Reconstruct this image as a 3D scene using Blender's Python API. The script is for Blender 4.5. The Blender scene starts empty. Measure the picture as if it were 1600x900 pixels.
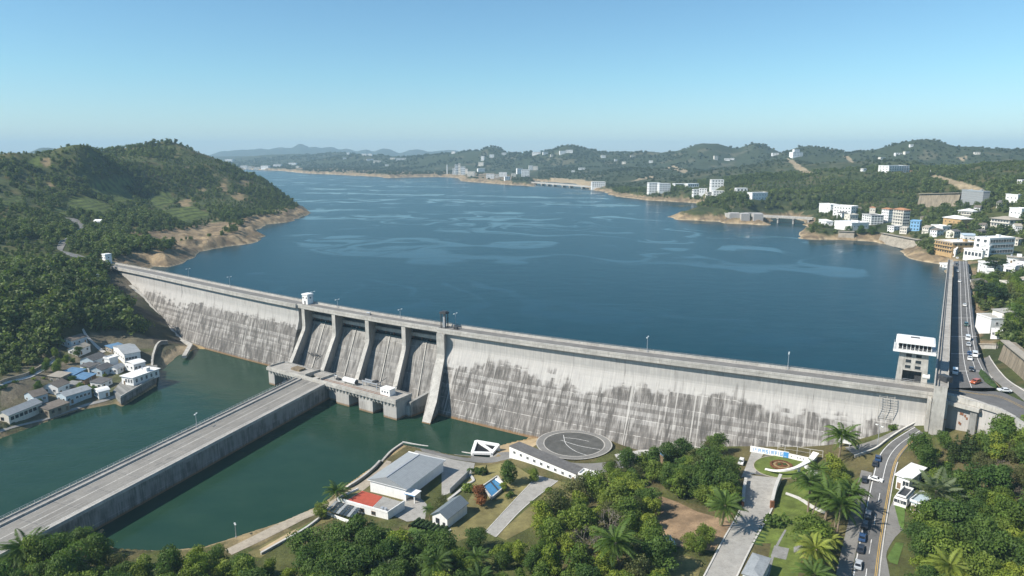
import bpy, bmesh, math, random
import numpy as np
from mathutils import Vector, Matrix
from mathutils.geometry import tessellate_polygon
random.seed(7); RNG = np.random.default_rng(11)
R = math.radians
scene = bpy.context.scene
COL = scene.collection

# ------------------------------------------------------------------ survey helpers: a pixel of the photo -> a place in the world
FOC = 1067.0; PITCH = R(11.3); CAMZ = 140.0
SP, CP = math.sin(PITCH), math.cos(PITCH)
def ray(px, py):
    r = (px - 800) / FOC; u = -(py - 450) / FOC
    return np.array([r, CP + u * SP, -SP + u * CP])
def G(px, py, z):
    d = ray(px, py); t = (z - CAMZ) / d[2]
    return np.array([d[0] * t, d[1] * t, z])
def D(px, py, dep):
    d = ray(px, py); return np.array([d[0] * dep, d[1] * dep, CAMZ + d[2] * dep])
def project(X, Y, Z):
    z = Z - CAMZ; dep = np.maximum(Y * CP - z * SP, 1e-3); up = Y * SP + z * CP
    return 800 + FOC * X / dep, 450 - FOC * up / dep, dep
def inpoly(px, py, poly):
    ins = np.zeros(np.shape(px), bool); n = len(poly)
    for i in range(n):
        x0, y0 = poly[i]; x1, y1 = poly[(i + 1) % n]
        if y0 == y1: continue
        c = ((y0 > py) != (y1 > py)) & (px < (x1 - x0) * (py - y0) / (y1 - y0) + x0)
        ins ^= c
    return ins
def sdf(poly, X, Y):
    """distance to the polygon's edge, negative inside"""
    P = np.asarray(poly, float)
    d2 = np.full(X.shape, 1e18)
    for i in range(len(P)):
        a = P[i]; b = P[(i + 1) % len(P)]; e = b - a
        t = np.clip(((X - a[0]) * e[0] + (Y - a[1]) * e[1]) / max(e @ e, 1e-9), 0, 1)
        d2 = np.minimum(d2, (X - a[0] - t * e[0]) ** 2 + (Y - a[1] - t * e[1]) ** 2)
    d = np.sqrt(d2)
    return np.where(inpoly(X, Y, P), -d, d)
def sstep(a, b, x):
    t = np.clip((x - a) / (b - a), 0, 1); return t * t * (3 - 2 * t)
_perm = np.random.default_rng(5).random((256, 256))
def vnoise(x, y):
    xi = np.floor(x).astype(int); yi = np.floor(y).astype(int)
    fx = x - xi; fy = y - yi; fx = fx * fx * (3 - 2 * fx); fy = fy * fy * (3 - 2 * fy)
    a = _perm[xi & 255, yi & 255]; b = _perm[(xi + 1) & 255, yi & 255]
    c = _perm[xi & 255, (yi + 1) & 255]; d = _perm[(xi + 1) & 255, (yi + 1) & 255]
    return (a + (b - a) * fx) * (1 - fy) + (c + (d - c) * fx) * fy
def fbm(x, y, o=4):
    s = 0; a = .5; t = 0
    for k in range(o):
        s = s + a * vnoise(x + 17.3 * k, y + 9.1 * k); t += a; a *= .5; x = x * 2.03; y = y * 2.03
    return s / t

# ------------------------------------------------------------------ the dam's axis (upstream edge of the crest) and its face
ZC, ZL, ZR = 50.0, 40.0, 10.0            # crest, lake and river levels
AX = [-4.10834735e-09, -1.07142572e-06, 5.62838525e-04, -5.23046553e-01, 3.31975961e+02]
def axf(x):
    x = np.asarray(x, float); xc = np.clip(x, -345, 172)
    s0 = np.polyval(np.polyder(AX), xc)
    return np.polyval(AX, xc) + (x - xc) * s0
_xs = np.linspace(-360, 190, 2201); _ys = axf(_xs)
_ss = np.concatenate([[0], np.cumsum(np.hypot(np.diff(_xs), np.diff(_ys)))])
def axis_pt(s, off, z=0):
    x = np.interp(s, _ss, _xs); y = np.interp(s, _ss, _ys)
    x2 = np.interp(s + 4, _ss, _xs); y2 = np.interp(s + 4, _ss, _ys); x1 = np.interp(s - 4, _ss, _xs); y1 = np.interp(s - 4, _ss, _ys)
    tx, ty = x2 - x1, y2 - y1; l = math.hypot(tx, ty); tx /= l; ty /= l
    return Vector((x + ty * off, y - tx * off, z))
def axis_dir(s):
    a = axis_pt(s - 1, 0); b = axis_pt(s + 1, 0); return math.atan2(b.y - a.y, b.x - a.x)
def to_axis(p):
    d = np.hypot(_xs - p[0], _ys - p[1]); i = int(d.argmin())
    return _ss[i], d[i] * (1 if p[1] < axf(p[0]) else -1)
S_END = float(to_axis(G(1464, 605, ZC))[0]); S_BEG = float(to_axis(G(173, 411, ZC))[0])
def off10(s): return np.interp(s, [0, 200, 270, 300, 400, 456, 520, 700], [20, 20, 17, 21, 24.5, 28.5, 30, 30])
def face_off(s, z):
    k = (off10(s) - 8.5) / 32.0
    t = 42.0 - z
    return 8.5 + np.where(t > 0, k * (t - 1.5 * (1 - np.exp(-np.maximum(t, 0) / 1.5))), 0)
def face_hit(px, py):
    best = None
    for z in np.arange(48, 4, -.25):
        p = G(px, py, z); s, o = to_axis(p)
        if o <= face_off(s, z): best = p; break
    return best if best is not None else G(px, py, 8)

# ------------------------------------------------------------------ the lie of the land
LAKE_PX = [(240,416),(262,417),(282,412),(302,405),(318,393),(345,389),(385,381),(408,371),(398,355),(420,350),(452,347),(488,333)]
LAKE = [G(*p, ZL)[:2] for p in LAKE_PX]
LAKE += [np.array(p) for p in [(-420,1330),(-560,1560),(-800,1900),(-1150,2500),(-1500,3300)]]
LAKE += [G(*p, ZL)[:2] for p in [(385,264.5),(440,267),(478,271),(530,273),(588,276),(605,278),(648,277),(690,276.5),(716,278),(722,283),(745,285),(800,289),(835,291.5),(838,283),(900,287),(915,294),(945,300),(962,306),(1005,313),(1052,315),(1104,319),(1112,322),(1098,328),(1078,332),(1050,338),(1062,343),(1130,346),(1142,349),(1195,351),(1205,341),(1240,339),(1262,346),(1262,356),(1247,367),(1262,373),(1300,375),(1365,377),(1418,389),(1409,393),(1440,407),(1468,416),(1478,420)]]
LAKE += [G(1476,440,ZL)[:2]+np.array([6,0]), G(1463,585,ZL)[:2]+np.array([4,0])]
for s in np.linspace(S_END, S_BEG + 30, 14):
    p = axis_pt(s, 4); LAKE.append(np.array([p.x, p.y]))
LAKE = np.array(LAKE)
RIVER_PX = [(-260,775),(0,685),(60,664),(120,641),(182,629),(190,634),(243,603),(241,585),(252,577),(276,556),(307,545)]
RIVER = [G(*p, ZR)[:2] for p in RIVER_PX]
for s in np.linspace(float(to_axis(G(330,550,ZR))[0]), float(to_axis(G(815,684,ZR))[0]), 10):
    p = axis_pt(s, 12); RIVER.append(np.array([p.x, p.y]))
RIVER += [G(*p, ZR)[:2] for p in [(822,686),(800,690),(775,697),(765,715),(700,709),(628,695),(592,722),(548,755),(500,790),(440,816),(372,839),(320,856),(250,863),(185,860),(150,845),(160,828),(80,880),(-100,990),(-500,1100)]]
RIVER = np.array(RIVER)

ANCH = []
def anc(px, py, z): ANCH.append(G(px, py, z))
def ancd(px, py, d): ANCH.append(D(px, py, d))
def ancw(x, y, z): ANCH.append(np.array([x, y, z], float))
# where the dam's face meets the ground
CONTACT = [(190,428),(208,446),(226,463),(246,487),(264,509),(287,531)]
for p in CONTACT: ANCH.append(face_hit(*p))
for p in [(835,690),(1000,705),(1060,702),(1130,697),(1200,697),(1320,691),(1372,679),(1410,667),(1450,662)]: ANCH.append(face_hit(*p))
# left bank, village and hills
for p in [(0,640,14),(30,655,12),(60,640,13),(100,640,12.5),(150,620,13),(100,605,15),(70,590,19),(130,590,14.5),(190,600,14),(200,560,15),(240,560,14),(120,545,21),(160,545,18),(250,560,13),(280,545,13.5),(20,620,18),(0,600,23),(-100,640,25)]: anc(*p)
for p in [(150,450,508),(150,490,465),(100,450,490),(100,500,438),(40,500,430),(0,500,420),(0,560,398),(60,560,402),(200,480,478),(0,450,470),(80,450,478),(0,400,540),(60,385,575),(200,510,455),(170,520,445),(230,530,452)]: ancd(*p)
for p in [(173,408,50),(150,405,51),(120,395,54),(100,385,57),(90,388,56),(130,360,60),(100,345,66),(70,335,74)]: anc(*p)
for p in [(0,360,640),(30,330,720),(0,300,790),(100,310,860),(160,290,950),(200,300,1000),(60,272,900),(118,230,950),(88,240,930),(150,236,985),(10,241,900),(50,256,980),(186,251,1060),(265,222,1250),(222,239,1200),(330,257,1220),(400,294,1180),(450,319,1160),(300,300,1080),(350,320,1010),(300,350,840),(250,350,820),(250,390,650),(200,370,730),(300,240,1230),(365,275,1200)]: ancd(*p)
for p in [(-800,1750,70),(-640,1600,60),(-450,1450,46),(-1100,1300,105),(-1100,900,110),(-900,500,95),(-600,420,60),(-500,330,45),(-420,250,34),(-700,200,60),(-1500,1800,100),(-330,160,30)]: ancw(*p)
# near bank: compound, ramp, lower road
for p in [(480,800,12.5),(420,835,12.5),(330,870,13),(240,885,14),(200,900,15),(100,905,17),(650,705,14),(560,760,14),(700,720,14),(640,790,14.5),(560,800,14.5),(720,760,14.5),(800,790,15.5),(700,870,17),(760,720,12.5),(815,700,11.5),(846,696,15.6),(870,684,16),(897,679,16),(925,684,16),(897,696,16),(880,712,16),(897,718,16),(930,714,16),(950,702,16),(962,712,16),(985,714,15.8),(850,722,15),(900,740,15.6),(950,800,18),(850,880,20),(1000,730,16.5),(1090,800,20.5),(1080,870,22),(1150,860,23),(1190,760,22),(1190,720,22),(1230,730,22.5),(1270,740,23.5),(1250,800,23),(1230,870,23.5),(1290,720,25),(600,880,17),(450,900,16)]: anc(*p)
for p in [(1442,666,37.5),(1420,683,35.5),(1395,710,33),(1378,740,31),(1365,800,29),(1345,880,27),(1320,960,26),(1310,880,26.5),(1330,780,28),(1350,710,30),(1330,705,28)]: anc(*p)
for p in [(1470,690,36),(1480,720,34.5),(1450,760,31),(1440,830,29.5),(1500,800,32),(1560,760,34.5),(1580,850,33.5),(1500,880,31),(1560,700,38.5),(1600,690,41),(1650,740,42),(1540,670,41),(1590,655,45)]: anc(*p)
for p in [(0,100,25),(-200,100,24),(200,100,30),(0,-150,40),(300,200,50),(400,350,75),(-200,-100,40),(500,100,80)]: ancw(*p)
# right bank
for p in [(1490,600,49.5),(1510,600,49.5),(1540,600,49.5),(1600,620,49.5),(1500,500,49.5),(1505,450,49.5),(1500,420,49.5),(1540,640,44),(1480,655,38.5)]: anc(*p)
for p in [(1540,520,332),(1530,560,305),(1600,560,290),(1600,545,296),(1560,460,420),(1600,460,405),(1600,420,505),(1540,405,590),(1600,380,640),(1480,392,639),(1440,392,625),(1400,372,740),(1300,357,850),(1330,330,960),(1350,290,1150),(1330,271,1250),(1230,291,1200),(1150,312,1080),(1110,326,1050),(1200,331,1015),(1440,276,1150),(1480,310,950),(1450,340,850),(1520,281,1000),(1560,259,1050),(1600,257,980),(1600,300,800),(1560,340,760),(1600,350,700),(1500,370,700),(1570,500,360),(1600,510,350),(1640,600,300)]: ancd(*p)
for p in [(900,1300,110),(900,800,110),(600,1500,100),(350,1550,60),(700,500,100),(450,420,70),(300,1900,48),(500,2200,50)]: ancw(*p)
# lake bed
for p in [(300,430),(400,440),(600,440),(450,380),(600,400),(800,400),(1000,450),(1200,500),(1300,450),(1400,450),(1200,400),(1000,360),(700,330),(900,320)]: anc(*p, 22)
ANCH = np.array(ANCH)
_c = 9.0
_K = np.sqrt(((ANCH[:, None, :2] - ANCH[None, :, :2]) ** 2).sum(-1) + _c * _c)
_K = np.block([[_K + 1.5 * np.eye(len(ANCH)) * -1, np.ones((len(ANCH), 1))], [np.ones((1, len(ANCH))), np.zeros((1, 1))]])
_W = np.linalg.solve(_K, np.concatenate([ANCH[:, 2], [0]]))
def rbf(X, Y):
    out = np.full(X.shape, _W[-1])
    for (ax, ay, _z), w in zip(ANCH, _W[:-1]):
        out += w * np.sqrt((X - ax) ** 2 + (Y - ay) ** 2 + _c * _c)
    return out
# far hills: (px, py of the top, depth, half width across, half width along)
HILLS = [(352, 236.1, 9500, 160, 600), (378, 233.6, 9500, 190, 600), (405, 232.1, 9500, 170, 600), (440, 230.1, 9500, 230, 600), (470, 225.1, 9500, 125, 600), (492, 229.1, 9500, 150, 600), (515, 229.1, 9500, 130, 600), (540, 232.6, 9500, 170, 600), (600, 232.1, 9300, 170, 600), (570, 233.6, 9300, 120, 600), (650, 233.6, 9300, 200, 600), (700, 234.6, 9300, 300, 700), (1590, 237.2, 8000, 300, 700), (70, 230.2, 5200, 110, 300), (95, 237.2, 5200, 250, 300), (25, 239.2, 5200, 200, 300), (380, 244.2, 6500, 500, 500), (430, 242.2, 5600, 300, 400), (470, 241.2, 5400, 300, 400), (530, 239.2, 5200, 260, 300), (505, 244.2, 5000, 300, 300), (580, 242.2, 4300, 230, 250), (545, 245.2, 4300, 200, 250), (620, 248.2, 4200, 200, 250), (645, 246.2, 4100, 180, 250), (680, 242.2, 3900, 180, 250), (700, 242.1, 3800, 170, 250), (735, 238.1, 3700, 150, 220), (768, 231.2, 3600, 85, 150), (772, 240.2, 3600, 220, 250), (830, 240.0, 3500, 200, 250), (860, 237.0, 3400, 130, 220), (887, 230.2, 3300, 100, 200), (915, 236.0, 3300, 140, 220), (945, 241.0, 3200, 160, 220), (985, 241.0, 3200, 130, 250), (1020, 238.8, 3100, 140, 250), (1060, 237.7, 3000, 110, 250), (1100, 224.2, 2900, 120, 220), (1128, 233.7, 2900, 110, 220), (1182, 225.2, 2850, 95, 200), (1210, 239.7, 2700, 130, 220), (1255, 231.1, 2450, 110, 200), (1290, 237.8, 2450, 110, 200), (1330, 239.2, 2350, 120, 200), (1370, 235.8, 2300, 110, 180), (1400, 231.9, 2250, 70, 160), (1432, 221.2, 2200, 80, 160), (1462, 228.0, 2200, 70, 160), (1500, 234.2, 2150, 110, 180), (1540, 238.2, 2100, 120, 180), (1590, 240.2, 2050, 140, 180), (1650, 238.2, 2050, 160, 180), (1230, 252, 1900, 110, 140), (1190, 264, 1900, 120, 150), (1130, 267, 1900, 120, 150), (1290, 260, 1750, 110, 130), (1350, 260, 1700, 90, 120), (1050, 264.2, 2250, 150, 180), (1000, 264.2, 2400, 130, 160), (940, 262.2, 2700, 150, 170), (880, 264.2, 2900, 130, 150), (820, 264.2, 3100, 140, 160), (740, 264.2, 3300, 130, 130), (640, 264.2, 3500, 140, 130), (540, 259.2, 4200, 160, 160), (1410, 264, 1600, 100, 120)]
_H = []
for hx, hy, hd, sx, sy in HILLS:
    p = D(hx, hy, hd); _H.append((p[0], p[1], p[2] - 46, sx, sy, math.atan2(p[0], p[1])))
def height(X, Y, detail=True):
    X = np.asarray(X, float); Y = np.asarray(Y, float)
    r = np.hypot(X, Y)
    base = rbf(X, Y); far = sstep(1450, 2100, r)
    z = base * (1 - far) + (47 + 4 * fbm(X / 300, Y / 300, 3)) * far
    sidew = sstep(0.0, 15.0, Y - axf(X))                       # 1 upstream of the dam's line
    dl = sdf(LAKE, X, Y)
    dr = sdf(RIVER, X, Y)
    if detail:
        n = (fbm(X / 38, Y / 38, 4) - .5)
        away = sstep(20, 120, Y - axf(X)); dl = dl + n * 26 * away * sstep(400, 900, r) + n * 4
        dr = dr + n * 3.0
    acc = np.zeros_like(X)
    for hx, hy, hh, sx, sy, th in _H:
        m = np.hypot(X - hx, Y - hy) < 4 * max(sx, sy)
        if not m.any(): continue
        c, s = math.cos(th), math.sin(th)
        u = (X[m] - hx) * c - (Y[m] - hy) * s; v = (X[m] - hx) * s + (Y[m] - hy) * c
        acc[m] += np.maximum(hh * np.exp(-.5 * ((u / sx) ** 2 + (v / sy) ** 2)), 0) ** 5
    hills = acc ** .2
    if detail:
        rdg = 1 - np.abs(fbm(X / 170 + 3, Y / 170, 4) * 2 - 1) * 1.0
        hills = hills * (.92 + .22 * (rdg - .62))
    z = z + hills * sstep(0, 190, dl) * sstep(1200, 1750, r)
    if detail:                                                   # gullies and spurs on the near hills
        amp = np.clip((z - 54) / 50, 0, 1) * sstep(430, 700, r) * (1 - sstep(1500, 2200, r))
        rg = np.abs(fbm(X / 95 + 7, Y / 95 - 3, 4) * 2 - 1)
        z = z + amp * (9 - rg * 40) * .5
        z = z + (fbm(X / 9, Y / 9, 3) - .5) * 1.6 * sstep(400, 520, r)
    # shores of the lake
    up = np.maximum(sidew, 0)
    slope = .34 + .22 * fbm(X / 120, Y / 120, 2)
    bank = ZL + .2 + slope * np.maximum(dl, 0)
    if detail: bank = bank + (np.abs(fbm(X / 16, Y / 16, 4) * 2 - 1) * 7 - 1.2) * sstep(1.5, 14, dl) * sstep(420, 520, r)
    zl = np.where(dl > 0, np.where(dl < 70, bank + (np.maximum(z, ZL + 2.5) - bank) * sstep(8, 60, dl), np.maximum(z, ZL + 2.5)), ZL - np.minimum(.35 * -dl, 16))
    z = z * (1 - up) + zl * up
    # river bed and its banks
    dn = 1 - up
    zr = np.where(dr > 0, np.minimum(np.maximum(z, ZR + .25), ZR + .35 + .45 * dr + np.maximum(0, dr - 5) * 3), ZR - .1 - np.minimum(.3 * -dr, 7))
    z = z * up + zr * dn
    return z
def ground(x, y): return float(height(np.array([x]), np.array([y]))[0])
def hit(px, py, lift=0.0):
    """first point where the sight line through a pixel meets the land"""
    d = ray(px, py); t = np.concatenate([np.arange(120, 700, .5), np.arange(700, 2600, 1.5), np.arange(2600, 11000, 8)])
    X, Y, Z = d[0] * t, d[1] * t, CAMZ + d[2] * t
    step = 60
    for k in range(0, len(t), 900):
        h = height(X[k:k+900], Y[k:k+900]); b = np.nonzero(Z[k:k+900] <= h + lift)[0]
        if len(b):
            i = k + b[0]; return np.array([X[i], Y[i], h[b[0]]])
    return np.array([X[-1], Y[-1], 45.0])
# ------------------------------------------------------------------ materials
class NT:
    """small helper for writing node graphs"""
    def __init__(s, name):
        s.m = bpy.data.materials.new(name); s.m.use_nodes = True; s.t = s.m.node_tree
        s.bsdf = s.t.nodes['Principled BSDF']; s.out = s.t.nodes['Material Output']
    def n(s, typ, **kw):
        nd = s.t.nodes.new(typ)
        for k, v in kw.items(): setattr(nd, k, v)
        return nd
    def put(s, sock, v):
        if hasattr(v, 'links') or isinstance(v, bpy.types.NodeSocket): s.t.links.new(v, sock)
        elif v is not None:
            try: sock.default_value = v
            except Exception: sock.default_value = (*v, 1.0)
    def math(s, op, a, b=0.0, c=0.0, clamp=False):
        nd = s.n('ShaderNodeMath', operation=op, use_clamp=clamp)
        for i, v in enumerate((a, b, c)): s.put(nd.inputs[i], v)
        return nd.outputs[0]
    def mix(s, f, a, b, mode='MIX'):
        nd = s.n('ShaderNodeMix', data_type='RGBA', blend_type=mode, clamp_factor=True)
        s.put(nd.inputs[0], f)
        for i, v in ((6, a), (7, b)): s.put(nd.inputs[i], v if not isinstance(v, tuple) or len(v) == 4 else (*v, 1))
        return nd.outputs[2]
    def ss(s, lo, hi, v):
        nd = s.n('ShaderNodeMapRange', interpolation_type='SMOOTHSTEP', clamp=True)
        s.put(nd.inputs['Value'], v); s.put(nd.inputs['From Min'], lo); s.put(nd.inputs['From Max'], hi)
        return nd.outputs[0]
    def remap(s, v, a, b, c, d):
        nd = s.n('ShaderNodeMapRange', clamp=True)
        for k, x in zip(('Value', 'From Min', 'From Max', 'To Min', 'To Max'), (v, a, b, c, d)): s.put(nd.inputs[k], x)
        return nd.outputs[0]
    def noise(s, vec, scale=1.0, detail=3, rough=.55, sx=1, sy=1, sz=1):
        if (sx, sy, sz) != (1, 1, 1):
            mp = s.n('ShaderNodeVectorMath', operation='MULTIPLY'); s.put(mp.inputs[0], vec); mp.inputs[1].default_value = (sx, sy, sz); vec = mp.outputs[0]
        nd = s.n('ShaderNodeTexNoise'); s.put(nd.inputs['Vector'], vec)
        nd.inputs['Scale'].default_value = scale; nd.inputs['Detail'].default_value = detail; nd.inputs['Roughness'].default_value = rough
        return nd.outputs[0]
    def coord(s, k='Object'): return s.n('ShaderNodeTexCoord').outputs[k]
    def pos(s): return s.n('ShaderNodeNewGeometry').outputs['Position']
    def bump(s, h, strength=.3, dist=.1):
        nd = s.n('ShaderNodeBump'); nd.inputs['Strength'].default_value = strength; nd.inputs['Distance'].default_value = dist
        s.put(nd.inputs['Height'], h); s.t.links.new(nd.outputs[0], s.bsdf.inputs['Normal'])
    def base(s, c, rough=.8, spec=.3):
        s.put(s.bsdf.inputs['Base Color'], c if not isinstance(c, tuple) or len(c) == 4 else (*c, 1))
        s.put(s.bsdf.inputs['Roughness'], rough); s.bsdf.inputs['Specular IOR Level'].default_value = spec
        return s.m
def dk(c, f): return tuple(min(1, x * f) for x in c)
_simple = {}
def simple(name, col, rough=.8, var=.18, scale=.8, grime=.25, spec=.3, metal=0.0):
    """a weathered plain finish: two sizes of mottling and rain streaks running down"""
    if name in _simple: return _simple[name]
    g = NT(name); p = g.pos()
    a = g.noise(p, scale, 4); b = g.noise(p, 1.6, 3, .6, 1, 1, .16)
    big = g.noise(p, scale * .22, 4, .6)
    a = g.remap(g.math('ADD', g.math('MULTIPLY', a, .55), g.math('MULTIPLY', big, .45)), .36, .64, 0, 1)
    c = g.mix(a, dk(col, 1 - var), dk(col, 1 + var))
    c = g.mix(g.math('MULTIPLY', g.ss(.48, .70, b), grime), c, dk((col[0], col[1] * .97, col[2] * .9), .45))
    g.base(c, rough, spec); g.bsdf.inputs['Metallic'].default_value = metal
    _simple[name] = g.m; return g.m

def concrete_face(name, light=(.475, .455, .418), dark=(.105, .097, .088), stain_z=35.5, joint=15.2, amount=1.0):
    g = NT(name); uv = g.n('ShaderNodeUVMap', uv_map='UVMap').outputs[0]
    sp = g.n('ShaderNodeSeparateXYZ'); g.put(sp.inputs[0], uv); u, v = sp.outputs[0], sp.outputs[1]
    # formwork lifts: each lift and each panel takes the weather a little differently
    qv = g.math('DIVIDE', g.math('FLOOR', g.math('DIVIDE', v, 1.52)), 1.0); qu = g.math('FLOOR', g.math('DIVIDE', u, 5.07))
    cv = g.n('ShaderNodeCombineXYZ'); g.put(cv.inputs[0], g.math('MULTIPLY', qu, 3.7)); g.put(cv.inputs[1], g.math('MULTIPLY', qv, 5.3))
    wn = g.n('ShaderNodeTexWhiteNoise', noise_dimensions='2D'); g.put(wn.inputs['Vector'], cv.outputs[0]); panel = wn.outputs[0]
    wv = g.n('ShaderNodeTexWhiteNoise', noise_dimensions='1D'); g.put(wv.inputs['W'], qv); lift_id = wv.outputs[0]
    streak = g.noise(uv, 1, 4, .6, .30, .022, 1)
    wide = g.noise(uv, 1, 3, .5, .045, .05, 1)
    fine = g.noise(uv, 1, 4, .65, 1.3, .10, 1)
    lifts = g.noise(uv, 1, 3, .6, .02, .62, 1)
    patch = g.noise(uv, 1, 5, .62, .34, .10, 1)
    edge = g.math('ADD', stain_z, g.math('MULTIPLY', g.math('SUBTRACT', wide, .5), 24.0))
    edge = g.math('ADD', edge, g.math('MULTIPLY', g.math('SUBTRACT', streak, .5), 10.0))
    edge = g.math('ADD', edge, g.math('MULTIPLY', g.math('SUBTRACT', panel, .5), 3.2))
    low = g.ss(1.3, -1.3, g.math('SUBTRACT', v, edge))
    mixn = g.math('ADD', g.math('ADD', g.math('MULTIPLY', fine, .42), g.math('MULTIPLY', patch, .42)), g.math('ADD', g.math('MULTIPLY', panel, .07), g.math('MULTIPLY', lift_id, .11)))
    deep = g.math('MULTIPLY', g.ss(0.0, 26.0, g.math('SUBTRACT', edge, v)), .07)
    body = g.math('MULTIPLY', low, g.remap(g.math('SUBTRACT', mixn, deep), .47, .66, 1.0, .10))
    runs = g.math('MULTIPLY', g.math('MULTIPLY', g.ss(.55, .65, streak), g.ss(.42, .56, wide)), .7)
    blot = g.math('MULTIPLY', g.ss(.58, .68, patch), .4)
    st = g.math('MULTIPLY', g.math('MAXIMUM', g.math('MAXIMUM', body, runs), blot), amount, clamp=True)
    c = g.mix(g.math('ADD', g.math('MULTIPLY', lifts, .6), g.math('MULTIPLY', panel, .4)), dk(light, .86), dk(light, 1.1))
    c = g.mix(g.ss(.35, .7, fine), dk((light[0]*.98, light[1]*.98, light[2]), .82), c)
    c = g.mix(st, c, g.mix(g.ss(.38, .62, g.math('ADD', g.math('MULTIPLY', patch, .6), g.math('MULTIPLY', fine, .4))), dk(dark, .9), dk(dark, 2.1)))
    # lift lines every 1.5 m and contraction joints
    lf = g.math('ABSOLUTE', g.math('SUBTRACT', g.math('FRACT', g.math('DIVIDE', v, 1.52)), .5))
    c = g.mix(g.math('MULTIPLY', g.ss(.44, .5, lf), g.remap(lifts, .35, .65, .0, .42)), c, dk(light, .62))
    lf2 = g.math('ABSOLUTE', g.math('SUBTRACT', g.math('FRACT', g.math('DIVIDE', v, 6.1)), .5))
    c = g.mix(g.math('MULTIPLY', g.ss(.478, .495, lf2), g.math('MULTIPLY', low, g.ss(.42, .6, patch))), c, dk(light, 1.15))
    jt = g.math('ABSOLUTE', g.math('SUBTRACT', g.math('FRACT', g.math('DIVIDE', g.math('ADD', u, g.math('MULTIPLY', fine, .12)), joint)), .5))
    jid = g.n('ShaderNodeTexWhiteNoise', noise_dimensions='1D'); g.put(jid.inputs['W'], g.math('FLOOR', g.math('ADD', g.math('DIVIDE', u, joint), .5)))
    c = g.mix(g.math('MULTIPLY', g.ss(.488, .5, jt), .75), c, g.mix(g.ss(.45, .55, jid.outputs[0]), dk(light, 1.1), dk(light, .45)))
    drip = g.noise(uv, 1, 2, .4, .75, .014, 1)
    c = g.mix(g.math('MULTIPLY', g.math('MULTIPLY', g.ss(.665, .69, drip), low), .6), c, dk(light, 1.1))
    tide = g.ss(11.3, 10.5, g.math('ADD', v, g.math('MULTIPLY', g.math('SUBTRACT', fine, .5), 1.6)))
    c = g.mix(g.math('MULTIPLY', tide, .8), c, (.20, .115, .045))
    g.base(c, .9, .2)
    g.bump(g.math('ADD', g.math('MULTIPLY', lf, -.3), fine), .35, .12)
    return g.m

M = {}
M['dam'] = concrete_face('dam_concrete')
M['chute'] = concrete_face('spillway_concrete', light=(.34, .325, .295), dark=(.12, .114, .105), stain_z=37.5, joint=8.6)
M['pier'] = concrete_face('pier_concrete', light=(.36, .345, .315), dark=(.16, .15, .135), stain_z=22, joint=400, amount=.8)
M['wallc'] = concrete_face('quay_concrete', light=(.33, .32, .295), dark=(.10, .10, .092), stain_z=17.0, joint=7.6, amount=.85)
M['concrete'] = simple('weathered_concrete', (.42, .40, .36), .9, .22, .35, .45)
M['concrete_dark'] = simple('grey_concrete', (.25, .245, .23), .9, .25, .3, .5)
M['deck'] = simple('deck_concrete', (.36, .34, .305), .92, .25, .22, .5)
M['white'] = simple('white_paint', (.80, .79, .76), .6, .05, .5, .18)
M['cream'] = simple('cream_paint', (.70, .65, .56), .7, .07, .5, .25)
M['ochre'] = simple('ochre_paint', (.46, .31, .15), .8, .12, .4, .3)
M['grey_roof'] = simple('grey_sheet_roof', (.30, .315, .32), .55, .14, .5, .35)
M['slate'] = simple('dark_tile_roof', (.13, .125, .12), .8, .2, .7, .3)
M['brown_roof'] = simple('brown_tile_roof', (.17, .145, .12), .85, .2, .7, .3)
M['tan_roof'] = simple('pale_tile_roof', (.36, .32, .26), .85, .15, .6, .3)
M['blue_roof'] = simple('blue_sheet_roof', (.13, .24, .37), .5, .2, .6, .35)
M['blue'] = simple('blue_paint', (.08, .30, .62), .5, .08, .6, .15)
M['paleblue'] = simple('pale_blue_paint', (.44, .52, .57), .6, .08, .6, .2)
M['redfloor'] = simple('red_terrace_paint', (.42, .085, .05), .85, .12, .4, .3)
M['orange'] = simple('orange_tile', (.42, .21, .11), .85, .15, .8, .3)
M['rust'] = simple('rusty_steel', (.22, .10, .055), .8, .25, 1.5, .3)
M['steel'] = simple('galvanised_steel', (.42, .44, .46), .45, .1, 1, .15, .5, .3)
M['darksteel'] = simple('dark_steel', (.05, .052, .055), .5, .2, 1, .1, .4)
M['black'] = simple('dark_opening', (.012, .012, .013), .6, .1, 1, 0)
M['timber'] = simple('weathered_timber', (.23, .16, .10), .9, .2, 1.2, .3)
M['stone'] = simple('masonry_stone', (.30, .26, .20), .95, .35, .5, .45)
M['asphalt'] = simple('asphalt', (.135, .132, .128), .92, .22, .25, .35)
M['asphalt_old'] = simple('worn_asphalt', (.20, .192, .178), .92, .2, .2, .35)
M['paving'] = simple('grey_paving', (.33, .315, .285), .92, .16, .5, .3)
M['kerb'] = simple('kerb_stone', (.52, .50, .46), .9, .12, .8, .3)
M['line_white'] = simple('road_paint_white', (.72, .71, .68), .8, .12, 2, .3)
M['line_yellow'] = simple('road_paint_yellow', (.50, .32, .07), .8, .15, 2, .3)
M['sand'] = simple('river_sand', (.42, .32, .19), .95, .18, .4, .2)
M['soil'] = simple('dry_earth', (.27, .185, .11), .95, .5, .16, .5)
M['lawn'] = simple('mown_lawn', (.085, .14, .03), .95, .4, .3, .45)
M['drylawn'] = simple('dry_lawn', (.19, .165, .065), .95, .45, .18, .45)
M['lawn_bright'] = simple('bright_lawn', (.115, .15, .03), .95, .4, .3, .4)
M['asphalt_dark'] = simple('circle_asphalt', (.10, .098, .09), .95, .25, .35, .4)
M['sandpath'] = simple('sandy_path', (.36, .31, .24), .95, .2, .4, .4)
M['stonerev'] = simple('revetment_stone', (.33, .29, .23), .95, .3, .35, .5)
M['tyre'] = simple('tyre_rubber', (.02, .02, .02), .85, .1, 2, 0)
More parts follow.
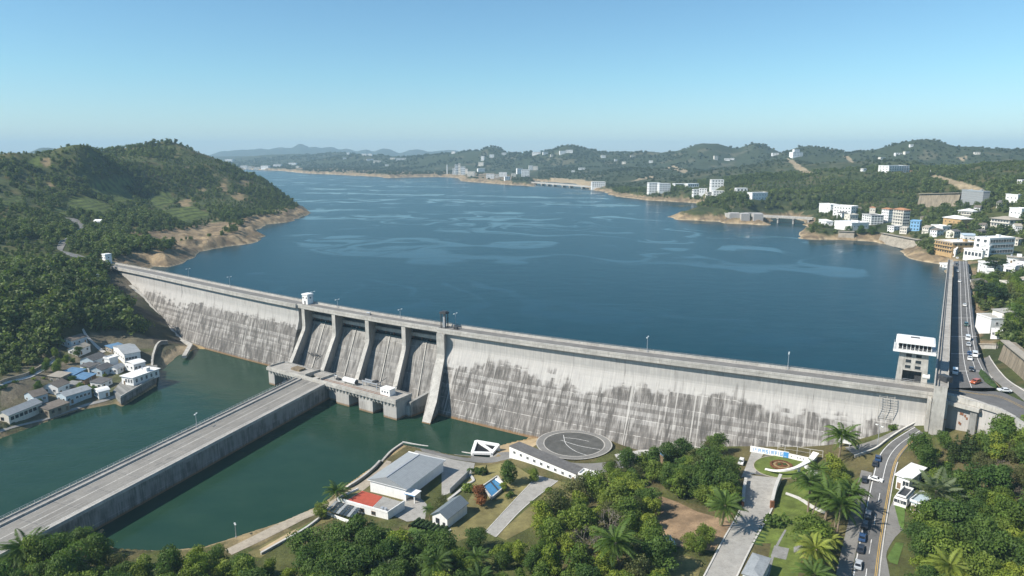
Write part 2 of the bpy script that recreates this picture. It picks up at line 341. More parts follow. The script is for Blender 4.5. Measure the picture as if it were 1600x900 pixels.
def glass_mat(name, c):
    g = NT(name); return g.base(c, .08, .6)
M['glass'] = glass_mat('window_glass', (.03, .04, .05)); M['carglass'] = glass_mat('car_glass', (.015, .018, .022))
def mk_lamp():
    g = NT('lamp_glass'); return g.base((.75, .75, .72), .3, .5)
M['lamp'] = mk_lamp()
def car_paint(name, c):
    g = NT(name); g.base(c, .3, .5); g.bsdf.inputs['Coat Weight'].default_value = .6; return g.m
def plank(name, col, axis, pitch):
    g = NT(name); p = g.coord(); sp = g.n('ShaderNodeSeparateXYZ'); g.put(sp.inputs[0], p)
    f = g.math('ABSOLUTE', g.math('SUBTRACT', g.math('FRACT', g.math('DIVIDE', sp.outputs[axis], pitch)), .5))
    c = g.mix(g.noise(p, .6, 4), dk(col, .8), dk(col, 1.2)); c = g.mix(g.math('MULTIPLY', g.ss(.40, .5, f), .6), c, dk(col, .4))
    g.base(c, .6, .3); g.bump(f, .5, .08); return g.m
M['steelstripe'] = plank('striped_glass', (.30, .31, .31), 2, 2.6)
M['ribbed'] = plank('ribbed_grey_roof', (.31, .33, .335), 0, .9)
M['ribbed_b'] = plank('ribbed_slate_roof', (.17, .20, .215), 0, .7)

def ground_mat():
    g = NT('ground_cover'); p = g.pos()
    col = g.n('ShaderNodeVertexColor', layer_name='Col').outputs[0]
    a = g.noise(p, .12, 5, .6); b = g.noise(p, .9, 4, .65)
    c = g.mix(g.remap(a, .3, .7, 0, 1), g.mix(1.0, col, (.62, .62, .62), 'MULTIPLY'), g.mix(1.0, col, (1.3, 1.28, 1.2), 'MULTIPLY'))
    c = g.mix(g.remap(b, .35, .7, 0, .55), c, g.mix(1.0, c, (.5, .52, .5), 'MULTIPLY'))
    g.base(c, .95, .15); g.bump(g.math('ADD', b, a), .8, .6); return g.m
M['ground'] = ground_mat()

def water(name, deep, shallow, big, streaks, spec=.5, rough=.09):
    g = NT(name); p = g.pos()
    rot = g.n('ShaderNodeVectorRotate', rotation_type='Z_AXIS'); g.put(rot.inputs['Vector'], p); rot.inputs['Angle'].default_value = R(12)
    warp = g.n('ShaderNodeVectorMath', operation='ADD'); g.put(warp.inputs[0], rot.outputs[0]); wn = g.n('ShaderNodeTexNoise'); g.put(wn.inputs['Vector'], p); wn.inputs['Scale'].default_value = big * .9
    sc_ = g.n('ShaderNodeVectorMath', operation='SCALE'); g.put(sc_.inputs[0], wn.outputs[1]); sc_.inputs['Scale'].default_value = .07 / big; g.put(warp.inputs[1], sc_.outputs[0])
    patches = g.noise(warp.outputs[0], 1, 5, .58, big * .20, big * 1.15, 1)
    fine = g.noise(p, 1, 4, .6, .35, .5, 1); mid = g.noise(p, 1, 3, .6, .05, .09, 1)
    pt = g.math('SUBTRACT', 1.0, g.ss(.53, .66, patches))
    c = g.mix(g.remap(mid, .3, .7, 0, 1), deep, shallow)
    g.base(c, g.math('ADD', rough, g.math('MULTIPLY', pt, streaks)), spec)
    g.bsdf.inputs['IOR'].default_value = 1.33
    h = g.math('ADD', g.math('MULTIPLY', fine, .35), g.math('MULTIPLY', mid, .9))
    nd = g.n('ShaderNodeBump'); nd.inputs['Distance'].default_value = .6
    g.put(nd.inputs['Strength'], g.math('ADD', .10, g.math('MULTIPLY', pt, .34))); g.put(nd.inputs['Height'], h)
    g.t.links.new(nd.outputs[0], g.bsdf.inputs['Normal'])
    return g.m
M['lake'] = water('lake_water', (.003, .030, .042), (.005, .039, .052), .0075, .16, .16)
M['river'] = water('river_water', (.013, .041, .025), (.019, .050, .030), .02, .05, .18)

# ------------------------------------------------------------------ objects
def tag(o, label=None, cat=None, group=None, kind=None):
    if label: o['label'] = label
    if cat: o['category'] = cat
    if group: o['group'] = group
    if kind: o['kind'] = kind
    return o
def thing(name, label, cat, loc=(0, 0, 0), rz=0.0, group=None):
    o = bpy.data.objects.new(name, None); COL.objects.link(o); o.empty_display_size = .5
    o.location = loc; o.rotation_euler = (0, 0, rz)
    return tag(o, label, cat, group)
class MB:
    """collects shapes and links them as ONE mesh object"""
    def __init__(s): s.v = []; s.f = []; s.uv = {}; s.mi = []; s.cur = 0
    def add(s, vs, fs):
        k = len(s.v); s.v += [tuple(map(float, v)) for v in vs]; s.f += [tuple(i + k for i in f) for f in fs]; s.mi += [s.cur] * len(fs); return s
    def box(s, c, d, rz=0.0):
        """c = centre of the base, d = full sizes"""
        x, y, z = d[0] / 2, d[1] / 2, d[2]; cs, sn = math.cos(rz), math.sin(rz)
        vs = [(c[0] + a * cs - b * sn, c[1] + a * sn + b * cs, c[2] + h) for h in (0, z) for a, b in ((-x, -y), (x, -y), (x, y), (-x, y))]
        return s.add(vs, [(3, 2, 1, 0), (4, 5, 6, 7), (0, 1, 5, 4), (1, 2, 6, 5), (2, 3, 7, 6), (3, 0, 4, 7)])
    def prism(s, pts, z0, z1):
        """pts counter-clockwise in plan; z0/z1 numbers or one per point"""
        n = len(pts); ar = sum(pts[i][0] * pts[(i + 1) % n][1] - pts[(i + 1) % n][0] * pts[i][1] for i in range(n))
        if ar < 0:
            pts = list(pts)[::-1]
            if hasattr(z0, '__len__'): z0 = list(z0)[::-1]
            if hasattr(z1, '__len__'): z1 = list(z1)[::-1]
        a = z0 if hasattr(z0, '__len__') else [z0] * n; b = z1 if hasattr(z1, '__len__') else [z1] * n
        vs = [(p[0], p[1], a[i]) for i, p in enumerate(pts)] + [(p[0], p[1], b[i]) for i, p in enumerate(pts)]
        tri = tessellate_polygon([[Vector((p[0], p[1], 0)) for p in pts]])
        fs = []
        for t in tri:
            p, q, r = (pts[i] for i in t)
            if (q[0]-p[0])*(r[1]-p[1]) - (q[1]-p[1])*(r[0]-p[0]) < 0: t = t[::-1]
            fs += [tuple(n + i for i in t), tuple(t[::-1])]
        fs += [(i, (i + 1) % n, n + (i + 1) % n, n + i) for i in range(n)]
        return s.add(vs, fs)
    def tube(s, pts, r, n=6):
        """round bar along points; r a number or one per point"""
        P = [Vector(p) for p in pts]; k = len(P); rr = r if hasattr(r, '__len__') else [r] * k; vs = []; fs = []
        for i, p in enumerate(P):
            t = (P[min(i + 1, k - 1)] - P[max(i - 1, 0)]).normalized()
            a = t.cross(Vector((0, 0, 1)) if abs(t.z) < .9 else Vector((1, 0, 0))).normalized(); b = t.cross(a)
            vs += [p + (a * math.cos(2 * math.pi * j / n) + b * math.sin(2 * math.pi * j / n)) * rr[i] for j in range(n)]
        for i in range(k - 1):
            for j in range(n): fs.append((i*n+j, i*n+(j+1) % n, (i+1)*n+(j+1) % n, (i+1)*n+j))
        fs += [tuple(range(n))[::-1], tuple((k-1)*n+j for j in range(n))]
        return s.add(vs, fs)
    def bar(s, a, b, w, h):
        """square bar from a to b, w across, h high, a and b on its underside"""
        a = Vector(a); b = Vector(b); d = b - a; l = math.hypot(d.x, d.y); nx, ny = (-d.y / l * w / 2, d.x / l * w / 2) if l > 1e-6 else (w/2, 0)
        vs = [(p.x + sg * nx, p.y + sg * ny, p.z + hh) for p in (a, b) for sg in (-1, 1) for hh in (0, h)]
        return s.add(vs, [(0, 4, 5, 1), (2, 3, 7, 6), (1, 5, 7, 3), (0, 2, 6, 4), (0, 1, 3, 2), (4, 6, 7, 5)])
    def strip(s, rows):
        """grid of points: rows of equal length"""
        m = len(rows[0]); vs = [p for r in rows for p in r]
        return s.add(vs, [(i*m+j, i*m+j+1, (i+1)*m+j+1, (i+1)*m+j) for i in range(len(rows)-1) for j in range(m-1)])
    def build(s, name, mats, parent=None, world=False, smooth=False, uv=None):
        me = bpy.data.meshes.new(name)
        vs = s.v
        if parent is not None and world:
            rz = -parent.rotation_euler.z; c, sn = math.cos(rz), math.sin(rz); L = parent.location
            vs = [((x-L.x)*c-(y-L.y)*sn, (x-L.x)*sn+(y-L.y)*c, z-L.z) for x, y, z in vs]
        me.from_pydata(vs, [], s.f)
        for m in (mats if isinstance(mats, (list, tuple)) else [mats]): me.materials.append(m)
        if any(s.mi): me.polygons.foreach_set('material_index', s.mi)
        if uv is not None:
            l = me.uv_layers.new(name='UVMap'); vi = np.empty(len(me.loops), int); me.loops.foreach_get('vertex_index', vi)
            l.data.foreach_set('uv', np.asarray(uv, float)[vi].ravel())
        if smooth: me.polygons.foreach_set('use_smooth', [True] * len(me.polygons))
        me.update()
        o = bpy.data.objects.new(name, me); COL.objects.link(o)
        if parent is not None: o.parent = parent
        return o
def np_mesh(name, V, Fq, mat, smooth=False):
    me = bpy.data.meshes.new(name); nv, nf = len(V), len(Fq); k = Fq.shape[1]
    me.vertices.add(nv); me.vertices.foreach_set('co', np.ascontiguousarray(V, np.float32).ravel())
    me.loops.add(nf * k); me.loops.foreach_set('vertex_index', np.ascontiguousarray(Fq, np.int32).ravel())
    me.polygons.add(nf); me.polygons.foreach_set('loop_start', np.arange(0, nf * k, k, dtype=np.int32))
    me.polygons.foreach_set('loop_total', np.full(nf, k, np.int32))
    if smooth: me.polygons.foreach_set('use_smooth', np.ones(nf, bool))
    if mat is not None: me.materials.append(mat)
    me.update(calc_edges=True); me.validate()
    return me
def link(name, me, parent=None):
    o = bpy.data.objects.new(name, me); COL.objects.link(o)
    if parent is not None: o.parent = parent
    return o

# ------------------------------------------------------------------ camera, sun, sky, air
cam = bpy.data.objects.new('camera', bpy.data.cameras.new('camera')); COL.objects.link(cam)
cam.location = (0, 0, CAMZ); cam.rotation_euler = (math.pi / 2 - PITCH, 0, 0)
cam.data.sensor_width = 36; cam.data.lens = 36 * FOC / 1600; cam.data.clip_start = 1; cam.data.clip_end = 40000
scene.camera = cam
SUN_EL, SUN_DIR = R(43), math.atan2(-.34, -.94)      # the sun stands to the left and a little behind the camera
to_sun = Vector((math.cos(SUN_EL) * math.cos(SUN_DIR), math.cos(SUN_EL) * math.sin(SUN_DIR), math.sin(SUN_EL)))
sun = bpy.data.objects.new('sun', bpy.data.lights.new('sun', 'SUN')); COL.objects.link(sun)
sun.data.energy = 4.8; sun.data.angle = R(.5); sun.data.color = (1, .94, .85)
sun.rotation_euler = to_sun.to_track_quat('Z', 'Y').to_euler(); sun.location = (-200, -100, 400)
w = bpy.data.worlds.new('World'); scene.world = w; w.use_nodes = True
nt = w.node_tree; bg = nt.nodes['Background']
sky = nt.nodes.new('ShaderNodeTexSky'); sky.sky_type = 'NISHITA'; sky.sun_disc = False
sky.sun_elevation = SUN_EL; sky.sun_rotation = math.pi / 2 - SUN_DIR; sky.altitude = 300
sky.air_density = 1.0; sky.dust_density = .2; sky.ozone_density = 1.6
tint = nt.nodes.new('ShaderNodeMix'); tint.data_type = 'RGBA'; tint.blend_type = 'MULTIPLY'; tint.inputs[0].default_value = 1; tc_ = nt.nodes.new('ShaderNodeTexCoord'); sx_ = nt.nodes.new('ShaderNodeSeparateXYZ'); mr_ = nt.nodes.new('ShaderNodeMapRange'); tm_ = nt.nodes.new('ShaderNodeMix'); tm_.data_type = 'RGBA'
nt.links.new(tc_.outputs['Generated'], sx_.inputs[0]); nt.links.new(sx_.outputs[2], mr_.inputs[0]); mr_.inputs[1].default_value = 0; mr_.inputs[2].default_value = .10; nt.links.new(mr_.outputs[0], tm_.inputs[0])
tm_.inputs[6].default_value = (.72, .865, 1.06, 1); tm_.inputs[7].default_value = (.67, .955, 1.04, 1); nt.links.new(tm_.outputs[2], tint.inputs[7])
nt.links.new(sky.outputs[0], tint.inputs[6]); nt.links.new(tint.outputs[2], bg.inputs[0]); bg.inputs[1].default_value = .095
scene.view_settings.view_transform = 'Standard'; scene.view_settings.look = 'None'
scene.view_settings.exposure = .52; scene.view_settings.gamma = 1
scene.cycles.max_bounces = 5; scene.cycles.diffuse_bounces = 2; scene.cycles.glossy_bounces = 3; scene.cycles.volume_bounces = 0
scene.cycles.use_denoising = True
scene.cycles.use_adaptive_sampling = True; scene.cycles.adaptive_threshold = .015
def make_haze():
    b = MB().box((0, 3500, -3.5), (30000, 24000, 360))
    g = NT('haze'); v = g.n('ShaderNodeVolumePrincipled'); v.inputs['Density'].default_value = HAZE_D
    v.inputs['Color'].default_value = (.58, .84, 1, 1); v.inputs['Anisotropy'].default_value = 0.0
    g.t.nodes.remove(g.bsdf); g.t.links.new(v.outputs[0], g.out.inputs['Volume'])
    o = b.build('haze', g.m); tag(o, kind='stuff'); return o
HAZE_D = 1.05e-4
make_haze()

# ------------------------------------------------------------------ terrain
def build_terrain():
    th = np.radians(np.concatenate([np.arange(-80, -40, 1.0), np.arange(-40, 40.01, .115), np.arange(41, 81, 1.0)]))
    rr = [60.0]
    while rr[-1] < 11500: rr.append(rr[-1] * (1.0048 if rr[-1] < 3200 else 1.012))
    rr = np.array(rr); T, Rr = np.meshgrid(th, rr)
    X = Rr * np.sin(T); Y = Rr * np.cos(T)
    Z = np.empty_like(X)
    for i in range(0, len(rr), 40): Z[i:i+40] = height(X[i:i+40], Y[i:i+40])
    px, py, dep = project(X, Y, Z)
    return X, Y, Z, px, py, dep, rr, th
TX, TY, TZ, TPX, TPY, TDEP, Trr, Tth = build_terrain()

FIELDS = [  # bright terraced crops on the left hill, in the photo's pixels
 [(96,312),(120,306),(150,310),(178,326),(172,336),(150,334),(118,327)],
 [(134,290),(160,281),(207,276),(212,290),(186,294),(208,304),(212,315),(182,316),(158,304)],
 [(0,318),(26,304),(34,312),(8,328)], [(80,326),(100,323),(110,332),(90,338)], [(236,308),(264,298),(274,314),(250,326),(238,318)], [(255,330),(300,322),(330,336),(290,348)],[(40,250),(60,244),(66,258),(46,262)]]
BARE = [(352,291,7,10),(374,309,12,5),(318,297,7,3),(268,245,9,2),(290,318,11,5),(72,254,7,5),(77,289,6,6),(382,286,9,4),(300,262,12,2),(226,275,8,2)]
def terrain_colours():
    n1 = fbm(TX / 60, TY / 60, 4); n2 = fbm(TX / 14, TY / 14, 3); n3 = fbm(TX / 240, TY / 240, 3)
    dl = np.full(TX.shape, 500.0); up = TY - axf(TX)
    C = np.empty(TX.shape + (3,))
    def lay(mask, c): C[:] = C * (1 - mask[..., None]) + np.array(c) * mask[..., None]
    C[:] = (.050, .066, .028)
    lay(sstep(.48, .62, n1) * .7, (.09, .10, .035)); lh = sstep(700, 950, np.hypot(TX, TY)) * (TX < 0) * (1 - sstep(1500, 1900, np.hypot(TX, TY))); lay(lh * .8, (.072, .092, .034)); lay(lh * sstep(.52, .64, n2) * .35, (.125, .12, .055)); lay(sstep(.60, .72, n2) * .5, (.15, .12, .06))
    far = sstep(1500, 2200, np.hypot(TX, TY))
    lay(far * .85, (.042, .056, .026)); lay(far * sstep(.63, .70, fbm(TX / 70, TY / 70, 5)) * .5, (.17, .15, .10))
    near = (1 - sstep(330, 420, np.hypot(TX, TY))) * (up < 0)
    lay(near * .8, (.15, .125, .06)); lay(near * sstep(.45, .6, n2) * .6, (.07, .10, .025))
    # drawdown bank round the lake
    hb = TZ - ZL
    top = 6.5 + 4.5 * (TX < 0) + 7 * (n1 - .5) + 5 * (n2 - .5)
    bank = sstep(top + 1.2, top - 1.2, hb) * (up > 6) * (TZ > ZL - 6)
    lay(bank, (.36, .27, .17)); lay(bank * sstep(.45, .6, n2), (.24, .18, .115)); lay(bank * sstep(.52, .62, fbm(TX / 7, TY / 7, 3)) * .7, (.15, .115, .08)); lay(bank * sstep(.6, .3, hb) * .9, (.52, .42, .29))
    hr = TZ - ZR
    rb = sstep(3.0, 1.8, hr + 1.5 * (n2 - .5)) * (up < -4)
    lay(rb, (.34, .26, .15)); lay(rb * sstep(1.0, .5, hr), (.44, .31, .16))
    # raw slope below the dam's left end
    ab = inpoly(TPX, TPY, [(160,420),(190,425),(300,540),(285,560),(250,560),(225,520),(205,490),(180,460)]) & (up < 2) & (TDEP < 620)
    lay(ab * (.55 + .45 * sstep(.4, .6, n2)), (.085, .075, .062)); lay(ab * sstep(.5, .65, n1) * .6, (.16, .14, .11))
    vi = inpoly(TPX, TPY, [(0,590),(60,560),(90,530),(140,525),(250,540),(260,570),(240,600),(190,640),(0,690)]) & (TDEP < 450)
    lay(vi * .75, (.17, .145, .105)); lay(vi * sstep(.55, .7, n2) * .7, (.08, .10, .04))
    st = inpoly(TPX, TPY, [(0,600),(50,585),(110,560),(140,520),(200,515),(240,530),(240,545),(150,545),(100,585),(50,605),(0,640)]) & (TDEP < 460)
    lay(st * .7, (.20, .17, .13))
    rub = inpoly(TPX, TPY, [(258,555),(276,541),(300,540),(310,545),(268,575),(250,578)]) & (TDEP < 470)
    lay(rub * .9, (.40, .32, .22))
    fx = np.sin(TZ * 2.6) * .5 + .5
    for p in FIELDS:
        m = inpoly(TPX + (n2 - .5) * 9, TPY + (n1 - .5) * 7, p) & (TDEP < 1300) & (TDEP > 500)
        lay(m * .9, (.115, .15, .04)); lay(m * sstep(.62, .8, fx) * .8, (.035, .05, .02))
    for bx, by, ba, bb in BARE:
        m = sstep(1.5, .5, ((TPX - bx - (n1 - .5) * 16) / ba) ** 2 + ((TPY - by - (n2 - .5) * 9) / bb) ** 2 + (n2 - .5) * 3.5) * (TDEP < 1500) * .8
        lay(m, (.32, .235, .14))
    for p in [[(1228,248),(1240,250),(1256,262),(1270,270),(1262,273),(1244,264)],[(1455,275),(1462,272),(1500,284),(1530,292),(1545,300),(1520,302),(1490,290)],[(1040,262),(1052,258),(1075,266),(1070,270)],[(985,283),(1000,277),(1022,274),(1024,278)],[(1314,243),(1325,244),(1334,252),(1330,254)],[(1496,246),(1512,243),(1506,250)],[(860,277),(945,284),(945,292),(862,285)]]:
        m = inpoly(TPX + (n2 - .5) * 5, TPY + (n1 - .5) * 3, p) & (TDEP > 750)
        lay(m * .9, (.38, .30, .20))
    return C
TC = terrain_colours()
def finish_terrain():
    nr, na = TX.shape; V = np.stack([TX, TY, TZ], -1).reshape(-1, 3)
    i, j = np.meshgrid(np.arange(nr - 1), np.arange(na - 1), indexing='ij'); a = (i * na + j).ravel()
    F = np.stack([a, a + 1, a + na + 1, a + na], 1)[:, ::-1]
    me = np_mesh('ground', V, F, M['ground'], True)
    at = me.color_attributes.new('Col', 'FLOAT_COLOR', 'POINT')
    at.data.foreach_set('color', np.concatenate([TC.reshape(-1, 3), np.ones((len(V), 1))], 1).astype(np.float32).ravel())
    o = link('ground', me); tag(o, kind='structure')
finish_terrain()

def water_sheets():
    # lake: the surveyed shore pushed outwards so that the sheet ends inside the banks
    P = LAKE; n = len(P); out = []
    ar = sum(P[i][0] * P[(i+1) % n][1] - P[(i+1) % n][0] * P[i][1] for i in range(n)); sg = 1 if ar > 0 else -1
    for i in range(n):
        a, b, c = P[i-1], P[i], P[(i+1) % n]; t = (b - a) / max(np.hypot(*(b - a)), 1e-6) + (c - b) / max(np.hypot(*(c - b)), 1e-6)
        t /= max(np.hypot(*t), 1e-6); d = min(28, 4 + .012 * np.hypot(*b)) if np.hypot(*b) > 650 else 3
        if b[1] - axf(b[0]) < 0: d = -1.0
        out.append((b[0] + sg * t[1] * d, b[1] - sg * t[0] * d, ZL))
    tri = tessellate_polygon([[Vector(p) for p in out]])
    me = bpy.data.meshes.new('lake_water'); me.from_pydata(out, [], [t if ((out[t[1]][0]-out[t[0]][0])*(out[t[2]][1]-out[t[0]][1])-(out[t[1]][1]-out[t[0]][1])*(out[t[2]][0]-out[t[0]][0])) > 0 else t[::-1] for t in tri])
    me.materials.append(M['lake']); tag(link('lake_water', me), kind='structure')
    edge = [axis_pt(s, 9) for s in np.linspace(150, S_END - 60, 20)]
    pts = [(p.x, p.y, ZR) for p in edge] + [(60, 150, ZR), (-600, 60, ZR), (-700, 420, ZR)]
    tri = tessellate_polygon([[Vector(p) for p in pts]])
    me = bpy.data.meshes.new('river_water'); me.from_pydata(pts, [], [t if ((pts[t[1]][0]-pts[t[0]][0])*(pts[t[2]][1]-pts[t[0]][1])-(pts[t[1]][1]-pts[t[0]][1])*(pts[t[2]][0]-pts[t[0]][0])) > 0 else t[::-1] for t in tri])
    me.materials.append(M['river']); tag(link('river_water', me), kind='structure')
water_sheets()
# ------------------------------------------------------------------ the dam
def sweep(mb, uvs, prof, s0, s1, step=2.5, close=True):
    """sweep a profile [(off, z)] (or a function of s) along the dam's axis"""
    ss_ = np.linspace(s0, s1, max(2, int((s1 - s0) / step) + 1)); rows = []
    k0 = len(mb.v)
    for s in ss_:
        p = prof(s) if callable(prof) else prof
        if close: p = p + [p[0]]
        rows.append([axis_pt(s, o, z) for o, z in p]); uvs += [(s, z) for o, z in p]
    mb.strip(rows)
    if close:
        m = len(rows[0])
        for r, fl in ((0, True), (len(ss_) - 1, False)):
            f = tuple(k0 + r * m + j for j in range(m - 1)); mb.f.append(f if fl else f[::-1]); mb.mi.append(0)
S_P = [291.8, 317.8, 343.8, 369.8, 394.8]          # the five piers along the axis
dam_root = thing('gravity_dam', 'long pale concrete gravity dam with streaked face between the lake and the green river', 'dam', axis_pt(340, 5, 0))
def dam_parts():
    def face_prof(s):
        zs = [47.6, 45, 43, 42, 41, 40, 38, 35, 31, 27, 22, 17, 12, 7, 2]
        return [(0.0, 2.0), (0.0, 47.6)] + [(float(face_off(s, z)), z) for z in zs]
    for a, b in ((S_BEG - 6, S_P[0] - 1.2), (S_P[4] + 1.2, S_END + 2)):
        mb = MB(); uv = []; sweep(mb, uv, lambda s: face_prof(s), a, b); mb.build('face_wall', M['dam'], dam_root, True, uv=uv)
    # crest road, upstream and downstream parapets; slimmer over the spillway
    for a, b, wd in ((S_BEG - 14, S_P[0] - 1.2, 10.4), (S_P[0] - 1.2, S_P[4] + 1.4, 9.2), (S_P[4] + 1.4, S_END + 3, 10.4)):
        mb = MB(); uv = []; sweep(mb, uv, [(-.8, 47.62), (-.8, ZC - .25), (wd - .02, ZC - .25), (wd - .02, 48.3), (wd - 1.2, 47.62)], a, b); mb.build('crest_slab', M['deck'], dam_root, True, uv=uv)
        mb = MB(); uv = []; sweep(mb, uv, [(.2, ZC - .245), (wd - 1.3, ZC - .245)], a, b, close=False); mb.build('crest_road', M['road_crest'], dam_root, True, uv=uv)
        for nm, o0, o1, h in (('upstream_parapet', -.8, -.3, .9), ('downstream_parapet', wd - .75, wd + .05, 1.0), ('kerb', wd - 2.1, wd - 1.8, .16), ('kerb', .7, 1.0, .16)):
            mb = MB(); uv = []; sweep(mb, uv, [(o0, ZC - .26), (o0, ZC - .25 + h), (o1, ZC - .25 + h), (o1, ZC - .26)], a + .02, b - .02); mb.build(nm, M['concrete'], dam_root, True, uv=uv)
        mb = MB(); uv = []; sweep(mb, uv, [(wd + .0, 48.4), (wd + .0, ZC - .5), (wd + .14, ZC - .5), (wd + .14, 48.4)], a + .05, b - .05); mb.build('fascia', M['concrete'], dam_root, True, uv=uv)
    mb = MB()
    for s in np.arange(S_BEG, S_END, 3.0):
        p = axis_pt(s, -.55, ZC + .65); mb.box(p, (.14, .14, .6), axis_dir(s))
    for h in (.95, 1.22):
        mb.tube([axis_pt(s, -.55, ZC + h) for s in np.arange(S_BEG, S_END, 6.0)], .05, 4)
    mb.build('railing', M['concrete_dark'], dam_root, True)
    # spillway: chutes, gates, piers
    SH = lambda o: max(0.0, min(1.2, o / 26.0)) * 10.0            # the piers lean a little towards the right bank
    for i in range(4):
        a, b = S_P[i] + 1.0, S_P[i+1] - 1.0
        mb = MB(); uv = []
        prof = [(-3.0, 36.0), (-1.5, 39.2), (0, 40.0), (1.2, 39.3), (3.0, 37.0), (7.5, 31.0), (12, 25.2), (16.5, 19.4), (22, 13.0), (25, 9.5), (25, 2), (-3, 2)]
        rows = []
        for s in np.linspace(a, b, 7):
            rows.append([axis_pt(s + SH(o), o, z) for o, z in prof]); uv += [(s + 3, z) for o, z in prof]
        mb.strip(rows); mb.build('spillway_chute', M['chute'], dam_root, True, uv=uv)
        mb = MB(); uv = []; sweep(mb, uv, [(-1.2, 36), (-1.2, 45.2), (-.2, 45.2), (-.2, 36)], a, b); mb.build('gate', M['darkgate'], dam_root, True, uv=uv)
        mb = MB(); uv = []; sweep(mb, uv, [(.5, 41.6), (.5, 43.6), (1.8, 43.6), (1.8, 41.6)], a, b); mb.build('gate_beam', M['concrete'], dam_root, True, uv=uv)
        for q in range(4):
            s = a + (b - a) * (q + .5) / 4; x = MB(); uv = []; sweep(x, uv, [(.6, 40.45), (.6, 41.6), (1.4, 41.6), (1.4, 40.2)], s - .25, s + .25, 1); x.build('gate_guide', M['rust'], dam_root, True)
        mb = MB(); uv = []; sweep(mb, uv, [(-.6, 45.2), (-.6, 47.6), (.4, 47.6), (.4, 45.2)], a, b); mb.build('breast_wall', M['concrete_dark'], dam_root, True, uv=uv)
        rib = MB(); cs = (a + b) / 2
        rib.strip([[axis_pt(cs + d + SH(o), o + .25 * (1 - abs(d) / .3 * .0), z + .45) for o, z in prof[2:9]] for d in (-.28, .28)])
        rib.build('chute_divider', M['concrete'], dam_root, True, uv=[(cs, z) for d in (0, 1) for o, z in prof[2:9]])
    for i, s in enumerate(S_P):
        wth = 1.35 if i < 4 else 2.4; ex = 0 if i < 4 else 3.0
        prof = [(-4, 2), (-4, 48.25), (9.0 + ex, 48.25), (9.0 + ex, 37.5), (9.7 + ex, 35.5), (26 + ex, 19), (33 + ex, 10.5), (34.5 + ex, 7), (34.5 + ex, 2)]
        mb = MB(); uv = []; m = len(prof)
        for d in (-wth, wth):
            for o, z in prof: mb.v.append(tuple(axis_pt(s + d + SH(o), o, z))); uv.append((o + d + s * 7, z))
        mb.f += [tuple(range(m)), tuple(range(m, 2*m))[::-1]] + [(j, m + j, m + (j+1) % m, (j+1) % m) for j in range(m)]; mb.mi = [0] * len(mb.f)
        o = mb.build('pier', M['pier'], dam_root, True, uv=uv)
        mb = MB()     # paler nosing on the front of the pier
        pr = [(9.02 + ex, 48.2), (9.02 + ex, 37.5), (9.72 + ex, 35.5), (26.05 + ex, 19), (33.05 + ex, 10.5)]
        mb.strip([[axis_pt(s + d + SH(o), o + .02, z + .03) for o, z in pr] for d in (-wth * .98, wth * .98)])
        mb.build('nosing', M['concrete'], o).matrix_parent_inverse.identity()
        for v in o.children[0].data.vertices: v.co -= dam_root.location
    # joint between dam and left abutment: a concrete gutter following the foot
    pts = [face_hit(*p) for p in CONTACT[1:]] + [G(302, 538, 13), G(292, 556, 12.5)]
    mb = MB()
    for a, b in zip(pts[:-1], pts[1:]): mb.bar((a[0]-1.0, a[1]-1.6, a[2]-1.0), (b[0]-1.0, b[1]-1.6, b[2]-1.0), 2.6, 1.7)
    mb.build('abutment_gutter', M['concrete'], dam_root, True)
M['road_crest'] = simple('crest_asphalt', (.19, .18, .165), .95, .2, .2, .4)
M['darkgate'] = simple('gate_steel', (.10, .10, .10), .7, .2, .5, .4)
dam_parts()
# ------------------------------------------------------------------ crest furniture, platform, causeway, intake tower
def lamp_post(p, rz, label, h=7.0, group='lamp posts along the dam crest', arm=1.2):
    t = thing('lamp_post', label, 'lamp post', p, rz, group)
    m = MB(); m.box((0, 0, 0), (.5, .5, .35)); m.tube([(0, 0, .3), (0, 0, h * .5), (0, 0, h)], [.14, .11, .08]); m.build('pole', M['steel'], t)
    m = MB(); m.tube([(0, -arm, h), (0, 0, h + .15), (0, arm, h)], .06, 5); m.build('arm', M['steel'], t)
    for s in (-1, 1):
        m = MB(); m.box((0, s * arm, h - .12), (.45, .95, .26)); m.build('lamp_head', M['lamp'], t)
    return t
POSTS = [((301, 434), 'crest lamp post nearest the white hut at the left hillside'), ((367, 447), 'crest lamp post alone midway between the two white huts'), ((501, 471), 'slim lamp post directly beside the white hut above the spillway'),
         ((537, 478), 'short lamp post above the second spillway bay'), ((637, 493), 'lamp post above the last spillway bay, beside the dark gantry frame'), ((724, 505), 'lamp post just right of the dark gantry frame on the crest'),
         ((1012, 549), 'crest lamp post in the middle of the bare right half'), ((1231, 575), 'lamp post near the right end of the dam crest, toward the intake tower')]
for (px, py), lb in POSTS:
    s, o = to_axis(G(px, py, ZC)); hh = 5.0 if px in (537, 637) else 7.2
    lamp_post(axis_pt(s, .25, ZC - .245), axis_dir(s), lb, hh)
def crest_hut(s, off, w, d, h, label):
    t = thing('gate_hut', label, 'hut', axis_pt(s, off, ZC - .25), axis_dir(s), 'white huts on the dam crest')
    m = MB(); m.box((0, 0, 0), (w, d, h)); m.build('wall', M['white'], t)
    m = MB(); m.box((0, 0, h), (w + .7, d + .7, .35)); m.box((0, 0, h + .35), (w + .2, d + .2, .3)); m.build('roof', M['white'], t)
    m = MB(); m.box((0, -d / 2 - .03, 0), (1.1, .06, 2.1)); m.build('door', M['darksteel'], t)
    for x in (-.3, .3):
        f = MB(); f.box((x * w, -d / 2 - .03, h * .62), (.9, .08, .9)); w_ = f.build('window', M['glass'], t)
    f = MB(); f.box((w / 2 + .03, 0, h * .62), (.08, .9, .9)); f.build('window', M['glass'], t)
